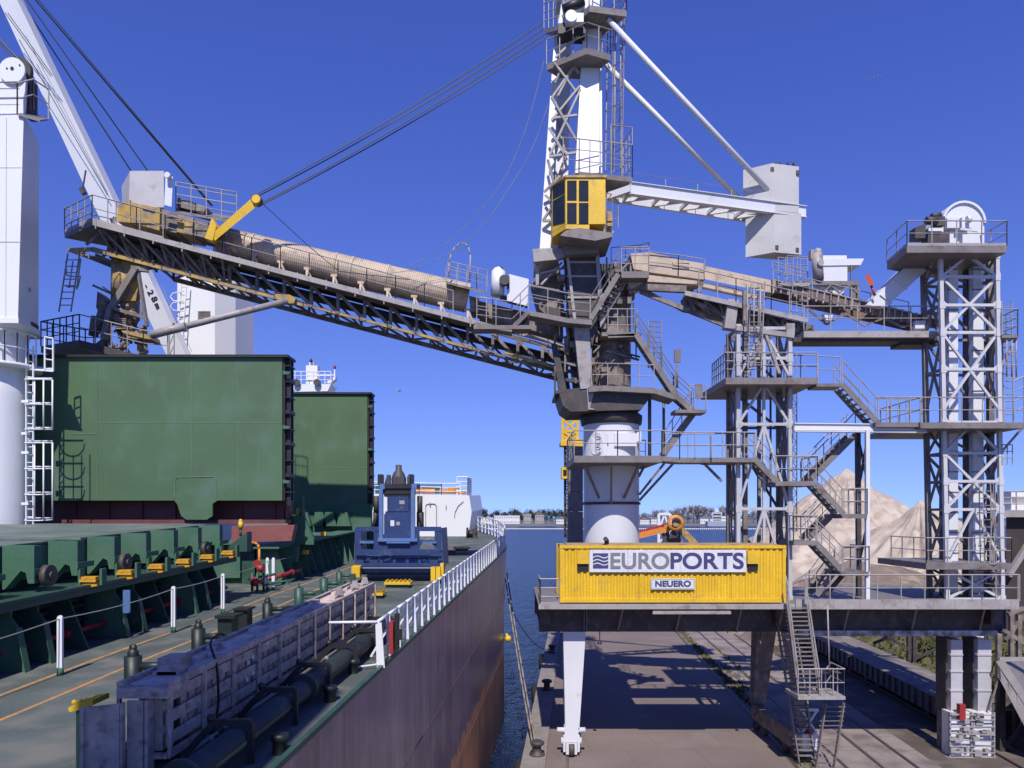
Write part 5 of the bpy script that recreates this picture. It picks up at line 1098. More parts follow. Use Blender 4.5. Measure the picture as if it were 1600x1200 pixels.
# operator cab
cab = part(MB().ppoly([(864, 278), (883, 275), (921, 276), (946, 281), (946, 357), (921, 357), (884, 349), (864, 352)], YC - 2.9, .001), 'cab', M['yellow'], crane) if False else None
Yk = YC - 2.9
def kx(px, Y): return P(px, 0, Y).x
plan = [(kx(863, Yk + .95), Yk + .95), (kx(884, Yk), Yk), (kx(946, Yk), Yk), (kx(946, Yk), Yk + 2.2), (kx(863, Yk + .95), Yk + 2.2)]
zb_, zt_ = zp(350, Yk), zp(278, Yk)
m = MB(); m.prism([(x, y, zb_) for x, y in plan], (0, 0, zt_ - zb_)); m.prism([(x, y, zb_ - .22) for x, y in [plan[0], plan[1], (kx(921, Yk), Yk), (kx(921, Yk), Yk + 2), (plan[4][0], Yk + 2)]], (0, 0, .2)); cab = part(m, 'cab', M['yellow'], crane)
m = MB(); m.prism([(x + (-.06 if i in (0, 4) else .05 if i in (2, 3) else -.03), y + (-.06 if i < 3 else .04), zt_) for i, (x, y) in enumerate(plan)], (0, 0, .1)); part(m, 'cab_roof', M['ochre'], cab)
for (xa, xb, ya, yb) in ((886, 901, 282, 313), (904.5, 919.5, 282, 314), (886, 901, 317, 349), (904.5, 919.5, 317, 350)):
    m = MB(); m.pbox(xa, xb, ya, yb, Yk - .02, .05); part(m, 'window', M['glass'], cab)
for (za, zb2) in ((285, 304), (307, 346)):
    p, q = Vector((*plan[0], 0)), Vector((*plan[1], 0)); d = (q - p); nn = Vector((d.y, -d.x, 0)).normalized() * .02; a, b = p.lerp(q, .06) + nn, p.lerp(q, .94) + nn
    m = MB(); m.prism([a + up * zp(zb2, Yk + .4), b + up * zp(zb2 + (4 if za > 300 else 0), Yk + .2), b + up * zp(za - 1, Yk + .2), a + up * zp(za, Yk + .4)], -nn * 2); part(m, 'window', M['glass'], cab)
m = MB(); m.ppoly([(884, 360), (905, 356), (958, 364), (957, 370), (930, 376), (875, 368)], Yk - .05, 2.5); m.ppoly([(876, 368), (930, 374), (936, 395), (884, 398)], Yk + 1.0, 1.2); part(m, 'cab_support', M['grey'], crane)
m = MB(); m.pbox(949, 957, 330, 345, Yk + 1, .3); m.pbox(949, 956, 348, 353, Yk + 1, .3); m.rail([P(947, 352, Yk + 1.2), P(966, 356, Yk + 1.4)], 1.5, .3, .02, 3); part(m, 'cab_side_box', M['ochre'], crane)
# mast
m = MB()
def strut(m, b0, b1, t0, t1, yb, yt, db, dt): m.hexa([P(b0[0], b0[1], yb), P(b1[0], b1[1], yb), P(b1[0], b1[1], yb) + Vector((0, db, 0)), P(b0[0], b0[1], yb) + Vector((0, db, 0)), P(t0[0], t0[1], yt), P(t1[0], t1[1], yt), P(t1[0], t1[1], yt) + Vector((0, dt, 0)), P(t0[0], t0[1], yt) + Vector((0, dt, 0))])
Ym = YC - .8
strut(m, (843, 392), (860, 392), (867, 45), (875, 45), Ym + .1, Ym + .9, .6, .5); strut(m, (846, 392), (885, 392), (868, 45), (893, 45), Ym + 1.6, Ym + 1.9, .12, .12); part(m, 'mast_leg', M['white'], crane)
m = MB(); strut(m, (899, 270), (936, 270), (912, 30), (936, 30), Ym - .9, Ym + .2, 1.0, .9); strut(m, (936.5, 270), (941, 270), (936.5, 30), (940, 30), Ym - .5, Ym + .4, .5, .5); part(m, 'mast_leg', M['white'], crane)
m = MB()
for a, b in (((863, 152), (907, 90)), ((872, 150), (906, 85)), ((905, 150), (866, 98)), ((862, 185), (902, 180)), ((862, 188), (906, 135)), ((902, 222), (862, 152)), ((859, 243), (907, 140)), ((858, 200), (882, 240)), ((858, 245), (902, 238)), ((856, 250), (866, 290)), ((850, 300), (876, 275)), ((852, 305), (868, 320)), ((848, 345), (866, 318)), ((848, 345), (872, 345)), ((905, 115), (885, 90)), ((868, 90), (905, 55)), ((868, 130), (884, 90))): m.bar(P(*a, Ym - .1), P(*b, Ym - .3), .1)
for a, b in (((866, 160), (885, 250)), ((885, 160), (862, 250)), ((862, 255), (882, 340)), ((880, 255), (852, 340))): m.bar(P(*a, Ym + 1.5), P(*b, Ym + 1.5), .12)
part(m, 'mast_bracing', M['lgrey'], crane)
m = MB()
m.prism([P(907, 264, Ym - 1.4), P(990, 283, Ym - 1.4), P(990, 283, Ym - 1.4) + Vector((0, 2.4, -.0)), P(907, 264, Ym - 1.4) + Vector((0, 2.4, 0))], (0, 0, -.14)) if False else m.prism([H(905, 268, zp(268, Ym - 1.4)), H(988, 277, zp(268, Ym - 1.4)), H(988, 277, zp(268, Ym - 1.4)) + Vector((-.3, 1.8, 0)), H(905, 268, zp(268, Ym - 1.4)) + Vector((-.3, 1.8, 0))], (0, 0, -.22))
zq = zp(72, Ym - 1.3); A, B, C = H(917, 74, zq), H(954, 85, zq), H(854, 100, zq)
m.prism([A, B, B + Vector((-1.0, 1.5, 0)), C + Vector((.6, .6, 0)), C], (0, 0, -.3))
zq2 = zp(5, Ym - 1.2); D, E, G = H(921, 8, zq2), H(979, 16, zq2), H(850, 45, zq2)
m.prism([D, E, E + Vector((-1.0, 1.4, 0)), D + Vector((-1, 1.4, 0))], (0, 0, -.3)); m.prism([P(850, 46, Ym + 1.2), P(880, 38, Ym - .4), P(884, 44, Ym), P(862, 50, Ym + 1.6)], (0, 0, -.2)); m.prism([P(848, 10, Ym), P(980, 2, Ym), P(980, -10, Ym + 2), P(848, -10, Ym + 2)], (0, 0, -.2)) if False else None
part(m, 'mast_platform', M['grey'], crane)
m = MB()
m.rail([C, A, B], 1.15, .7, .026, 1); m.rail([B, B + Vector((-1.0, 1.5, 0))], 1.15, .7, .026); m.rail([D, E], 1.2, .7, .026); m.rail([E, E + Vector((-1, 1.4, 0))], 1.2, .7, .026); m.rail([P(850, 46, Ym + 1.2), P(880, 38, Ym - .4)], 1.3, .5, .026, 2); m.rail([P(850, 5, Ym + 1.2), P(900, -3, Ym - .4), P(980, 0, Ym - 1)], 1.3, .8, .026, 2)
z3_ = zp(268, Ym - 1.4); a, b = H(880, 266, z3_), H(988, 277, z3_); m.rail([a, H(905, 268, z3_), b], 1.5, .55, .024, 2); m.rail([b, b + Vector((-.3, 1.8, 0))], 2.3, .5, .024, 3); m.rail([H(955, 273, z3_) + Vector((0, .1, 0)), b + Vector((0, .05, 0))], 2.35, .5, .022, 2)
part(m, 'mast_railing', M['lgrey'], crane)
m = MB(); m.ladder(P(946, 268, Ym + .4), P(950, 15, Ym + .4), Vector((.42, .1, 0)), .03, .32, (.5, -.75, 0)); m.ptube((968, 200), (971, 20), Ym, .03); m.ptube((958, 265), (962, 20), Ym, .035); part(m, 'caged_ladder', M['lgrey'], crane)
m = MB(); m.disc(P(892, 30, Ym - 1.3), (0, -1, 0), .27, .25, 20); m.pbox(884, 912, 20, 34, Ym - .9, .8); m.ppoly([(880, 5), (925, -8), (925, 10), (885, 24)], Ym - .7, .5); part(m, 'sheave_housing', M['white'], crane)
m = MB(); m.tube(P(880, 14, Ym - .8), P(912, 2, Ym - .8), .2, 14); m.pbox(872, 915, 36, 52, Ym - .5, .8); part(m, 'winch_drum', M['black'], crane)
m = MB(); m.pbox(870, 920, -20, -6, Ym - .5, 1.5); m.ppoly([(872, 40), (884, 40), (892, -15), (880, -15)], Ym - .3, .4); m.ppoly([(912, 30), (936, 30), (938, -15), (915, -15)], Ym - .3, 1.0); part(m, 'mast_head', M['white'], crane)
# counterweight arm
zb1 = P(0, 300, 34).z
a0, a1 = P(985, 295, 34.0), P(1258, 332, 36.6); f0, f1 = P(950, 307, 34.6), P(1166, 340, 37.2)
m = MB(); m.bar(a0, a1, .14, .5); m.bar(f0, f1, .14, .45); m.bar(a0 + up * .27, a1 + up * .27, .3, .03); m.bar(a0 - up * .27, a1 - up * .27, .28, .03); part(m, 'counterweight_arm', M['white'], crane)
m = MB(); N = 5
for i in range(N):
    p, q = a0.lerp(a1, i / N * .82), f0.lerp(f1, (i + .5) / N); r_ = a0.lerp(a1, (i + 1) / N * .82); m.bar(p - up * .15, q - up * .1, .13, .16); m.bar(q - up * .1, r_ - up * .15, .13, .16)
m.bar(f1, a0.lerp(a1, .85), .2, .3); m.bar(f0, a0, .2, .3); part(m, 'arm_bracing', M['white'], crane)
m = MB(); m.tube(P(950, 30, Ym - .6), P(1219, 317, 36.3), .125, 24); m.tube(P(938, 92, Ym + .3), P(1154, 309, 37.0), .125, 24); m.bar(P(1219, 317, 36.3), P(1200, 318, 36.3), .1); part(m, 'stay_tube', M['white'], crane)
m = MB()
zbot, ztop = P(0, 394, 36).z, P(0, 255, 36).z
base = [H(1165, 402, zbot), H(1210, 394, zbot), H(1252, 398, zbot), H(1222, 406, zbot)]
m.prism(base, (0, 0, (ztop - zbot) * .466)); 
b2 = [Vector((p.x - .12, p.y, zbot + (ztop - zbot) * .474)) for p in base]; m.prism(b2, (0, 0, (ztop - zbot) * .526)); cw = part(m, 'counterweight', M['conc'], crane)
m = MB()
for (x, y) in ((1207, 264), (1247, 269), (1214, 386), (1246, 390)): m.pbox(x - 2.5, x + 2.5, y - 3, y + 3, 35.98 if x < 1230 else 36.25, .05)
for x in (1213, 1219, 1231, 1240): m.pbox(x, x + 3, 253, 257, 36.5, .2)
part(m, 'anchor_plate', M['dgrey'], cw)
m = MB()
for x in (1040, 1090, 1143): m.ptube((x, 300 + (x - 985) * .13), (x, 272 + (x - 985) * .15), 34.6 + (x - 985) * .009, .022)
m.path([P(x, 270 + (x - 985) * .15, 34.6 + (x - 985) * .009) for x in (990, 1040, 1090, 1143, 1180)], .014, 4); part(m, 'safety_line', M['lwire'], crane)
# boom
DV = Vector((-.1, 1, 0))
def bp(px, frac=0.0, back=0.0):          # a point on the boom: frac 0 = upper chord, 1 = lower chord
    y = 346 + .2605 * (px - 144); yl = 380 + .262 * (px - 132); return P(px, y + (yl - y) * frac, YB(px)) + DV * back
x0b, x1b = 134, 895
m = MB(); m.bar(bp(144, .04), bp(741, .04), .06, .24); m.bar(bp(741, .04), bp(890, .04), .12, .16)
for px in range(150, 740, 45): m.bar(bp(px, -.1, -.03), bp(px, .28, -.03), .05, .04)
m.prism([bp(144, -.02), bp(741, -.02), bp(741, -.02, .75), bp(144, -.02, .75)], (0, 0, -.05)); boom = part(m, 'boom_walkway', M['lgrey'], crane)
m = MB(); m.rail([bp(x, -.05, .02) for x in range(168, 742, 45)], 1.12, 1.3, .024, 1); part(m, 'boom_railing', M['lgrey'], crane)
m = MB(); m.bar(bp(300, .06, .8), bp(895, .06, .8), .12, .16); m.bar(bp(144, .06, 2.5), bp(895, .06, 2.5), .14, .18); m.bar(bp(240, 1.0, 2.5), bp(892, 1.0, 2.5), .16, .2); m.bar(bp(700, 1.0, .8), bp(892, 1.0, .8), .14, .16)
m.brace(bp(170, .1, .8), bp(890, .1, .8), bp(170, 1, .8), bp(890, 1, .8), 17, .14, 'N'); m.brace(bp(240, .1, 2.5), bp(890, .1, 2.5), bp(240, 1, 2.5), bp(890, 1, 2.5), 15, .1, 'N'); m.brace(bp(240, 1, .8), bp(890, 1, .8), bp(240, 1, 2.5), bp(890, 1, 2.5), 17, .09, 'Z')
part(m, 'boom_truss', M['dust'], crane)
m = MB(); m.bar(bp(132, 1, .75), bp(470, 1, .75), .13, .2); m.bar(bp(470, 1, .75), bp(742, 1, .75), .11, .12); m.bar(bp(132, 1, .75), P(107, 391, YB(110) + 2.2), .12, .16); m.bar(P(107, 391, YB(110) + 2.2), P(133, 394, YB(130) + 2.3), .12, .14); m.ppoly([(428, 455), (452, 460), (462, 466), (459, 474), (446, 474), (430, 466)], YB(440) + .55, .3); m.bar(bp(790, .85, .5), bp(905, .95, .5), .1, .16); part(m, 'boom_chord', M['ochre'], crane)
m = MB(); m.prism([bp(240, .45, 1.1), bp(890, .42, 1.1), bp(890, .42, 2.2), bp(240, .45, 2.2)], (0, 0, .12)); m.prism([bp(240, -.05, .95), bp(745, -.05, .95), bp(745, -.05, 2.35), bp(240, -.05, 2.35)], (0, 0, .2)); part(m, 'conveyor_belt', M['rubber'], crane)
def duct(name, a, b, r, n, mt, par):
    a, b = Vector(a), Vector(b); L = (b - a).length; prof = []
    for i in range(n):
        z = L * i / n; d = L / n; prof += [(r, z), (r, z + d * .45), (r - .022, z + d * .55), (r - .022, z + d * .95)]
    m = MB(); m.lathe(a, [(.02, 0)] + prof + [(r, L), (.02, L)], 28, b - a, smooth=False); return part(m, name, mt, par)
ta, tb = P(348, 379, YB(348) + 1.6), P(731, 466, YB(731) + 1.6)
tube = duct('belt_cover', ta, tb, .72, 120, M['beige'], crane)
m = MB()
for f in (.12, .45, .515, .66, .93):
    c = ta.lerp(tb, f); d = (tb - ta).normalized(); m.lathe(c, [(.72, -.03), (.745, -.03), (.745, .03), (.72, .03)], 28, d)
part(m, 'cover_strap', M['signw'] if False else mat('cream_strap', (.55, .48, .3), .6), tube)
m = MB()
for px in range(345, 745, 43): m.bar(bp(px, -.1, .85), bp(px, -.62, 1.0), .09, .14); m.bar(bp(px, -.62, .95), bp(px + 10, -.1, .85), .08); m.bar(bp(px, -.62, .95), bp(px, -.62, 1.1), .3, .12)
part(m, 'idler_bracket', M['beige'], crane)
# boom head: platform, boxes, hoist arm
yh = YB(200)
m = MB(); zh = P(0, 346, YB(144)).z; e0 = bp(144, -.02); e1 = H(101, 365, zh); m.prism([e0, e1, e1 + Vector((1.6, 1.2, 0)), e0 + DV * 2.5], (0, 0, -.2)); m.prism([bp(144, -.04), bp(345, -.04), bp(345, -.04, 2.6), bp(144, -.04, 2.6)], (0, 0, -.16)); part(m, 'head_platform', M['grey'], crane)
m = MB(); m.rail([e1, e0], 1.15, .6, .026, 2, .18); m.rail([bp(144, -.03), bp(255, -.03)], 1.15, .9, .026, 1, .12); m.rail([e1, e1 + Vector((1.6, 1.2, 0))], 1.15, .8, .026, 2); m.rail([bp(140, -.03, 2.5), bp(340, -.03, 2.5)], 1.15, 1, .024, 1)
m.rail([P(275, 330, yh + .9), P(370, 346, yh + .9)], 1.15, .7, .026, 2); m.rail([P(275, 322, yh + 2.4), P(370, 338, yh + 2.4)], 1.15, .7, .026, 1); m.rail([P(275, 330, yh + .9), P(275, 322, yh + 2.4)], 1.15, .7, .026, 1); part(m, 'head_railing', M['lgrey'], crane)
m = MB(); m.prism([P(275, 331, yh + .9), P(370, 347, yh + .9), P(370, 339, yh + 2.4), P(275, 323, yh + 2.4)], (0, 0, -.06)); part(m, 'upper_platform', M['grey'], crane)
m = MB(); zq = P(0, 317, yh + .8).z; pl = [P(203, 0, yh + .8), P(256, 0, yh + .8), P(252, 0, yh + 2.4), P(190, 0, yh + 2.4)]
m.hexa([Vector((p.x + s, p.y, z)) for z, ss in ((zq - .2, (-.05, .0, 0, .05)), (P(0, 267, yh + .8).z, (0, 0, 0, 0))) for p, s in zip(pl, ss)]) ; hp = part(m, 'hopper', M['pgrey'], crane)
m = MB(); m.hexa([P(256.5, 320, yh + .7), P(268, 323, yh + .7), P(268, 323, yh + 1.4), P(256.5, 320, yh + 1.4), P(259, 274, yh + .7), P(270, 276, yh + .7), P(270, 276, yh + 1.4), P(259, 274, yh + 1.4)]); m.disc(P(264, 276, yh + .6), (0, -1, 0), .13, .2, 12); m.pbox(258, 263, 270, 278, yh + .8, .3); part(m, 'dust_filter', M['white'], crane)
m = MB()
m.ppoly([(204, 316), (250, 325), (249, 360), (205, 348)], yh + .55, 2.2); m.ppoly([(184, 320), (203, 312), (204, 348), (183, 346)], yh + .7, 2.0); m.ppoly([(278, 335), (302, 340), (300, 367), (276, 362)], yh + .6, 1.5); bx_ = part(m, 'drive_housing', M['ochre'], crane)
m = MB()
m.ppoly([(250, 326), (278, 333), (276, 364), (249, 358)], yh + .7, 1.6); m.ppoly([(278, 308), (322, 323), (318, 334), (276, 322)], yh + 1.3, .9); m.ppoly([(302, 342), (325, 347), (324, 372), (300, 367)], yh + .7, 1.2); m.bar(P(258, 336, yh + .4), P(284, 343, yh + .4), .1, .18); m.bar(P(222, 324, yh + .5), P(241, 329, yh + .5), .06, .05); part(m, 'machinery_box', M['dust'], crane)
m = MB(); m.ppoly([(320, 372), (331, 340), (338, 352), (332, 376)], yh + .4, .5); m.hexa([P(328, 368, yh + .45), P(336, 376, yh + .45), P(336, 376, yh + .85), P(328, 368, yh + .85), P(395, 308, yh + .2), P(406, 318, yh + .2), P(406, 318, yh + .6), P(395, 308, yh + .6)]); m.disc(P(401, 312, yh + .18), (0, -1, 0), .19, .1, 18); m.disc(P(401, 312, yh + .66), (0, 1, 0), .19, .1, 18); part(m, 'hoist_arm', M['yellow'], crane)
m = MB(); m.disc(P(399, 310, yh + .2), (0, 1, 0), .22, .42, 18); part(m, 'arm_sheave', M['dgrey'], crane)
m = MB(); m.pbox(335, 352, 352, 395, yh + 1.0, .12); m.ppoly([(336, 385), (352, 360), (352, 395)], yh + .9, .2); part(m, 'end_plate', M['dust'], crane)
# underside of the head and the hanging spout
m = MB(); random.seed(9)
for k in range(40): x = random.uniform(135, 330); m.bar(bp(x, .3, random.uniform(.4, 2.4)), bp(x + random.uniform(-30, 40), .9, random.uniform(.4, 2.4)), .1)
m.brace(bp(150, .1, .2), bp(345, .1, .2), bp(165, 1, .75), bp(345, 1, .75), 6, .09, 'N'); m.ppoly([(105, 391), (170, 405), (175, 418), (160, 412), (135, 402)], yh + 2.2, .3); m.pbox(182, 240, 372, 408, yh + 1.2, 1.2); m.bar(P(150, 398, yh + 1), P(180, 412, yh + 1), .12); m.prism([bp(190, .5, 1.0), bp(330, .5, 1.0), bp(330, .5, 2.3), bp(190, .5, 2.3)], (0, 0, .3)); part(m, 'head_frame', M['dust'], crane)
m = MB(); ysp = yh + 1.6
m.hexa([P(176, 470, ysp - .5), P(212, 470, ysp - .5), P(214, 462, ysp + .6), P(178, 462, ysp + .6), P(176, 405, ysp - .6), P(222, 412, ysp - .6), P(222, 405, ysp + .7), P(178, 398, ysp + .7)]); m.tube(P(197, 408, ysp), P(196, 472, ysp), .62, 16); m.tube(P(203, 455, ysp), P(203, 500, ysp), .42, 14); m.ppoly([(188, 515), (233, 523), (235, 530), (200, 528)], ysp - .9, 1.0); m.pbox(214, 224, 530, 552, ysp - .5, .4); sp_ = part(m, 'spout', M['ochre'], crane)
m = MB(); m.bar(P(213, 418, ysp - .8), P(172, 484, ysp - .8), .2, .26); m.bar(P(172, 484, ysp - .8), P(163, 532, ysp - .9), .22, .28); m.bar(P(216, 422, ysp - .7), P(230, 510, ysp - .9), .12, .14); m.bar(P(178, 482, ysp - .85), P(229, 497, ysp - .85), .13, .15); m.bar(P(205, 419, ysp - .8), P(232, 422, ysp - .6), .2, .2); part(m, 'spout_frame', M['grey'], crane)
m = MB(); random.seed(21)
for k in range(60): x, y = random.uniform(156, 226), random.uniform(472, 545); m.tube(P(x, y, ysp - random.uniform(.2, .8)), P(x + jit(14), y + random.uniform(4, 20), ysp - random.uniform(.2, .8)), random.uniform(.04, .14), 8)
for k in range(6): y = 497 + k * 3; m.pbox(178, 197, y, y + 2, ysp - .95, .2)
m.tube(P(165, 470, ysp - .3), P(150, 520, ysp - .3), .2, 10); m.tube(P(150, 495, ysp), P(146, 525, ysp), .22, 10); m.ppoly([(152, 455), (160, 462), (172, 470), (190, 480), (160, 500), (150, 480)], ysp, .8); part(m, 'spout_drive', M['dust'], crane)
m = MB(); yp0 = ysp - 1.2; zfl = P(0, 532, yp0).z
m.prism([P(124, 531, yp0), P(224, 556, yp0), P(224, 556, yp0) + Vector((0, 2.6, 0)), P(124, 531, yp0) + Vector((0, 2.6, 0))], (0, 0, -.32)); m.prism([P(124, 531, yp0), P(124, 531, yp0) + Vector((0, 2.6, 0)), H(64, 541, zfl) + Vector((.4, 1.3, 0)), H(64, 541, zfl)], (0, 0, -.3)); part(m, 'spout_platform', M['dgrey'], crane)
m = MB(); m.rail([H(64, 541, zfl), P(124, 531, yp0)], 1.15, .45, .03, 2); m.rail([H(64, 541, zfl), H(64, 541, zfl) + Vector((1.2, 1.5, 0)), P(124, 531, yp0) + Vector((0, 2.6, 0))], 1.15, .5, .03, 2); part(m, 'spout_railing', M['black'], crane)
m = MB(); m.rail([P(124, 531, yp0), P(224, 556, yp0), P(262, 560, yp0)], 1.15, .85, .026, 1); m.rail([P(224, 556, yp0) + Vector((0, 2.5, 0)), P(272, 556, yp0 + 2.5)], 1.6, .4, .03, 2); part(m, 'spout_railing', M['lgrey'], crane)
m = MB(); m.ladder(P(92, 487, yh + 1), P(106, 396, yh + 1.4), Vector((.55, 0, 0)), .035, .3); 
for (y0, y1) in ((430, 452),):
    m.path([P(x, y, yh + .6) for x, y in ((103, 408), (104, 430), (112, 432), (126, 432), (122, 448), (104, 448))], .03, 5)
    m.ptube((126, 404), (120, 452), yh + .5, .035); m.ptube((114, 408), (108, 450), yh + .4, .03)
part(m, 'head_ladder', M['lgrey'], crane)
m = MB(); m.tube(P(237, 523, yh + .2), P(450, 470, YB(450) + .5), .15, 12); m.tube(P(237, 523, yh + .2), P(290, 510, yh + .25), .19, 12); part(m, 'tilt_rod', M['lgrey'], crane)
m = MB(); m.bar(P(146, 446, yh + .8), P(172, 458, yh + .6), .12, .1); m.bar(P(160, 448, yh + .5), P(175, 458, yh + .6), .05); part(m, 'work_lamp', M['dust'], crane)
m = MB(); m.bar(P(134, 266, yh + 1), P(128, 302, yh + 1), .05); m.bar(P(127, 294, yh + 1), P(132, 303, yh + 1), .2); part(m, 'aerial', M['dgrey'], crane)
# foot of the boom: filter unit, ladder hoop
yf_ = YB(790)
m = MB(); m.tube(P(777, 462, yf_ + .3), P(779, 424, yf_ + .3), .33, 16); m.lathe(P(779, 424, yf_ + .3), [(.33, 0), (.22, .14), (.1, .2), (.02, .2)], 14); m.hexa([P(792, 470, yf_), P(824, 478, yf_), P(824, 474, yf_ + 1.2), P(792, 466, yf_ + 1.2), P(795, 431, yf_), P(826, 439, yf_), P(826, 436, yf_ + 1.2), P(795, 428, yf_ + 1.2)]); part(m, 'filter_unit', M['white'], crane)
m = MB(); m.disc(P(788, 440, yf_ - .05), (0, -1, 0), .24, .3, 14); m.tube(P(776, 424, yf_ + .2), P(786, 420, yf_ + .2), .14, 10); m.pbox(792, 796, 430, 450, yf_ - .1, .3); m.hexa([P(780, 470, yf_ + .2), P(824, 482, yf_ + .2), P(824, 480, yf_ + 1.2), P(780, 468, yf_ + 1.2), P(784, 462, yf_ + .2), P(824, 474, yf_ + .2), P(824, 471, yf_ + 1.2), P(784, 460, yf_ + 1.2)]); part(m, 'filter_motor', M['dgrey'], crane)
m = MB(); hoop = [(701, 432), (702, 410), (705, 396), (711, 386), (718, 381), (726, 380), (732, 386), (735, 398), (734, 440)]; m.path([P(x, y, YB(720) + .4) for x, y in hoop], .035, 6); m.rail([P(697, 440, YB(710) + .2), P(745, 452, YB(740) + .2), P(760, 456, YB(750) + .2)], .75, .45, .022, 1); m.rail([P(700, 433, YB(710) + 1.6), P(762, 448, YB(740) + 1.6)], .8, .5, .022, 1); part(m, 'hoop_ladder', M['lgrey'], crane)
m = MB(); m.prism([P(697, 441, YB(710) + .2), P(760, 457, YB(750) + .2), P(760, 455, YB(750) + 1.6), P(697, 438, YB(710) + 1.6)], (0, 0, -.06)); m.ppoly([(733, 462), (748, 466), (748, 488), (735, 486)], YB(740) + .9, 1.2); m.ppoly([(748, 470), (880, 502), (880, 530), (748, 492)], YB(800) + 1.2, 1.4); m.ppoly([(830, 440), (870, 430), (882, 480), (868, 505), (840, 480)], YC - .2, 1.2); part(m, 'boom_foot', M['dust'], crane)
m = MB(); m.stairs(P(800, 513, YB(790) - 1.15), P(826, 487, YC - 2.1), Vector((0, .8, 0)), n=6, rails=False, sw=.2); part(m, 'stair_flight', M['grey'], crane)
# hoist ropes
m = MB()
for a, b, o in (((848, 35), (402, 303), 0), ((850, 44), (404, 306), .1), ((852, 52), (407, 318), .2), ((853, 60), (409, 320), .3)):
    p, q = P(*a, Ym - .2 + o), P(*b, yh + .3 + o); n = 12; m.path([p.lerp(q, k / n) - up * (.25 * 4 * (k / n) * (1 - k / n)) for k in range(n + 1)], .026, 5)
m.path([P(410, 318, yh + .4), P(485, 387, yh + .8), P(530, 424, YB(530) + .3), P(640, 437, YB(640))], .018, 4); part(m, 'hoist_rope', M['wire'], crane)
m = MB(); m.path(smooth([P(x, y, 35.4 - i * .1) for i, (x, y) in enumerate(((850, 95), (825, 190), (790, 275), (745, 335), (700, 378), (640, 418)))]), .014, 4); m.path(smooth([P(x, y, 35.6 - i * .1) for i, (x, y) in enumerate(((856, 165), (830, 235), (795, 295), (760, 345), (720, 385), (660, 417), (610, 427)))]), .014, 4); part(m, 'slack_cable', M['lwire'], crane)
# yellow crane and concrete column behind
t = thing('harbour_crane', 'slim yellow lattice crane partly hidden behind the white loader column', 'crane', P(888, 900, 60)); Y = 60
m = MB()
for x in (879, 902): m.pbar((x, 640), (x, 690), Y, .22)
m.brace(P(879, 640, Y), P(879, 690, Y), P(902, 640, Y), P(902, 690, Y), 3, .18, 'X'); m.pbox(879, 902, 676, 684, Y, .8); m.ppoly([(876, 690), (911, 686), (911, 697), (905, 697), (876, 696)], Y - .3, 1.6); part(m, 'upper_lattice', M['yellow'], t)
m = MB()
for x in (883, 890): m.pbar((x, 696), (x, 840), Y + .3, .2)
m.brace(P(883, 696, Y), P(883, 840, Y), P(890, 696, Y), P(890, 840, Y), 18, .08, 'Z'); part(m, 'lattice_mast', M['dgrey'], t)
m = MB(); m.pbox(877.5, 888, 730, 748, Y - .8, 1.0); cb = part(m, 'cab', M['yellow'], t)
m = MB(); m.pbox(880, 885.5, 734, 743, Y - .84, .05); part(m, 'window', M['glass'], cb)
m = MB()
for (y0, y1) in ((698, 728), (728.6, 768), (768.6, 799), (799.6, 880)): m.pbox(888.5, 911, y0, y1, 47.6, 1.2)
solo(m, 'concrete_column', M['brownconc'], 'square brown grey concrete column behind the white loader column', 'column', P(900, 880, 48))
# orange loader machine in the distance
t = thing('belt_stacker', 'orange and yellow belt loading machine far behind the yellow container', 'conveyor', P(1055, 850, 105)); Y = 105
m = MB(); m.pbar((997, 837), (1045, 826), Y, 1.0, .8); part(m, 'boom', M['orange'], t)
m = MB(); m.pbar((995, 832), (1046, 818), Y + .5, .3, .3); m.brace(P(998, 831, Y), P(1046, 819, Y), P(998, 836, Y), P(1046, 826, Y), 8, .25, 'Z'); part(m, 'boom_rail', M['red'], t)
m = MB(); m.disc(P(1055, 817, Y - .6), (0, -1, 0), .55, .6, 16); m.pbox(1038, 1062, 820, 829, Y - .3, 2); m.pbar((1062, 826), (1086, 850), Y, .7, .9); m.pbox(1046, 1066, 843, 848, Y, 1.5); part(m, 'head', M['ochre'], t)
m = MB(); m.lathe(P(1055, 817, Y - 1.3), [(.75, 0), (1.15, 0), (1.15, .5), (.75, .5)], 20, (0, -1, 0))
part(m, 'head_drum', M['orange'], t)
m = MB()
for x in (1036, 1044, 1052, 1060): m.pbar((x, 829), (x + 2, 868), Y, .25)
m.brace(P(1036, 830, Y), P(1062, 830, Y), P(1036, 850, Y), P(1062, 850, Y), 4, .2, 'X'); part(m, 'frame', M['dgrey'], t)
t = thing('white_gate_frame', 'white lattice frame standing by the orange belt machine', 'frame', P(1037, 850, 112)); m = MB(); Y = 112
for x in (1029, 1047): m.pbar((x, 803), (x, 868), Y, .4)
m.pbar((1029, 803), (1047, 803), Y, .4); m.pbar((1029, 830), (1038, 804), Y, .25); m.pbar((1047, 830), (1038, 804), Y, .25); m.pbar((1029, 848), (1047, 832), Y, .25); part(m, 'frame_bars', M['white'], t)
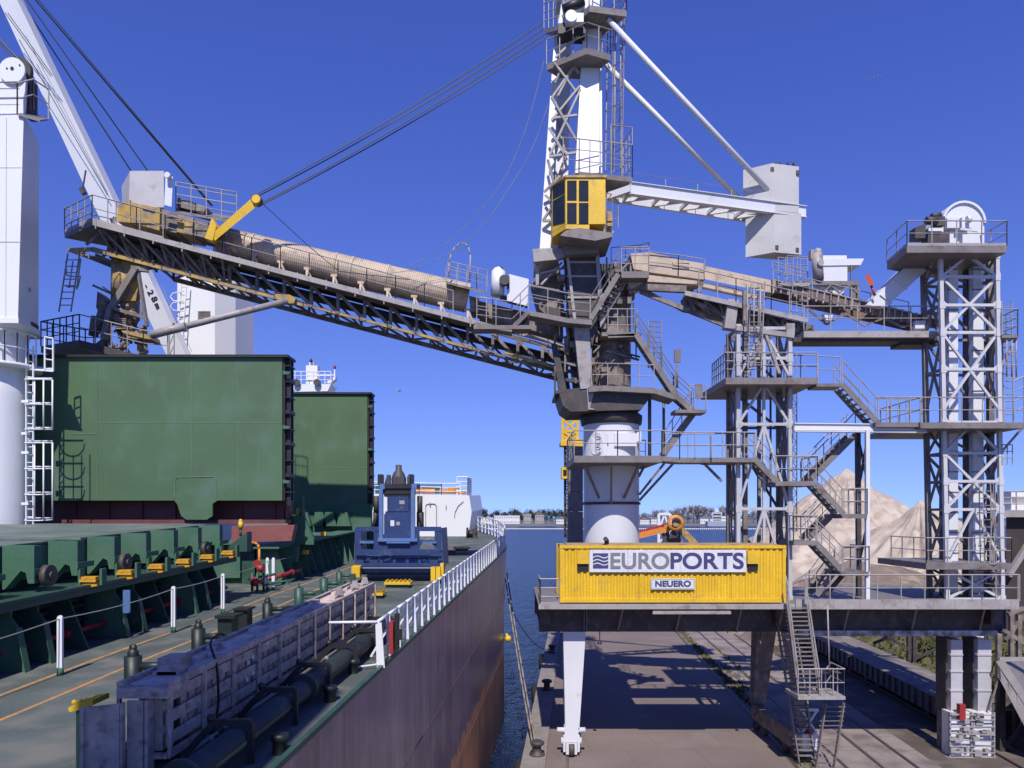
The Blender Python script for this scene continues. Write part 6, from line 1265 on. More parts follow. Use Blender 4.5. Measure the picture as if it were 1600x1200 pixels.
# ================================================================ lattice stair tower on the portal
def dpt(m, x0, x1, y, Y0, Y1, th=.22): a, b = P(x0, y, Y0), P(x1, y, Y0); m.box(a.x, b.x, Y0, Y1, a.z - th, a.z)
def lattice_tower(t, xl, xr, Y, D, top, bot, levels, mt_f, mt_b, w=.18, style='A', back=True, tl=None, tr=None):
    tl = xl if tl is None else tl; tr = xr if tr is None else tr
    def fx(x0, x1, y): k = (bot - y) / (bot - top); return x0 + (x1 - x0) * k
    m = MB()
    L = lambda y, Yq=Y: P(fx(xl, tl, y), y, Y) + Vector((0, Yq - Y, 0)); R = lambda y, Yq=Y: P(fx(xr, tr, y), y, Y) + Vector((0, Yq - Y, 0))
    m.bar(L(bot), L(top), w, w, up=(0, 1, 0)); m.bar(R(bot), R(top), w, w, up=(0, 1, 0))
    for i, y in enumerate(levels):
        m.bar(L(y), R(y), w * .75)
        for q, sg in ((L(y), 1), (R(y), -1)): m.box(q.x - .11, q.x + .11, Y - w / 2 - .016, Y - w / 2 - .004, q.z - .17, q.z + .17); m.prism([q + Vector((sg * .08, -w * .3, -.2)), q + Vector((sg * .32, -w * .3, 0)), q + Vector((sg * .08, -w * .3, .2))], (0, .015, 0))
    for i, (a, b, st) in enumerate(style):
        if st == 'A': c = L(a).lerp(R(a), .5); m.bar(c, L(b), w * .62); m.bar(c, R(b), w * .62)
        if st == 'V': c = L(b).lerp(R(b), .5); m.bar(c, L(a), w * .62); m.bar(c, R(a), w * .62)
        if st == 'X': m.bar(L(a), R(b), w * .62); m.bar(R(a) + Vector((0, .03, 0)), L(b) + Vector((0, .03, 0)), w * .62)
        if st == 'P': m.bar(L(a).lerp(R(a), .5), L(b).lerp(R(b), .5), w * .7)
    part(m, 'front_frame', mt_f, t)
    if back:
        m = MB(); Yb = Y + D
        m.bar(L(bot, Yb), L(top, Yb), w * 1.15, up=(0, 1, 0)); m.bar(R(bot, Yb), R(top, Yb), w * 1.15, up=(0, 1, 0))
        for y in levels: m.bar(L(y, Yb), R(y, Yb), w * .7); m.bar(L(y), L(y, Yb), w * .7); m.bar(R(y), R(y, Yb), w * .7)
        for (a, b, st) in style:
            if st in 'AX': m.bar(L(a, Yb), R(b, Yb), w * .6)
            m.bar(L(a), L(b, Yb), w * .55); m.bar(L(a, Yb), L(b), w * .55); m.bar(R(a), R(b, Yb), w * .55); m.bar(R(a, Yb), R(b), w * .55)
        part(m, 'rear_frame', mt_b, t)
t = thing('lattice_tower', 'grey lattice tower carrying the dusty conveyor beside the yellow container', 'tower', P(1195, 937, 33.2)); Y = 33.2
lattice_tower(t, 1153, 1234, Y, 1.4, 510, 940, (513, 560, 663, 795, 936), M['pgrey'], M['grey'], .17, ((513, 590, 'A'), (600, 663, 'A'), (663, 795, 'A'), (795, 925, 'A'), (513, 930, 'P')))
m = MB()
for x, yy in ((1164, 1.0), (1186, 1.2)): m.bar(P(x, 940, Y + yy), P(x, 455, Y + yy), .15 if x != 1164 else .2, up=(0, 1, 0))
for x in (1186, 1204): m.ptube((x, 540), (x, 925), Y + 1.2, .05)
part(m, 'inner_column', M['dust'], t)
m = MB(); m.pbar((1150, 513), (1240, 525), Y - .1, .2, .22); m.pbar((1150, 556), (1234, 556), Y + .5, .12); m.pbar((1193, 513), (1218, 585), Y - .1, .13); m.pbar((1193, 513), (1168, 585), Y - .1, .13)
m.pbox(1229, 1242, 505, 522, Y - .2, .5); m.pbar((1138, 515), (1144, 470), Y + 1.5, .5); part(m, 'head_beam', M['lgrey'], t)
m = MB(); dpt(m, 1134, 1277, 590, Y - .9, Y + 3.4, .29); dpt(m, 1276, 1316, 599, Y - .9, Y + .1, .14); part(m, 'platform', M['grey'], t)
m = MB(); m.rail([P(1147, 590, Y - .85), P(1277, 590, Y - .85)], 1.1, .95, .026); m.rail([P(1134, 590, Y + 1) + Vector((0, 2.3, 0)), P(1134, 590, Y - .8), P(1147, 590, Y - .85)], 1.1, .7, .03, 2); m.rail([P(1147, 590, Y + 3.3), P(1277, 590, Y + 3.3), P(1277, 590, Y - .2)], 1.1, .9, .026); m.rail([P(1278, 597, Y - .85), P(1313, 599, Y - .85)], 1.15, .9, .026); part(m, 'platform_railing', M['lgrey'], t)
m = MB(); m.ladder(P(1168, 588, Y - .3), P(1174, 440, Y - .3), Vector((.6, 0, 0)), .03, .3)
for x in (1168, 1178, 1188): m.ptube((x, 535), (x, 445), Y - .9, .03)
for y in (445, 475, 505, 535): m.path([P(x, yy, Y - .6) for x, yy in ((1166, y), (1166, y + 4), (1178, y + 5), (1190, y + 4), (1190, y))], .025, 4)
m.path([P(x, y, Y + 1.8) for x, y in ((1132, 540), (1132, 558), (1139, 558), (1139, 540), (1132, 540))], .03, 4); part(m, 'caged_ladder', M['lgrey'], t)
# ================================================================ zigzag staircase
t = thing('zigzag_staircase', 'grey steel zigzag staircase with landings climbing between the two lattice towers', 'staircase', P(1300, 937, 33)); Ys = 32.6
fl = [((1316, 600), (1372, 661), 0), ((1178, 716), (1213, 752), 0), ((1276, 752), (1352, 676), 1), ((1275, 756), (1319, 804), 0), ((1312, 808), (1276, 844), 1), ((1275, 848), (1318, 894), 0), ((1318, 897), (1290, 934), 1)]
m = MB(); wv = Vector((0, .85, 0))
for a, b, bk in fl:
    o = .95 if bk else 0; m.stairs(P(*a, Ys) + Vector((0, o, 0)), P(*b, Ys) + Vector((0, o, 0)), wv, sw=.24, rails=False)
part(m, 'stair_flight', M['grey'], t)
m = MB()
for a, b, bk in fl:
    o = .95 if bk else 0
    for k in (0, .85): m.rail([P(*a, Ys) + Vector((0, o + k, 0)), P(*b, Ys) + Vector((0, o + k, 0))], 1.05, 1.0, .024, 1)
part(m, 'stair_railing', M['lgrey'], t)
ld = [(1112, 1180, 715), (1212, 1277, 752), (1316, 1355, 803), (1240, 1277, 845), (1316, 1358, 893), (1368, 1440, 660)]
m = MB()
for x0, x1, y in ld: dpt(m, x0, x1, y, Ys - .05, Ys + 1.85, .2)
part(m, 'landing', M['grey'], t)
m = MB()
for x0, x1, y in ld:
    m.rail([P(x0, y, Ys), P(x1, y, Ys)], 1.12, .55, .026, 1); m.rail([P(x0, y, Ys + 1.8), P(x1, y, Ys + 1.8)], 1.12, .7, .026, 1)
    if x0 > 1200 and x1 < 1400: xx = x1 if y in (752, 803, 893) else x0; m.rail([P(xx, y, Ys), P(xx, y, Ys) + Vector((0, 1.8, 0))], 1.12, .8, .026, 1)
part(m, 'landing_railing', M['lgrey'], t)
m = MB(); m.pbar((1355, 936), (1355, 672), Ys + .1, .17); part(m, 'support_post', M['white'], t)
m = MB(); m.bar(P(1342, 936, Ys + 2), P(1340, 672, Ys + 2), .2); m.bar(P(1353, 700, Ys + .2), P(1342, 760, Ys + 2), .1); m.bar(P(1342, 690, Ys + 2), P(1353, 740, Ys + .2), .1); m.bar(P(1353, 830, Ys + .2), P(1342, 880, Ys + 2), .1); m.bar(P(1290, 930, Ys + 1), P(1320, 895, Ys + 1), .16); part(m, 'rear_post', M['dgrey'], t)
m = MB(); m.pbar((1240, 667), (1446, 669), Ys + .3, .2, .3); m.pbar((1240, 662), (1446, 664), Ys + .28, .3, .04); m.pbar((1240, 674), (1446, 676), Ys + .26, .3, .04); part(m, 'bridge_beam', M['white'], t)
# ================================================================ bucket elevator tower
M['elev'] = mat('off_white_steel', (.62, .62, .63), .5, var=.06, dirt=(.45, .41, .38), damt=.15, streak=.15, fine=.04)
t = thing('elevator_tower', 'tall white and grey lattice tower with two elevator shafts and domed head', 'tower', P(1515, 937, 33.4)); Y = 33.4
lattice_tower(t, 1480, 1566, Y, 1.4, 397, 940, (399, 433, 477, 520, 577, 660, 708, 752, 796, 880, 936), M['elev'], M['grey'], .17,
              ((433, 520, 'X'), (520, 640, 'X'), (399, 433, 'A'), (663, 708, 'A'), (708, 796, 'X'), (796, 876, 'A'), (890, 936, 'X')), tl=1469, tr=1557)
for (a, b, c, yb_) in ((1474, 1483, 1497, 1075), (1508, 1521, 1537, 1075)):
    m = MB(); z0, z1 = P(0, 1110, Y).z, P(0, 395, Y).z; Yv = Y + .9
    x0, x1, x2 = P(a, 0, Yv + .6).x, P(b, 0, Yv).x, P(c, 0, Yv).x
    m.box(x1, x2, Yv, Yv + .6, z0, z1); sh = part(m, 'elevator_shaft', M['white'], t)
    m = MB(); m.box(x0, x1 - .004, Yv + .35, Yv + .8, z0, z1); part(m, 'shaft_shade_side', M['dgrey'], t)  # dark box added as the shaded left side of the shaft
    m = MB()
    for k in range(22): z = z0 + (z1 - z0) * (k + .5) / 22; m.box(x1 - .03, x2 + .03, Yv - .03, Yv + .1, z, z + .05)
    part(m, 'shaft_flange', M['grey'], sh)
    m = MB()
    for y in (576, 714, 852, 1040):
        for k in (.45, .72): x = x1 + (x2 - x1) * k; z = P(0, y, Yv).z; m.prism([(x, Yv - .05, z), (x + .07, Yv - .05, z), (x + .1, Yv - .05, z + .22), (x + .03, Yv - .05, z + .22)], (0, .03, 0))
    part(m, 'shaft_marking', M['signw'], sh)
m = MB(); m.bar(P(1549, 938, Y + 1), P(1546, 405, Y + 1), .24); part(m, 'cable_riser', M['dust'], t)
zt = P(0, 384, Y - .9).z
m = MB(); e = [P(1417, 384, Y - .9), P(1573, 384, Y - .9)]; k0 = H(1386, 411, zt)
m.prism([e[0], e[1], e[1] + Vector((0, 4.0, 0)), Vector((k0.x, k0.y, zt))], (0, 0, -.3)); part(m, 'head_platform', M['grey'], t)
m = MB(); m.rail([k0, e[0], e[1], e[1] + Vector((-.2, 4, 0))], 1.1, 1.05, .026, 1, .12); part(m, 'head_railing', M['lgrey'], t)
m = MB(); cxd = P(1505, 0, Y + .8).x; zc_ = P(0, 349, Y + .8).z; r = 33 * (Y + .8) / F
m.prism([(cxd - r * 1.25, Y + .8, zt), (cxd + r, Y + .8, zt)] + [(cxd + r * math.cos(k * PI / 14), Y + .8, zc_ + r * math.sin(k * PI / 14)) for k in range(15)] + [(cxd - r * 1.05, Y + .8, zc_ - .1)], (0, 1.3, 0)); m.prism([(cxd + (r + .04) * math.cos(k * PI / 14), Y + .7, zc_ + (r + .04) * math.sin(k * PI / 14)) for k in range(15)] + [(cxd + (r - .06) * math.cos(k * PI / 14), Y + .7, zc_ + (r - .06) * math.sin(k * PI / 14)) for k in range(14, -1, -1)], (0, 1.5, 0)); part(m, 'elevator_head', M['white'], t)
m = MB(); Ym_ = Y + .1; m.tube(P(1447, 345, Ym_), P(1464, 345, Ym_), .18, 14); m.pbox(1464, 1477, 338, 352, Ym_, .5); m.tube(P(1455, 338, Ym_ + .1), P(1470, 336, Ym_ + .1), .12, 10); m.ppoly([(1430, 355), (1447, 349), (1446, 372), (1430, 372)], Ym_, .5); m.pbox(1450, 1484, 362, 380, Ym_ + .1, .6); part(m, 'drive_motor', M['dgrey'], t)
m = MB(); m.tube(P(1510, 343, Ym_ + .2), P(1516, 343, Ym_ + .2), .16, 12); m.pbox(1451, 1472, 356, 361, Ym_, .3); m.pbox(1484, 1490, 364, 380, Ym_, .2); m.pbox(1504, 1518, 366, 380, Ym_, .25); m.pbox(1480, 1499, 340, 356, Ym_ + .4, .2); m.bar(P(1500, 358, Ym_), P(1528, 361, Ym_), .08); m.pbox(1503, 1519, 339, 356, Ym_ + .3, .4); part(m, 'drive_housing', M['white'], t)
m = MB(); m.tube(P(1528, 356, Ym_ - .3), P(1528, 366, Ym_ - .3), .0, 3) if False else None
dpt(m, 1438, 1602, 660, Y - 1.0, Y + 3.6, .26); dpt(m, 1447, 1580, 880, Y - .9, Y + 3.4, .28); dpt(m, 1566, 1592, 523, Y - .2, Y + 2.4, .14); part(m, 'platform', M['grey'], t)
m = MB(); m.rail([P(1438, 660, Y - .95), P(1600, 660, Y - .95)], 1.1, .85, .026); m.rail([P(1438, 660, Y - .95) + Vector((0, 3.5, 0)), P(1438, 660, Y - .95)], 1.1, .9, .028); m.rail([P(1447, 880, Y - .85), P(1580, 880, Y - .85)], 1.12, .95, .026); m.rail([P(1447, 880, Y - .85) + Vector((0, 3, 0)), P(1447, 880, Y - .85)], 1.12, 1, .026); m.rail([P(1580, 880, Y - .85) + Vector((0, 3, 0)), P(1580, 880, Y - .85)], 1.12, 1, .026)
m.rail([P(1566, 523, Y - .2), P(1590, 523, Y - .2)], 1.15, .5, .024, 2); m.rail([P(1590, 523, Y - .2), P(1590, 523, Y - .2) + Vector((0, 2.4, 0))], 1.15, .7, .024, 2); m.rail([P(1583, 660, Y + 2.5), P(1600, 652, Y + 2.5)], 2.0, .4, .03, 3); part(m, 'platform_railing', M['lgrey'], t)
m = MB(); m.ladder(P(1569, 658, Y + .6), P(1565, 470, Y + .6), Vector((.45, 0, 0)), .03, .3)
for x in (1573, 1581, 1588): m.ptube((x, 590), (x, 525), Y - .1, .03)
for y in (530, 550, 570, 590): m.pbar((1570, y), (1589, y), Y - .12, .04)
m.bar(P(1562, 575, Y), P(1588, 528, Y), .08); m.bar(P(1565, 706, Y), P(1598, 668, Y - .6), .09)
m.rail([P(1566, 726, Y - .1), P(1582, 726, Y - .1)], .9, .3, .024, 2); m.ladder(P(1532, 880, Y - .4), P(1530, 756, Y - .4), Vector((.5, 0, 0)), .026, .3, (0, -.6, 0)); part(m, 'side_ladder', M['lgrey'], t)
# boot of the elevators below the platform
Y = 31.9
m = MB()
for (a, b, c) in ((1478, 1486, 1504), (1520, 1528, 1549)):
    m.pbox(b, c, 1000, 1112, Y + .6, .8)
    for y in (1022, 1048, 1078): m.pbox(b - 1, c + 1, y, y + 2.5, Y + .56, .2)
part(m, 'lower_shaft', M['pgrey'], t)
m = MB()
for (a, b, c) in ((1478, 1486, 1504), (1520, 1528, 1549)): m.pbox(a, b - .5, 995, 1115, Y + .9, .8)
part(m, 'shaft_shade_side', M['dgrey'], t)  # dark strips stand in for the shaded sides of the lower shafts
m = MB(); m.pbox(1486, 1518, 1114, 1184, Y + .3, .7); m.pbox(1521, 1551, 1114, 1184, Y + .34, .7); m.pbox(1487, 1550, 1128, 1136, Y + .28, .5); bt = part(m, 'elevator_boot', M['white'], t)
m = MB(); random.seed(3)
for k in range(34): x, y = random.uniform(1484, 1542), random.uniform(1114, 1178); m.pbox(x, x + random.uniform(4, 13), y, y + random.uniform(2, 9), Y + .3 - random.uniform(.03, .3), .2)
for k in range(7): y = 1116 + k * 10; m.pbar((1484, y), (1555, y + jit(3)), Y + .1, .04)
for x in (1484, 1518, 1553): m.pbox(x, x + 2, 1113, 1188, Y + .15, .1)
m.pbox(1482, 1557, 1184, 1190, Y + .1, .3); part(m, 'boot_panel', M['lgrey'], bt)
m = MB(); m.pbox(1500, 1509, 1101, 1126, Y + .05, .25); part(m, 'red_valve', M['red'], bt)
m = MB(); m.bar(P(1472, 992, Y + 1.5), P(1472, 1195, Y + 1.5), .3); m.bar(P(1514, 992, Y + 1.6), P(1514, 1120, Y + 1.6), .3); m.bar(P(1560, 990, Y + 1.6), P(1560, 1195, Y + 1.6), .2); m.bar(P(1560, 1060, Y + .3), P(1545, 1110, Y + .3), .06); part(m, 'boot_frame', M['dust'], t)
# inclined white chute
m = MB(); Yc_ = 34.6; m.ppoly([(1354, 476), (1424, 408), (1448, 404), (1446, 424), (1386, 478), (1380, 480)], Yc_, .9)
for a, b in (((1375, 460), (1394, 474)), ((1400, 438), (1418, 452))): m.bar(P(*a, Yc_ - .03), P(*b, Yc_ - .03), .06)
solo(m, 'discharge_chute', M['white'], 'white inclined chute from the elevator head down to the conveyor', 'chute', P(1380, 480, Yc_))
m = MB(); m.hexa([P(1358, 447, Yc_ - .4), P(1366, 444, Yc_ - .4), P(1366, 444, Yc_ - .1), P(1358, 447, Yc_ - .1), P(1351, 431, Yc_ - .4), P(1358, 428, Yc_ - .4), P(1358, 428, Yc_ - .1), P(1351, 431, Yc_ - .1)]); m.tube(P(1361, 446, Yc_ - .25), P(1367, 462, Yc_ - .2), .06, 8); solo(m, 'red_actuator', mat('faded_red_paint', (.5, .09, .05), .5, var=.2), 'tilted faded red actuator on the white inclined chute', 'actuator', P(1361, 446, Yc_))
# ================================================================ feeding conveyor from the tower to the loader
t = thing('feeding_conveyor', 'dusty beige covered conveyor running from the elevator tower to the loader turret', 'conveyor', P(1200, 520, 35)); Y = 34.8
m = MB(); m.ppoly([(985, 396), (1014, 394), (1101, 412), (1101, 437), (1014, 425), (990, 420)], Y, 1.5); m.ppoly([(1010, 429), (1092, 439), (1092, 444), (1010, 440), (985, 452), (980, 440)], Y - .1, 1.5); m.pbox(1051, 1077, 408, 411, Y - .06, .1); m.ppoly([(1052, 411), (1076, 413), (1077, 420), (1050, 418)], Y - .06, .1); part(m, 'head_hood', M['beige'], t)
N = 40; a, b, c, d = P(1101, 413, Y), P(1208, 436, Y), P(1101, 436, Y), P(1208, 458, Y)
m = MB(); vs = []
for i in range(N * 2 + 1):
    k = i / (N * 2); o = Vector((0, .03 * (i % 2), 0)); vs += [c.lerp(d, k) + o, a.lerp(b, k) + Vector((0, .18, 0)) + o, a.lerp(b, k) + Vector((0, .5, .06)), a.lerp(b, k) + Vector((0, 1.3, .04))]
fs = []
for i in range(N * 2):
    for k in range(3): q = i * 4 + k; fs.append((q, q + 4, q + 5, q + 1))
m.add(vs, fs); m.prism([b, d, d + Vector((0, 1.3, 0)), b + Vector((0, 1.3, 0))], (.04, 0, 0)); m.prism([P(1098, 441, Y - .05), P(1140, 448, Y - .05), P(1190, 461, Y - .05), P(1180, 466, Y - .05), P(1098, 448, Y - .05)], (0, .3, 0)); part(m, 'belt_cover', M['beige'], t)
m = MB(); sd_ = mat('rusty_brown_side', (.17, .12, .105), .7, var=.25, dirt=(.28, .2, .16), damt=.4); A_, B_ = P(1208, 446, Y + .2), P(1462, 506, Y + .2)
m.prism([A_ - up * .25, B_ - up * .2, B_ + up * .2, A_ + up * .25], (0, .12, 0)); m.prism([A_ + Vector((0, 1.1, -.25)), B_ + Vector((0, 1.1, -.2)), B_ + Vector((0, 1.1, .2)), A_ + Vector((0, 1.1, .3))], (0, .12, 0)); part(m, 'side_wall', sd_, t)
m = MB(); 
for i in range(24): q = A_.lerp(B_, i / 23); m.bar(q + Vector((0, -.03, -.3)), q + Vector((.08, -.03, .28)), .07)
m.bar(A_ + Vector((0, -.03, .28)), B_ + Vector((0, -.03, .22)), .07); part(m, 'wall_rib', M['lgrey'], t)
m = MB(); m.bar(P(1070, 458, Y - .4), P(1262, 501, Y - .4), .12, .22); m.prism([P(1070, 455, Y - .4), P(1262, 498, Y - .4), P(1262, 498, Y + .3), P(1070, 455, Y + .3)], (0, 0, -.05)); dpt(m, 1256, 1465, 517, Y - .5, Y + .6, .3); part(m, 'walkway', M['lgrey'], t)
m = MB(); m.rail([P(x, 455 + (x - 1070) * .224, Y - .38) for x in (1092, 1150, 1205, 1262)], 1.15, .95, .026); m.rail([P(1256, 516, Y - .45), P(1465, 516, Y - .45)], 1.12, 1.15, .026); m.rail([P(1014, 425, Y - .1), P(1060, 430, Y - .1), P(1101, 437, Y - .1)], .95, 1.1, .024, 1); m.rail([P(1208, 452, Y - .1), P(1300, 474, Y - .1), P(1420, 502, Y - .1)], .9, .9, .022, 1); part(m, 'railing', M['lgrey'], t)
m = MB(); p, q = P(1000, 455, Y + .2), P(1142, 512, Y + .2); m.bar(p, q, .14, .2); m.bar(P(1068, 462, Y), P(1142, 500, Y), .12, .14); m.bar(P(980, 448, Y), P(1072, 452, Y), .16, .3)
m.brace(P(1075, 463, Y), P(1270, 508, Y), P(1085, 485, Y), P(1270, 524, Y), 8, .1, 'N'); m.brace(P(1262, 506, Y), P(1440, 512, Y), P(1262, 482, Y + .2), P(1440, 505, Y + .2), 6, .09, 'Z', False); m.bar(P(1098, 440, Y), P(1085, 475, Y), .14); m.bar(P(1010, 455, Y + .8), P(1070, 487, Y + .8), .12); m.prism([P(1070, 462, Y + .3), P(1270, 508, Y + .3), P(1270, 524, Y + .3), P(1075, 480, Y + .3)], (0, .9, 0)); part(m, 'truss', M['dust'], t)
m = MB(); m.prism([P(1240, 527, Y - .2), P(1465, 527, Y - .2), P(1465, 534, Y - .2), P(1240, 534, Y - .2)], (0, 1.0, 0)); m.pbox(1408, 1468, 534, 539, Y, 1); part(m, 'under_beam', M['dgrey'], t)
m = MB(); m.pbox(1300, 1345, 486, 503, Y - .1, .3) if False else m.ppoly([(1287, 490), (1302, 490), (1299, 500), (1291, 500)], Y - .2, .3); m.pbox(1430, 1446, 501, 515, Y - .1, .4); part(m, 'belt_cleaner', M['white'], t)
# dust filter on its frame
t = thing('dust_filter', 'white dust filter with long spout standing on a frame above the feeding conveyor', 'filter', P(1300, 470, 35.5)); Y = 35.4
m = MB(); m.pbox(1286, 1324, 412, 440, Y, 1.1); m.pbox(1286, 1323, 399, 404, Y + .1, .9); m.ppoly([(1286, 404), (1350, 404), (1345, 414), (1286, 415)], Y - .05, 1.0); m.pbox(1281, 1319, 446, 466, Y + .1, .9); part(m, 'filter_body', M['white'], t)
m = MB(); m.tube(P(1279, 437, Y), P(1276, 396, Y), .25, 14); m.disc(P(1281, 412, Y - .2), (0, -1, 0), .15, .15, 12); m.pbox(1267, 1275, 390, 404, Y, .3); m.ball(P(1278, 394, Y), .2, 12); part(m, 'fan', M['lgrey'], t)
m = MB(); m.pbar((1238, 443), (1342, 443), Y, .14, .2); m.pbar((1340, 442), (1340, 482), Y, .12); m.pbar((1240, 442), (1240, 465), Y, .12); m.pbar((1330, 415), (1330, 442), Y, .06)
m.brace(P(1284, 446, Y - .1), P(1340, 446, Y - .1), P(1284, 458, Y - .1), P(1340, 458, Y - .1), 4, .08, 'Z', False); m.pbar((1332, 446), (1332, 482), Y + .8, .2); part(m, 'support_frame', M['grey'], t)
m = MB(); m.rail([P(1216, 442, Y - .6), P(1262, 445, Y - .6)], 1.2, .35, .022, 2); m.rail([P(1230, 438, Y + .6), P(1262, 440, Y + .6)], 1.2, .5, .022, 2); m.rail([P(1207, 420, Y - .6), P(1262, 435, Y - .6)], .35, .8, .022, 1); m.pbox(1216, 1265, 442, 447, Y - .6, 1.2); m.rail([P(1236, 500, Y - .7), P(1262, 500, Y - .7)], 1.3, .25, .025, 2); part(m, 'access_railing', M['lgrey'], t)
# ================================================================ stairs on the landward end of the portal
t = thing('portal_staircase', 'steep grey steel stairs with a caged landing going down beside the container', 'staircase', P(1265, 1195, 30.3)); Y = 30.5
m = MB(); m.stairs(P(1229, 944, Y), P(1247, 1088, Y - .5), Vector((.82, .02, 0)), n=21, rails=False, sw=.18); m.stairs(P(1216, 985, Y + 1.2), P(1248, 1190, Y + .6), Vector((.7, 0, 0)), n=24, rails=False, sw=.18); m.stairs(P(1290, 1098, Y - .2), P(1272, 1215, Y - .2), Vector((.75, .02, 0)), n=16, rails=False, sw=.18); part(m, 'stair_flight', M['grey'], t)
m = MB(); m.rail([P(1258, 944, Y), P(1280, 1088, Y - .5)], 1.05, .9, .026); m.rail([P(1229, 944, Y), P(1247, 1088, Y - .5)], 1.05, .9, .026); m.rail([P(1247, 1088, Y - .9), P(1320, 1088, Y - .9)], 1.1, .5, .026, 1); m.rail([P(1320, 1088, Y - .9), P(1320, 1088, Y - .9) + Vector((0, 1.3, 0)), P(1290, 1088, Y + .4)], 1.1, .6, .026, 1); m.ptube((1293, 945), (1296, 1050), Y, .03); part(m, 'stair_railing', M['lgrey'], t)
m = MB(); dpt(m, 1247, 1321, 1088, Y - .95, Y + .45, .14); part(m, 'landing', M['lgrey'], t)
# ================================================================ row of covered goods wagons
labs = ['low grey ribbed goods wagon nearest in the row behind the elevator shafts', 'second grey ribbed goods wagon in the row', 'third grey ribbed goods wagon in the row', 'far grey ribbed goods wagon emerging behind the stairs', 'farthest grey ribbed goods wagon hidden partly by the container']
M['wag'] = mat('wagon_grey_paint', (.15, .14, .15), .6, var=.15, dirt=(.1, .08, .08), damt=.4)
M['wagtop'] = mat('dusty_wagon_cover', (.25, .215, .2), .85, var=.15, scale=.6, dirt=(.16, .14, .14), damt=.5)
def wagon():
    t = thing('goods_wagon', labs[0], 'wagon', (0, 0, 0), 'row of covered goods wagons'); L = 12.4; d = Vector((.0826, 1, 0))
    m = MB(); m.prism([(0, 0, .45), (2.5, 0, .45), (2.5 + .0826 * L, L, .45), (.0826 * L, L, .45)], (0, 0, .95)); bd = part(m, 'body', M['wag'], t)
    m = MB()
    for i in range(16): q = d * (i * L / 15.6 + .05); m.prism([q + Vector((-.09, 0, .5)), q + Vector((-.001, 0, .5)), q + Vector((-.001, .12, .5)), q + Vector((-.09, .12, .5))], (0, 0, .88))
    part(m, 'side_rib', M['wag'], bd)
    m = MB(); m.prism([(-.1, -.05, 1.41), (1.3, -.05, 1.5), (2.6, -.05, 1.41), (2.6, -.05, 1.36), (-.1, -.05, 1.36)], d * (L + .1)); part(m, 'cover', M['wagtop'], t)
    for k in (1.2, 2.9, 9.3, 11.0):
        m = MB(); q = d * k; m.disc(q + Vector((.45, 0, .25)), (1, 0, 0), .25, .14, 18); m.disc(q + Vector((1.95, 0, .25)), (1, 0, 0), .25, .14, 18); m.tube(q + Vector((.45, 0, .25)), q + Vector((2.0, 0, .25)), .07, 8); part(m, 'wheelset', M['dgrey'], t)
    m = MB(); m.prism([(.3, .3, .3), (2.2, .3, .3), Vector((2.2, .3, .3)) + d * (L - .6), Vector((.3, .3, .3)) + d * (L - .6)], (0, 0, .14)); part(m, 'underframe', M['black'], t); return t
w0 = wagon()
for i in range(5): o = w0 if i == 0 else tree_copy(w0); o.location = Q(18.15, 35.7 + i * 12.6, .1); o['label'] = labs[i]
for u, lab in ((18.67, 'left rail under the row of goods wagons'), (20.17, 'right rail under the row of goods wagons')):
    m = MB(); m.bar(Q(u, 20, .05), Q(u, 170, .05), .08, .1); solo(m, 'railway_rail', M['railsteel'], lab, 'rail', Q(u, 20, 0), 'rails under the wagons')
# dark frames behind the wagons
t = thing('trestle_frame', 'dark braced trestle standing behind the wagons on the grassy bank', 'frame', P(1427, 1040, 46)); m = MB(); Y = 46
for x in (1420, 1428): m.pbar((x, 980), (x, 1050), Y, .2)
m.pbar((1365, 1005), (1425, 982), Y, .15); m.pbar((1382, 993), (1420, 1015), Y, .15); m.pbar((1428, 1030), (1476, 1008), Y, .15); m.pbar((1450, 990), (1478, 1015), Y, .15); part(m, 'frame_bars', M['dgrey'], t)
# dark hall and conveyor at the right picture edge
t = thing('storage_hall', 'dark brown storage hall wall at the right picture edge beyond the elevator tower', 'building', P(1640, 1000, 44)); Y = 44
m = MB(); m.ppoly([(1572, 808), (1900, 808), (1900, 1010), (1572, 1010)], Y, 30, (.72, 1, 0)); part(m, 'wall', mat('dark_brown_cladding', (.055, .04, .035), .8, var=.2, streak=.3), t)
m = MB(); m.ppoly([(1566, 797), (1900, 797), (1900, 808), (1566, 808)], Y - .6, 28, (.72, 1, 0)); m.bar(P(1575, 900, Y - .3), P(1610, 845, Y - .3), .3); part(m, 'roof_edge', M['lgrey'], t)
m = MB(); m.rail([P(1562, 797, Y - .5), P(1640, 797, Y - .5)], 1.1, 1, .04, 2); part(m, 'roof_railing', M['lgrey'], t)
m = MB(); m.pbox(1580, 1660, 768, 786, Y + 1, 3); m.pbox(1580, 1660, 786, 797, Y + .8, 3); part(m, 'roof_cabin', M['shipwhite'], t)
m = MB(); m.pbox(1582, 1620, 776, 786, Y + .95, .1); part(m, 'window', M['lgrey'], t)
t = thing('side_conveyor', 'grey inclined conveyor gallery on dark trusses at the lower right corner', 'conveyor', P(1590, 1150, 32)); Y = 32
m = MB(); q0, q1 = P(1562, 1032, Y), P(1660, 1180, Y - 1); m.bar(q0, q1, .2, .3); m.bar(P(1566, 1060, Y), P(1656, 1230, Y - 1), .2, .2); m.brace(P(1563, 1036, Y), P(1660, 1184, Y - 1), P(1566, 1062, Y), P(1656, 1230, Y - 1), 7, .16, 'N'); m.pbar((1560, 1030), (1640, 1030), Y + .1, .2, .16); part(m, 'gallery_frame', M['lgrey'], t)
m = MB(); m.prism([P(1568, 1036, Y), P(1660, 1176, Y - 1), P(1760, 1176, Y + 2), P(1640, 1036, Y + 3)], (0, 0, .05)); part(m, 'gallery_cover', M['grey'], t)
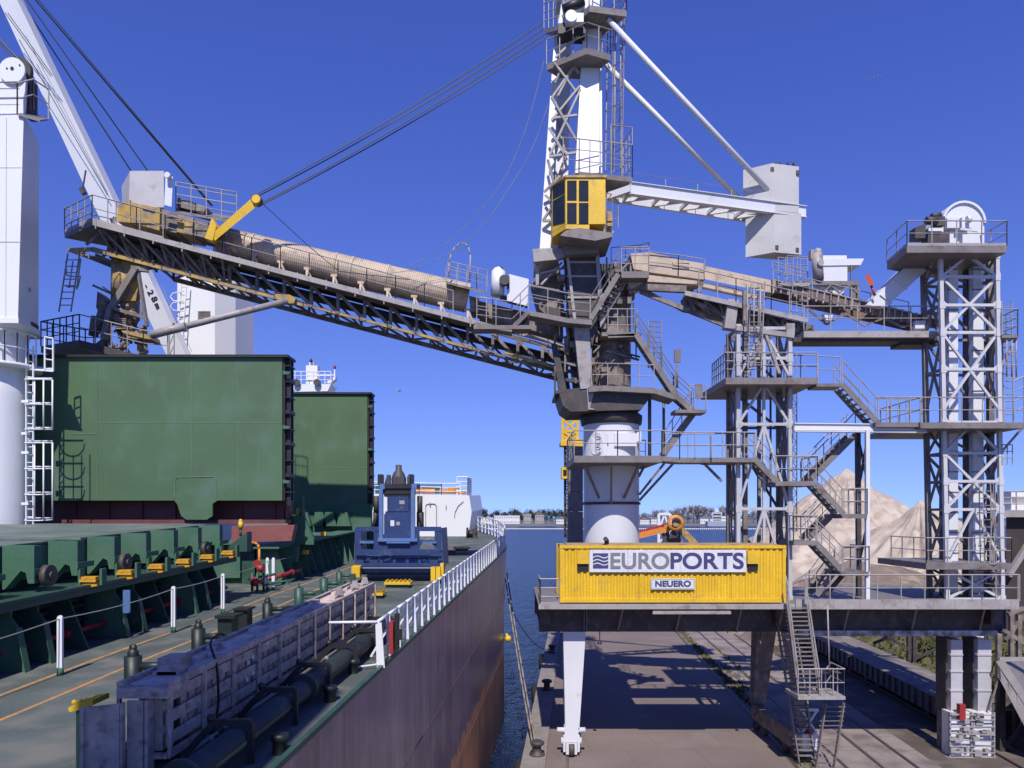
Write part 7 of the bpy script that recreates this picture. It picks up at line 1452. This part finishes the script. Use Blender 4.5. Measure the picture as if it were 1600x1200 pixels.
m = MB(); m.pbar((1564, 1060), (1564, 1200), Y + 1, .25); m.pbar((1588, 1100), (1588, 1220), Y + 1.5, .25); m.pbar((1564, 1175), (1600, 1130), Y + .9, .14); m.pbar((1566, 1155), (1600, 1195), Y + .9, .14); m.pbox(1562, 1590, 1110, 1160, Y + 3, .3); part(m, 'support_leg', M['dgrey'], t)
# pipes and clutter between hall and portal
t = thing('support_bracket', 'dark bracket frame at the right end of the portal platform', 'frame', P(1590, 990, 35)); m = MB(); Y = 36
for a, b in (((1575, 960), (1600, 950)), ((1570, 1000), (1600, 960)), ((1580, 950), (1580, 1040)), ((1568, 985), (1600, 1005)), ((1592, 960), (1592, 1030))): m.pbar(a, b, Y, .18)
part(m, 'frame_bars', M['dust'], t)
# far lattice mast between the towers
t = thing('lattice_mast', 'thin grey lattice mast far behind the right leg of the lattice tower', 'mast', P(1241, 830, 90)); m = MB(); Y = 90
for x in (1238, 1245): m.pbar((x, 610), (x, 830), Y, .1)
m.brace(P(1238, 612, Y), P(1238, 830, Y), P(1245, 612, Y), P(1245, 830, Y), 22, .07, 'Z'); part(m, 'mast_bars', M['dgrey'], t)
# brown material walls at the foot of the sand
m = MB(); m.prism([Q(19, 58, 0), Q(40, 56, 0), Q(40, 57, 0), Q(19, 59, 0)], (0, 0, 5.2)); solo(m, 'retaining_wall', M['brownconc'], 'low brown retaining wall at the foot of the sand piles', 'wall', Q(28, 58, 0))
# gulls
def gull(x, y, Y, s, lab, tilt):
    t = thing('gull', lab, 'bird', P(x, y, Y), 'gulls in the sky'); c = P(x, y, Y); m = MB()
    prof = [(.01, -.22), (.035, -.16), (.06, -.05), (.055, .08), (.03, .18), (.035, .23), (.01, .29)]
    m.lathe(c, [(r * s, z * s) for r, z in prof], 10, (1, .3, .05))
    for sgn in (1, -1):
        d = Vector((.15, 1 * sgn, 0)); pts = [c + Vector((.06, .03 * sgn, .02)) * s, c + Vector((.1, .35 * sgn, .16 + tilt)) * s, c + Vector((-.05, .8 * sgn, .08)) * s, c + Vector((-.06, .38 * sgn, .12 + tilt)) * s, c + Vector((-.09, .03 * sgn, .02)) * s]
        if sgn < 0: pts = pts[::-1]
        R = Matrix.Rotation(rad(65), 3, 'Z'); pts = [c + R @ (p - c) for p in pts]; m.prism(pts, (0, 0, .012 * s))
    m.prism([c + Vector((-.2, -.03, 0)) * s, c + Vector((-.34, -.07, .0)) * s, c + Vector((-.34, .07, .0)) * s, c + Vector((-.2, .03, 0)) * s], (0, 0, .01)); part(m, 'body', mat('gull_feathers', (.35, .35, .36), .8), t)
gull(623, 611, 60, .75, 'small gull flying low between the green panel and the boom', .05)
gull(1367, 122, 60, .6, 'tiny gull high in the sky above the counterweight', .03)
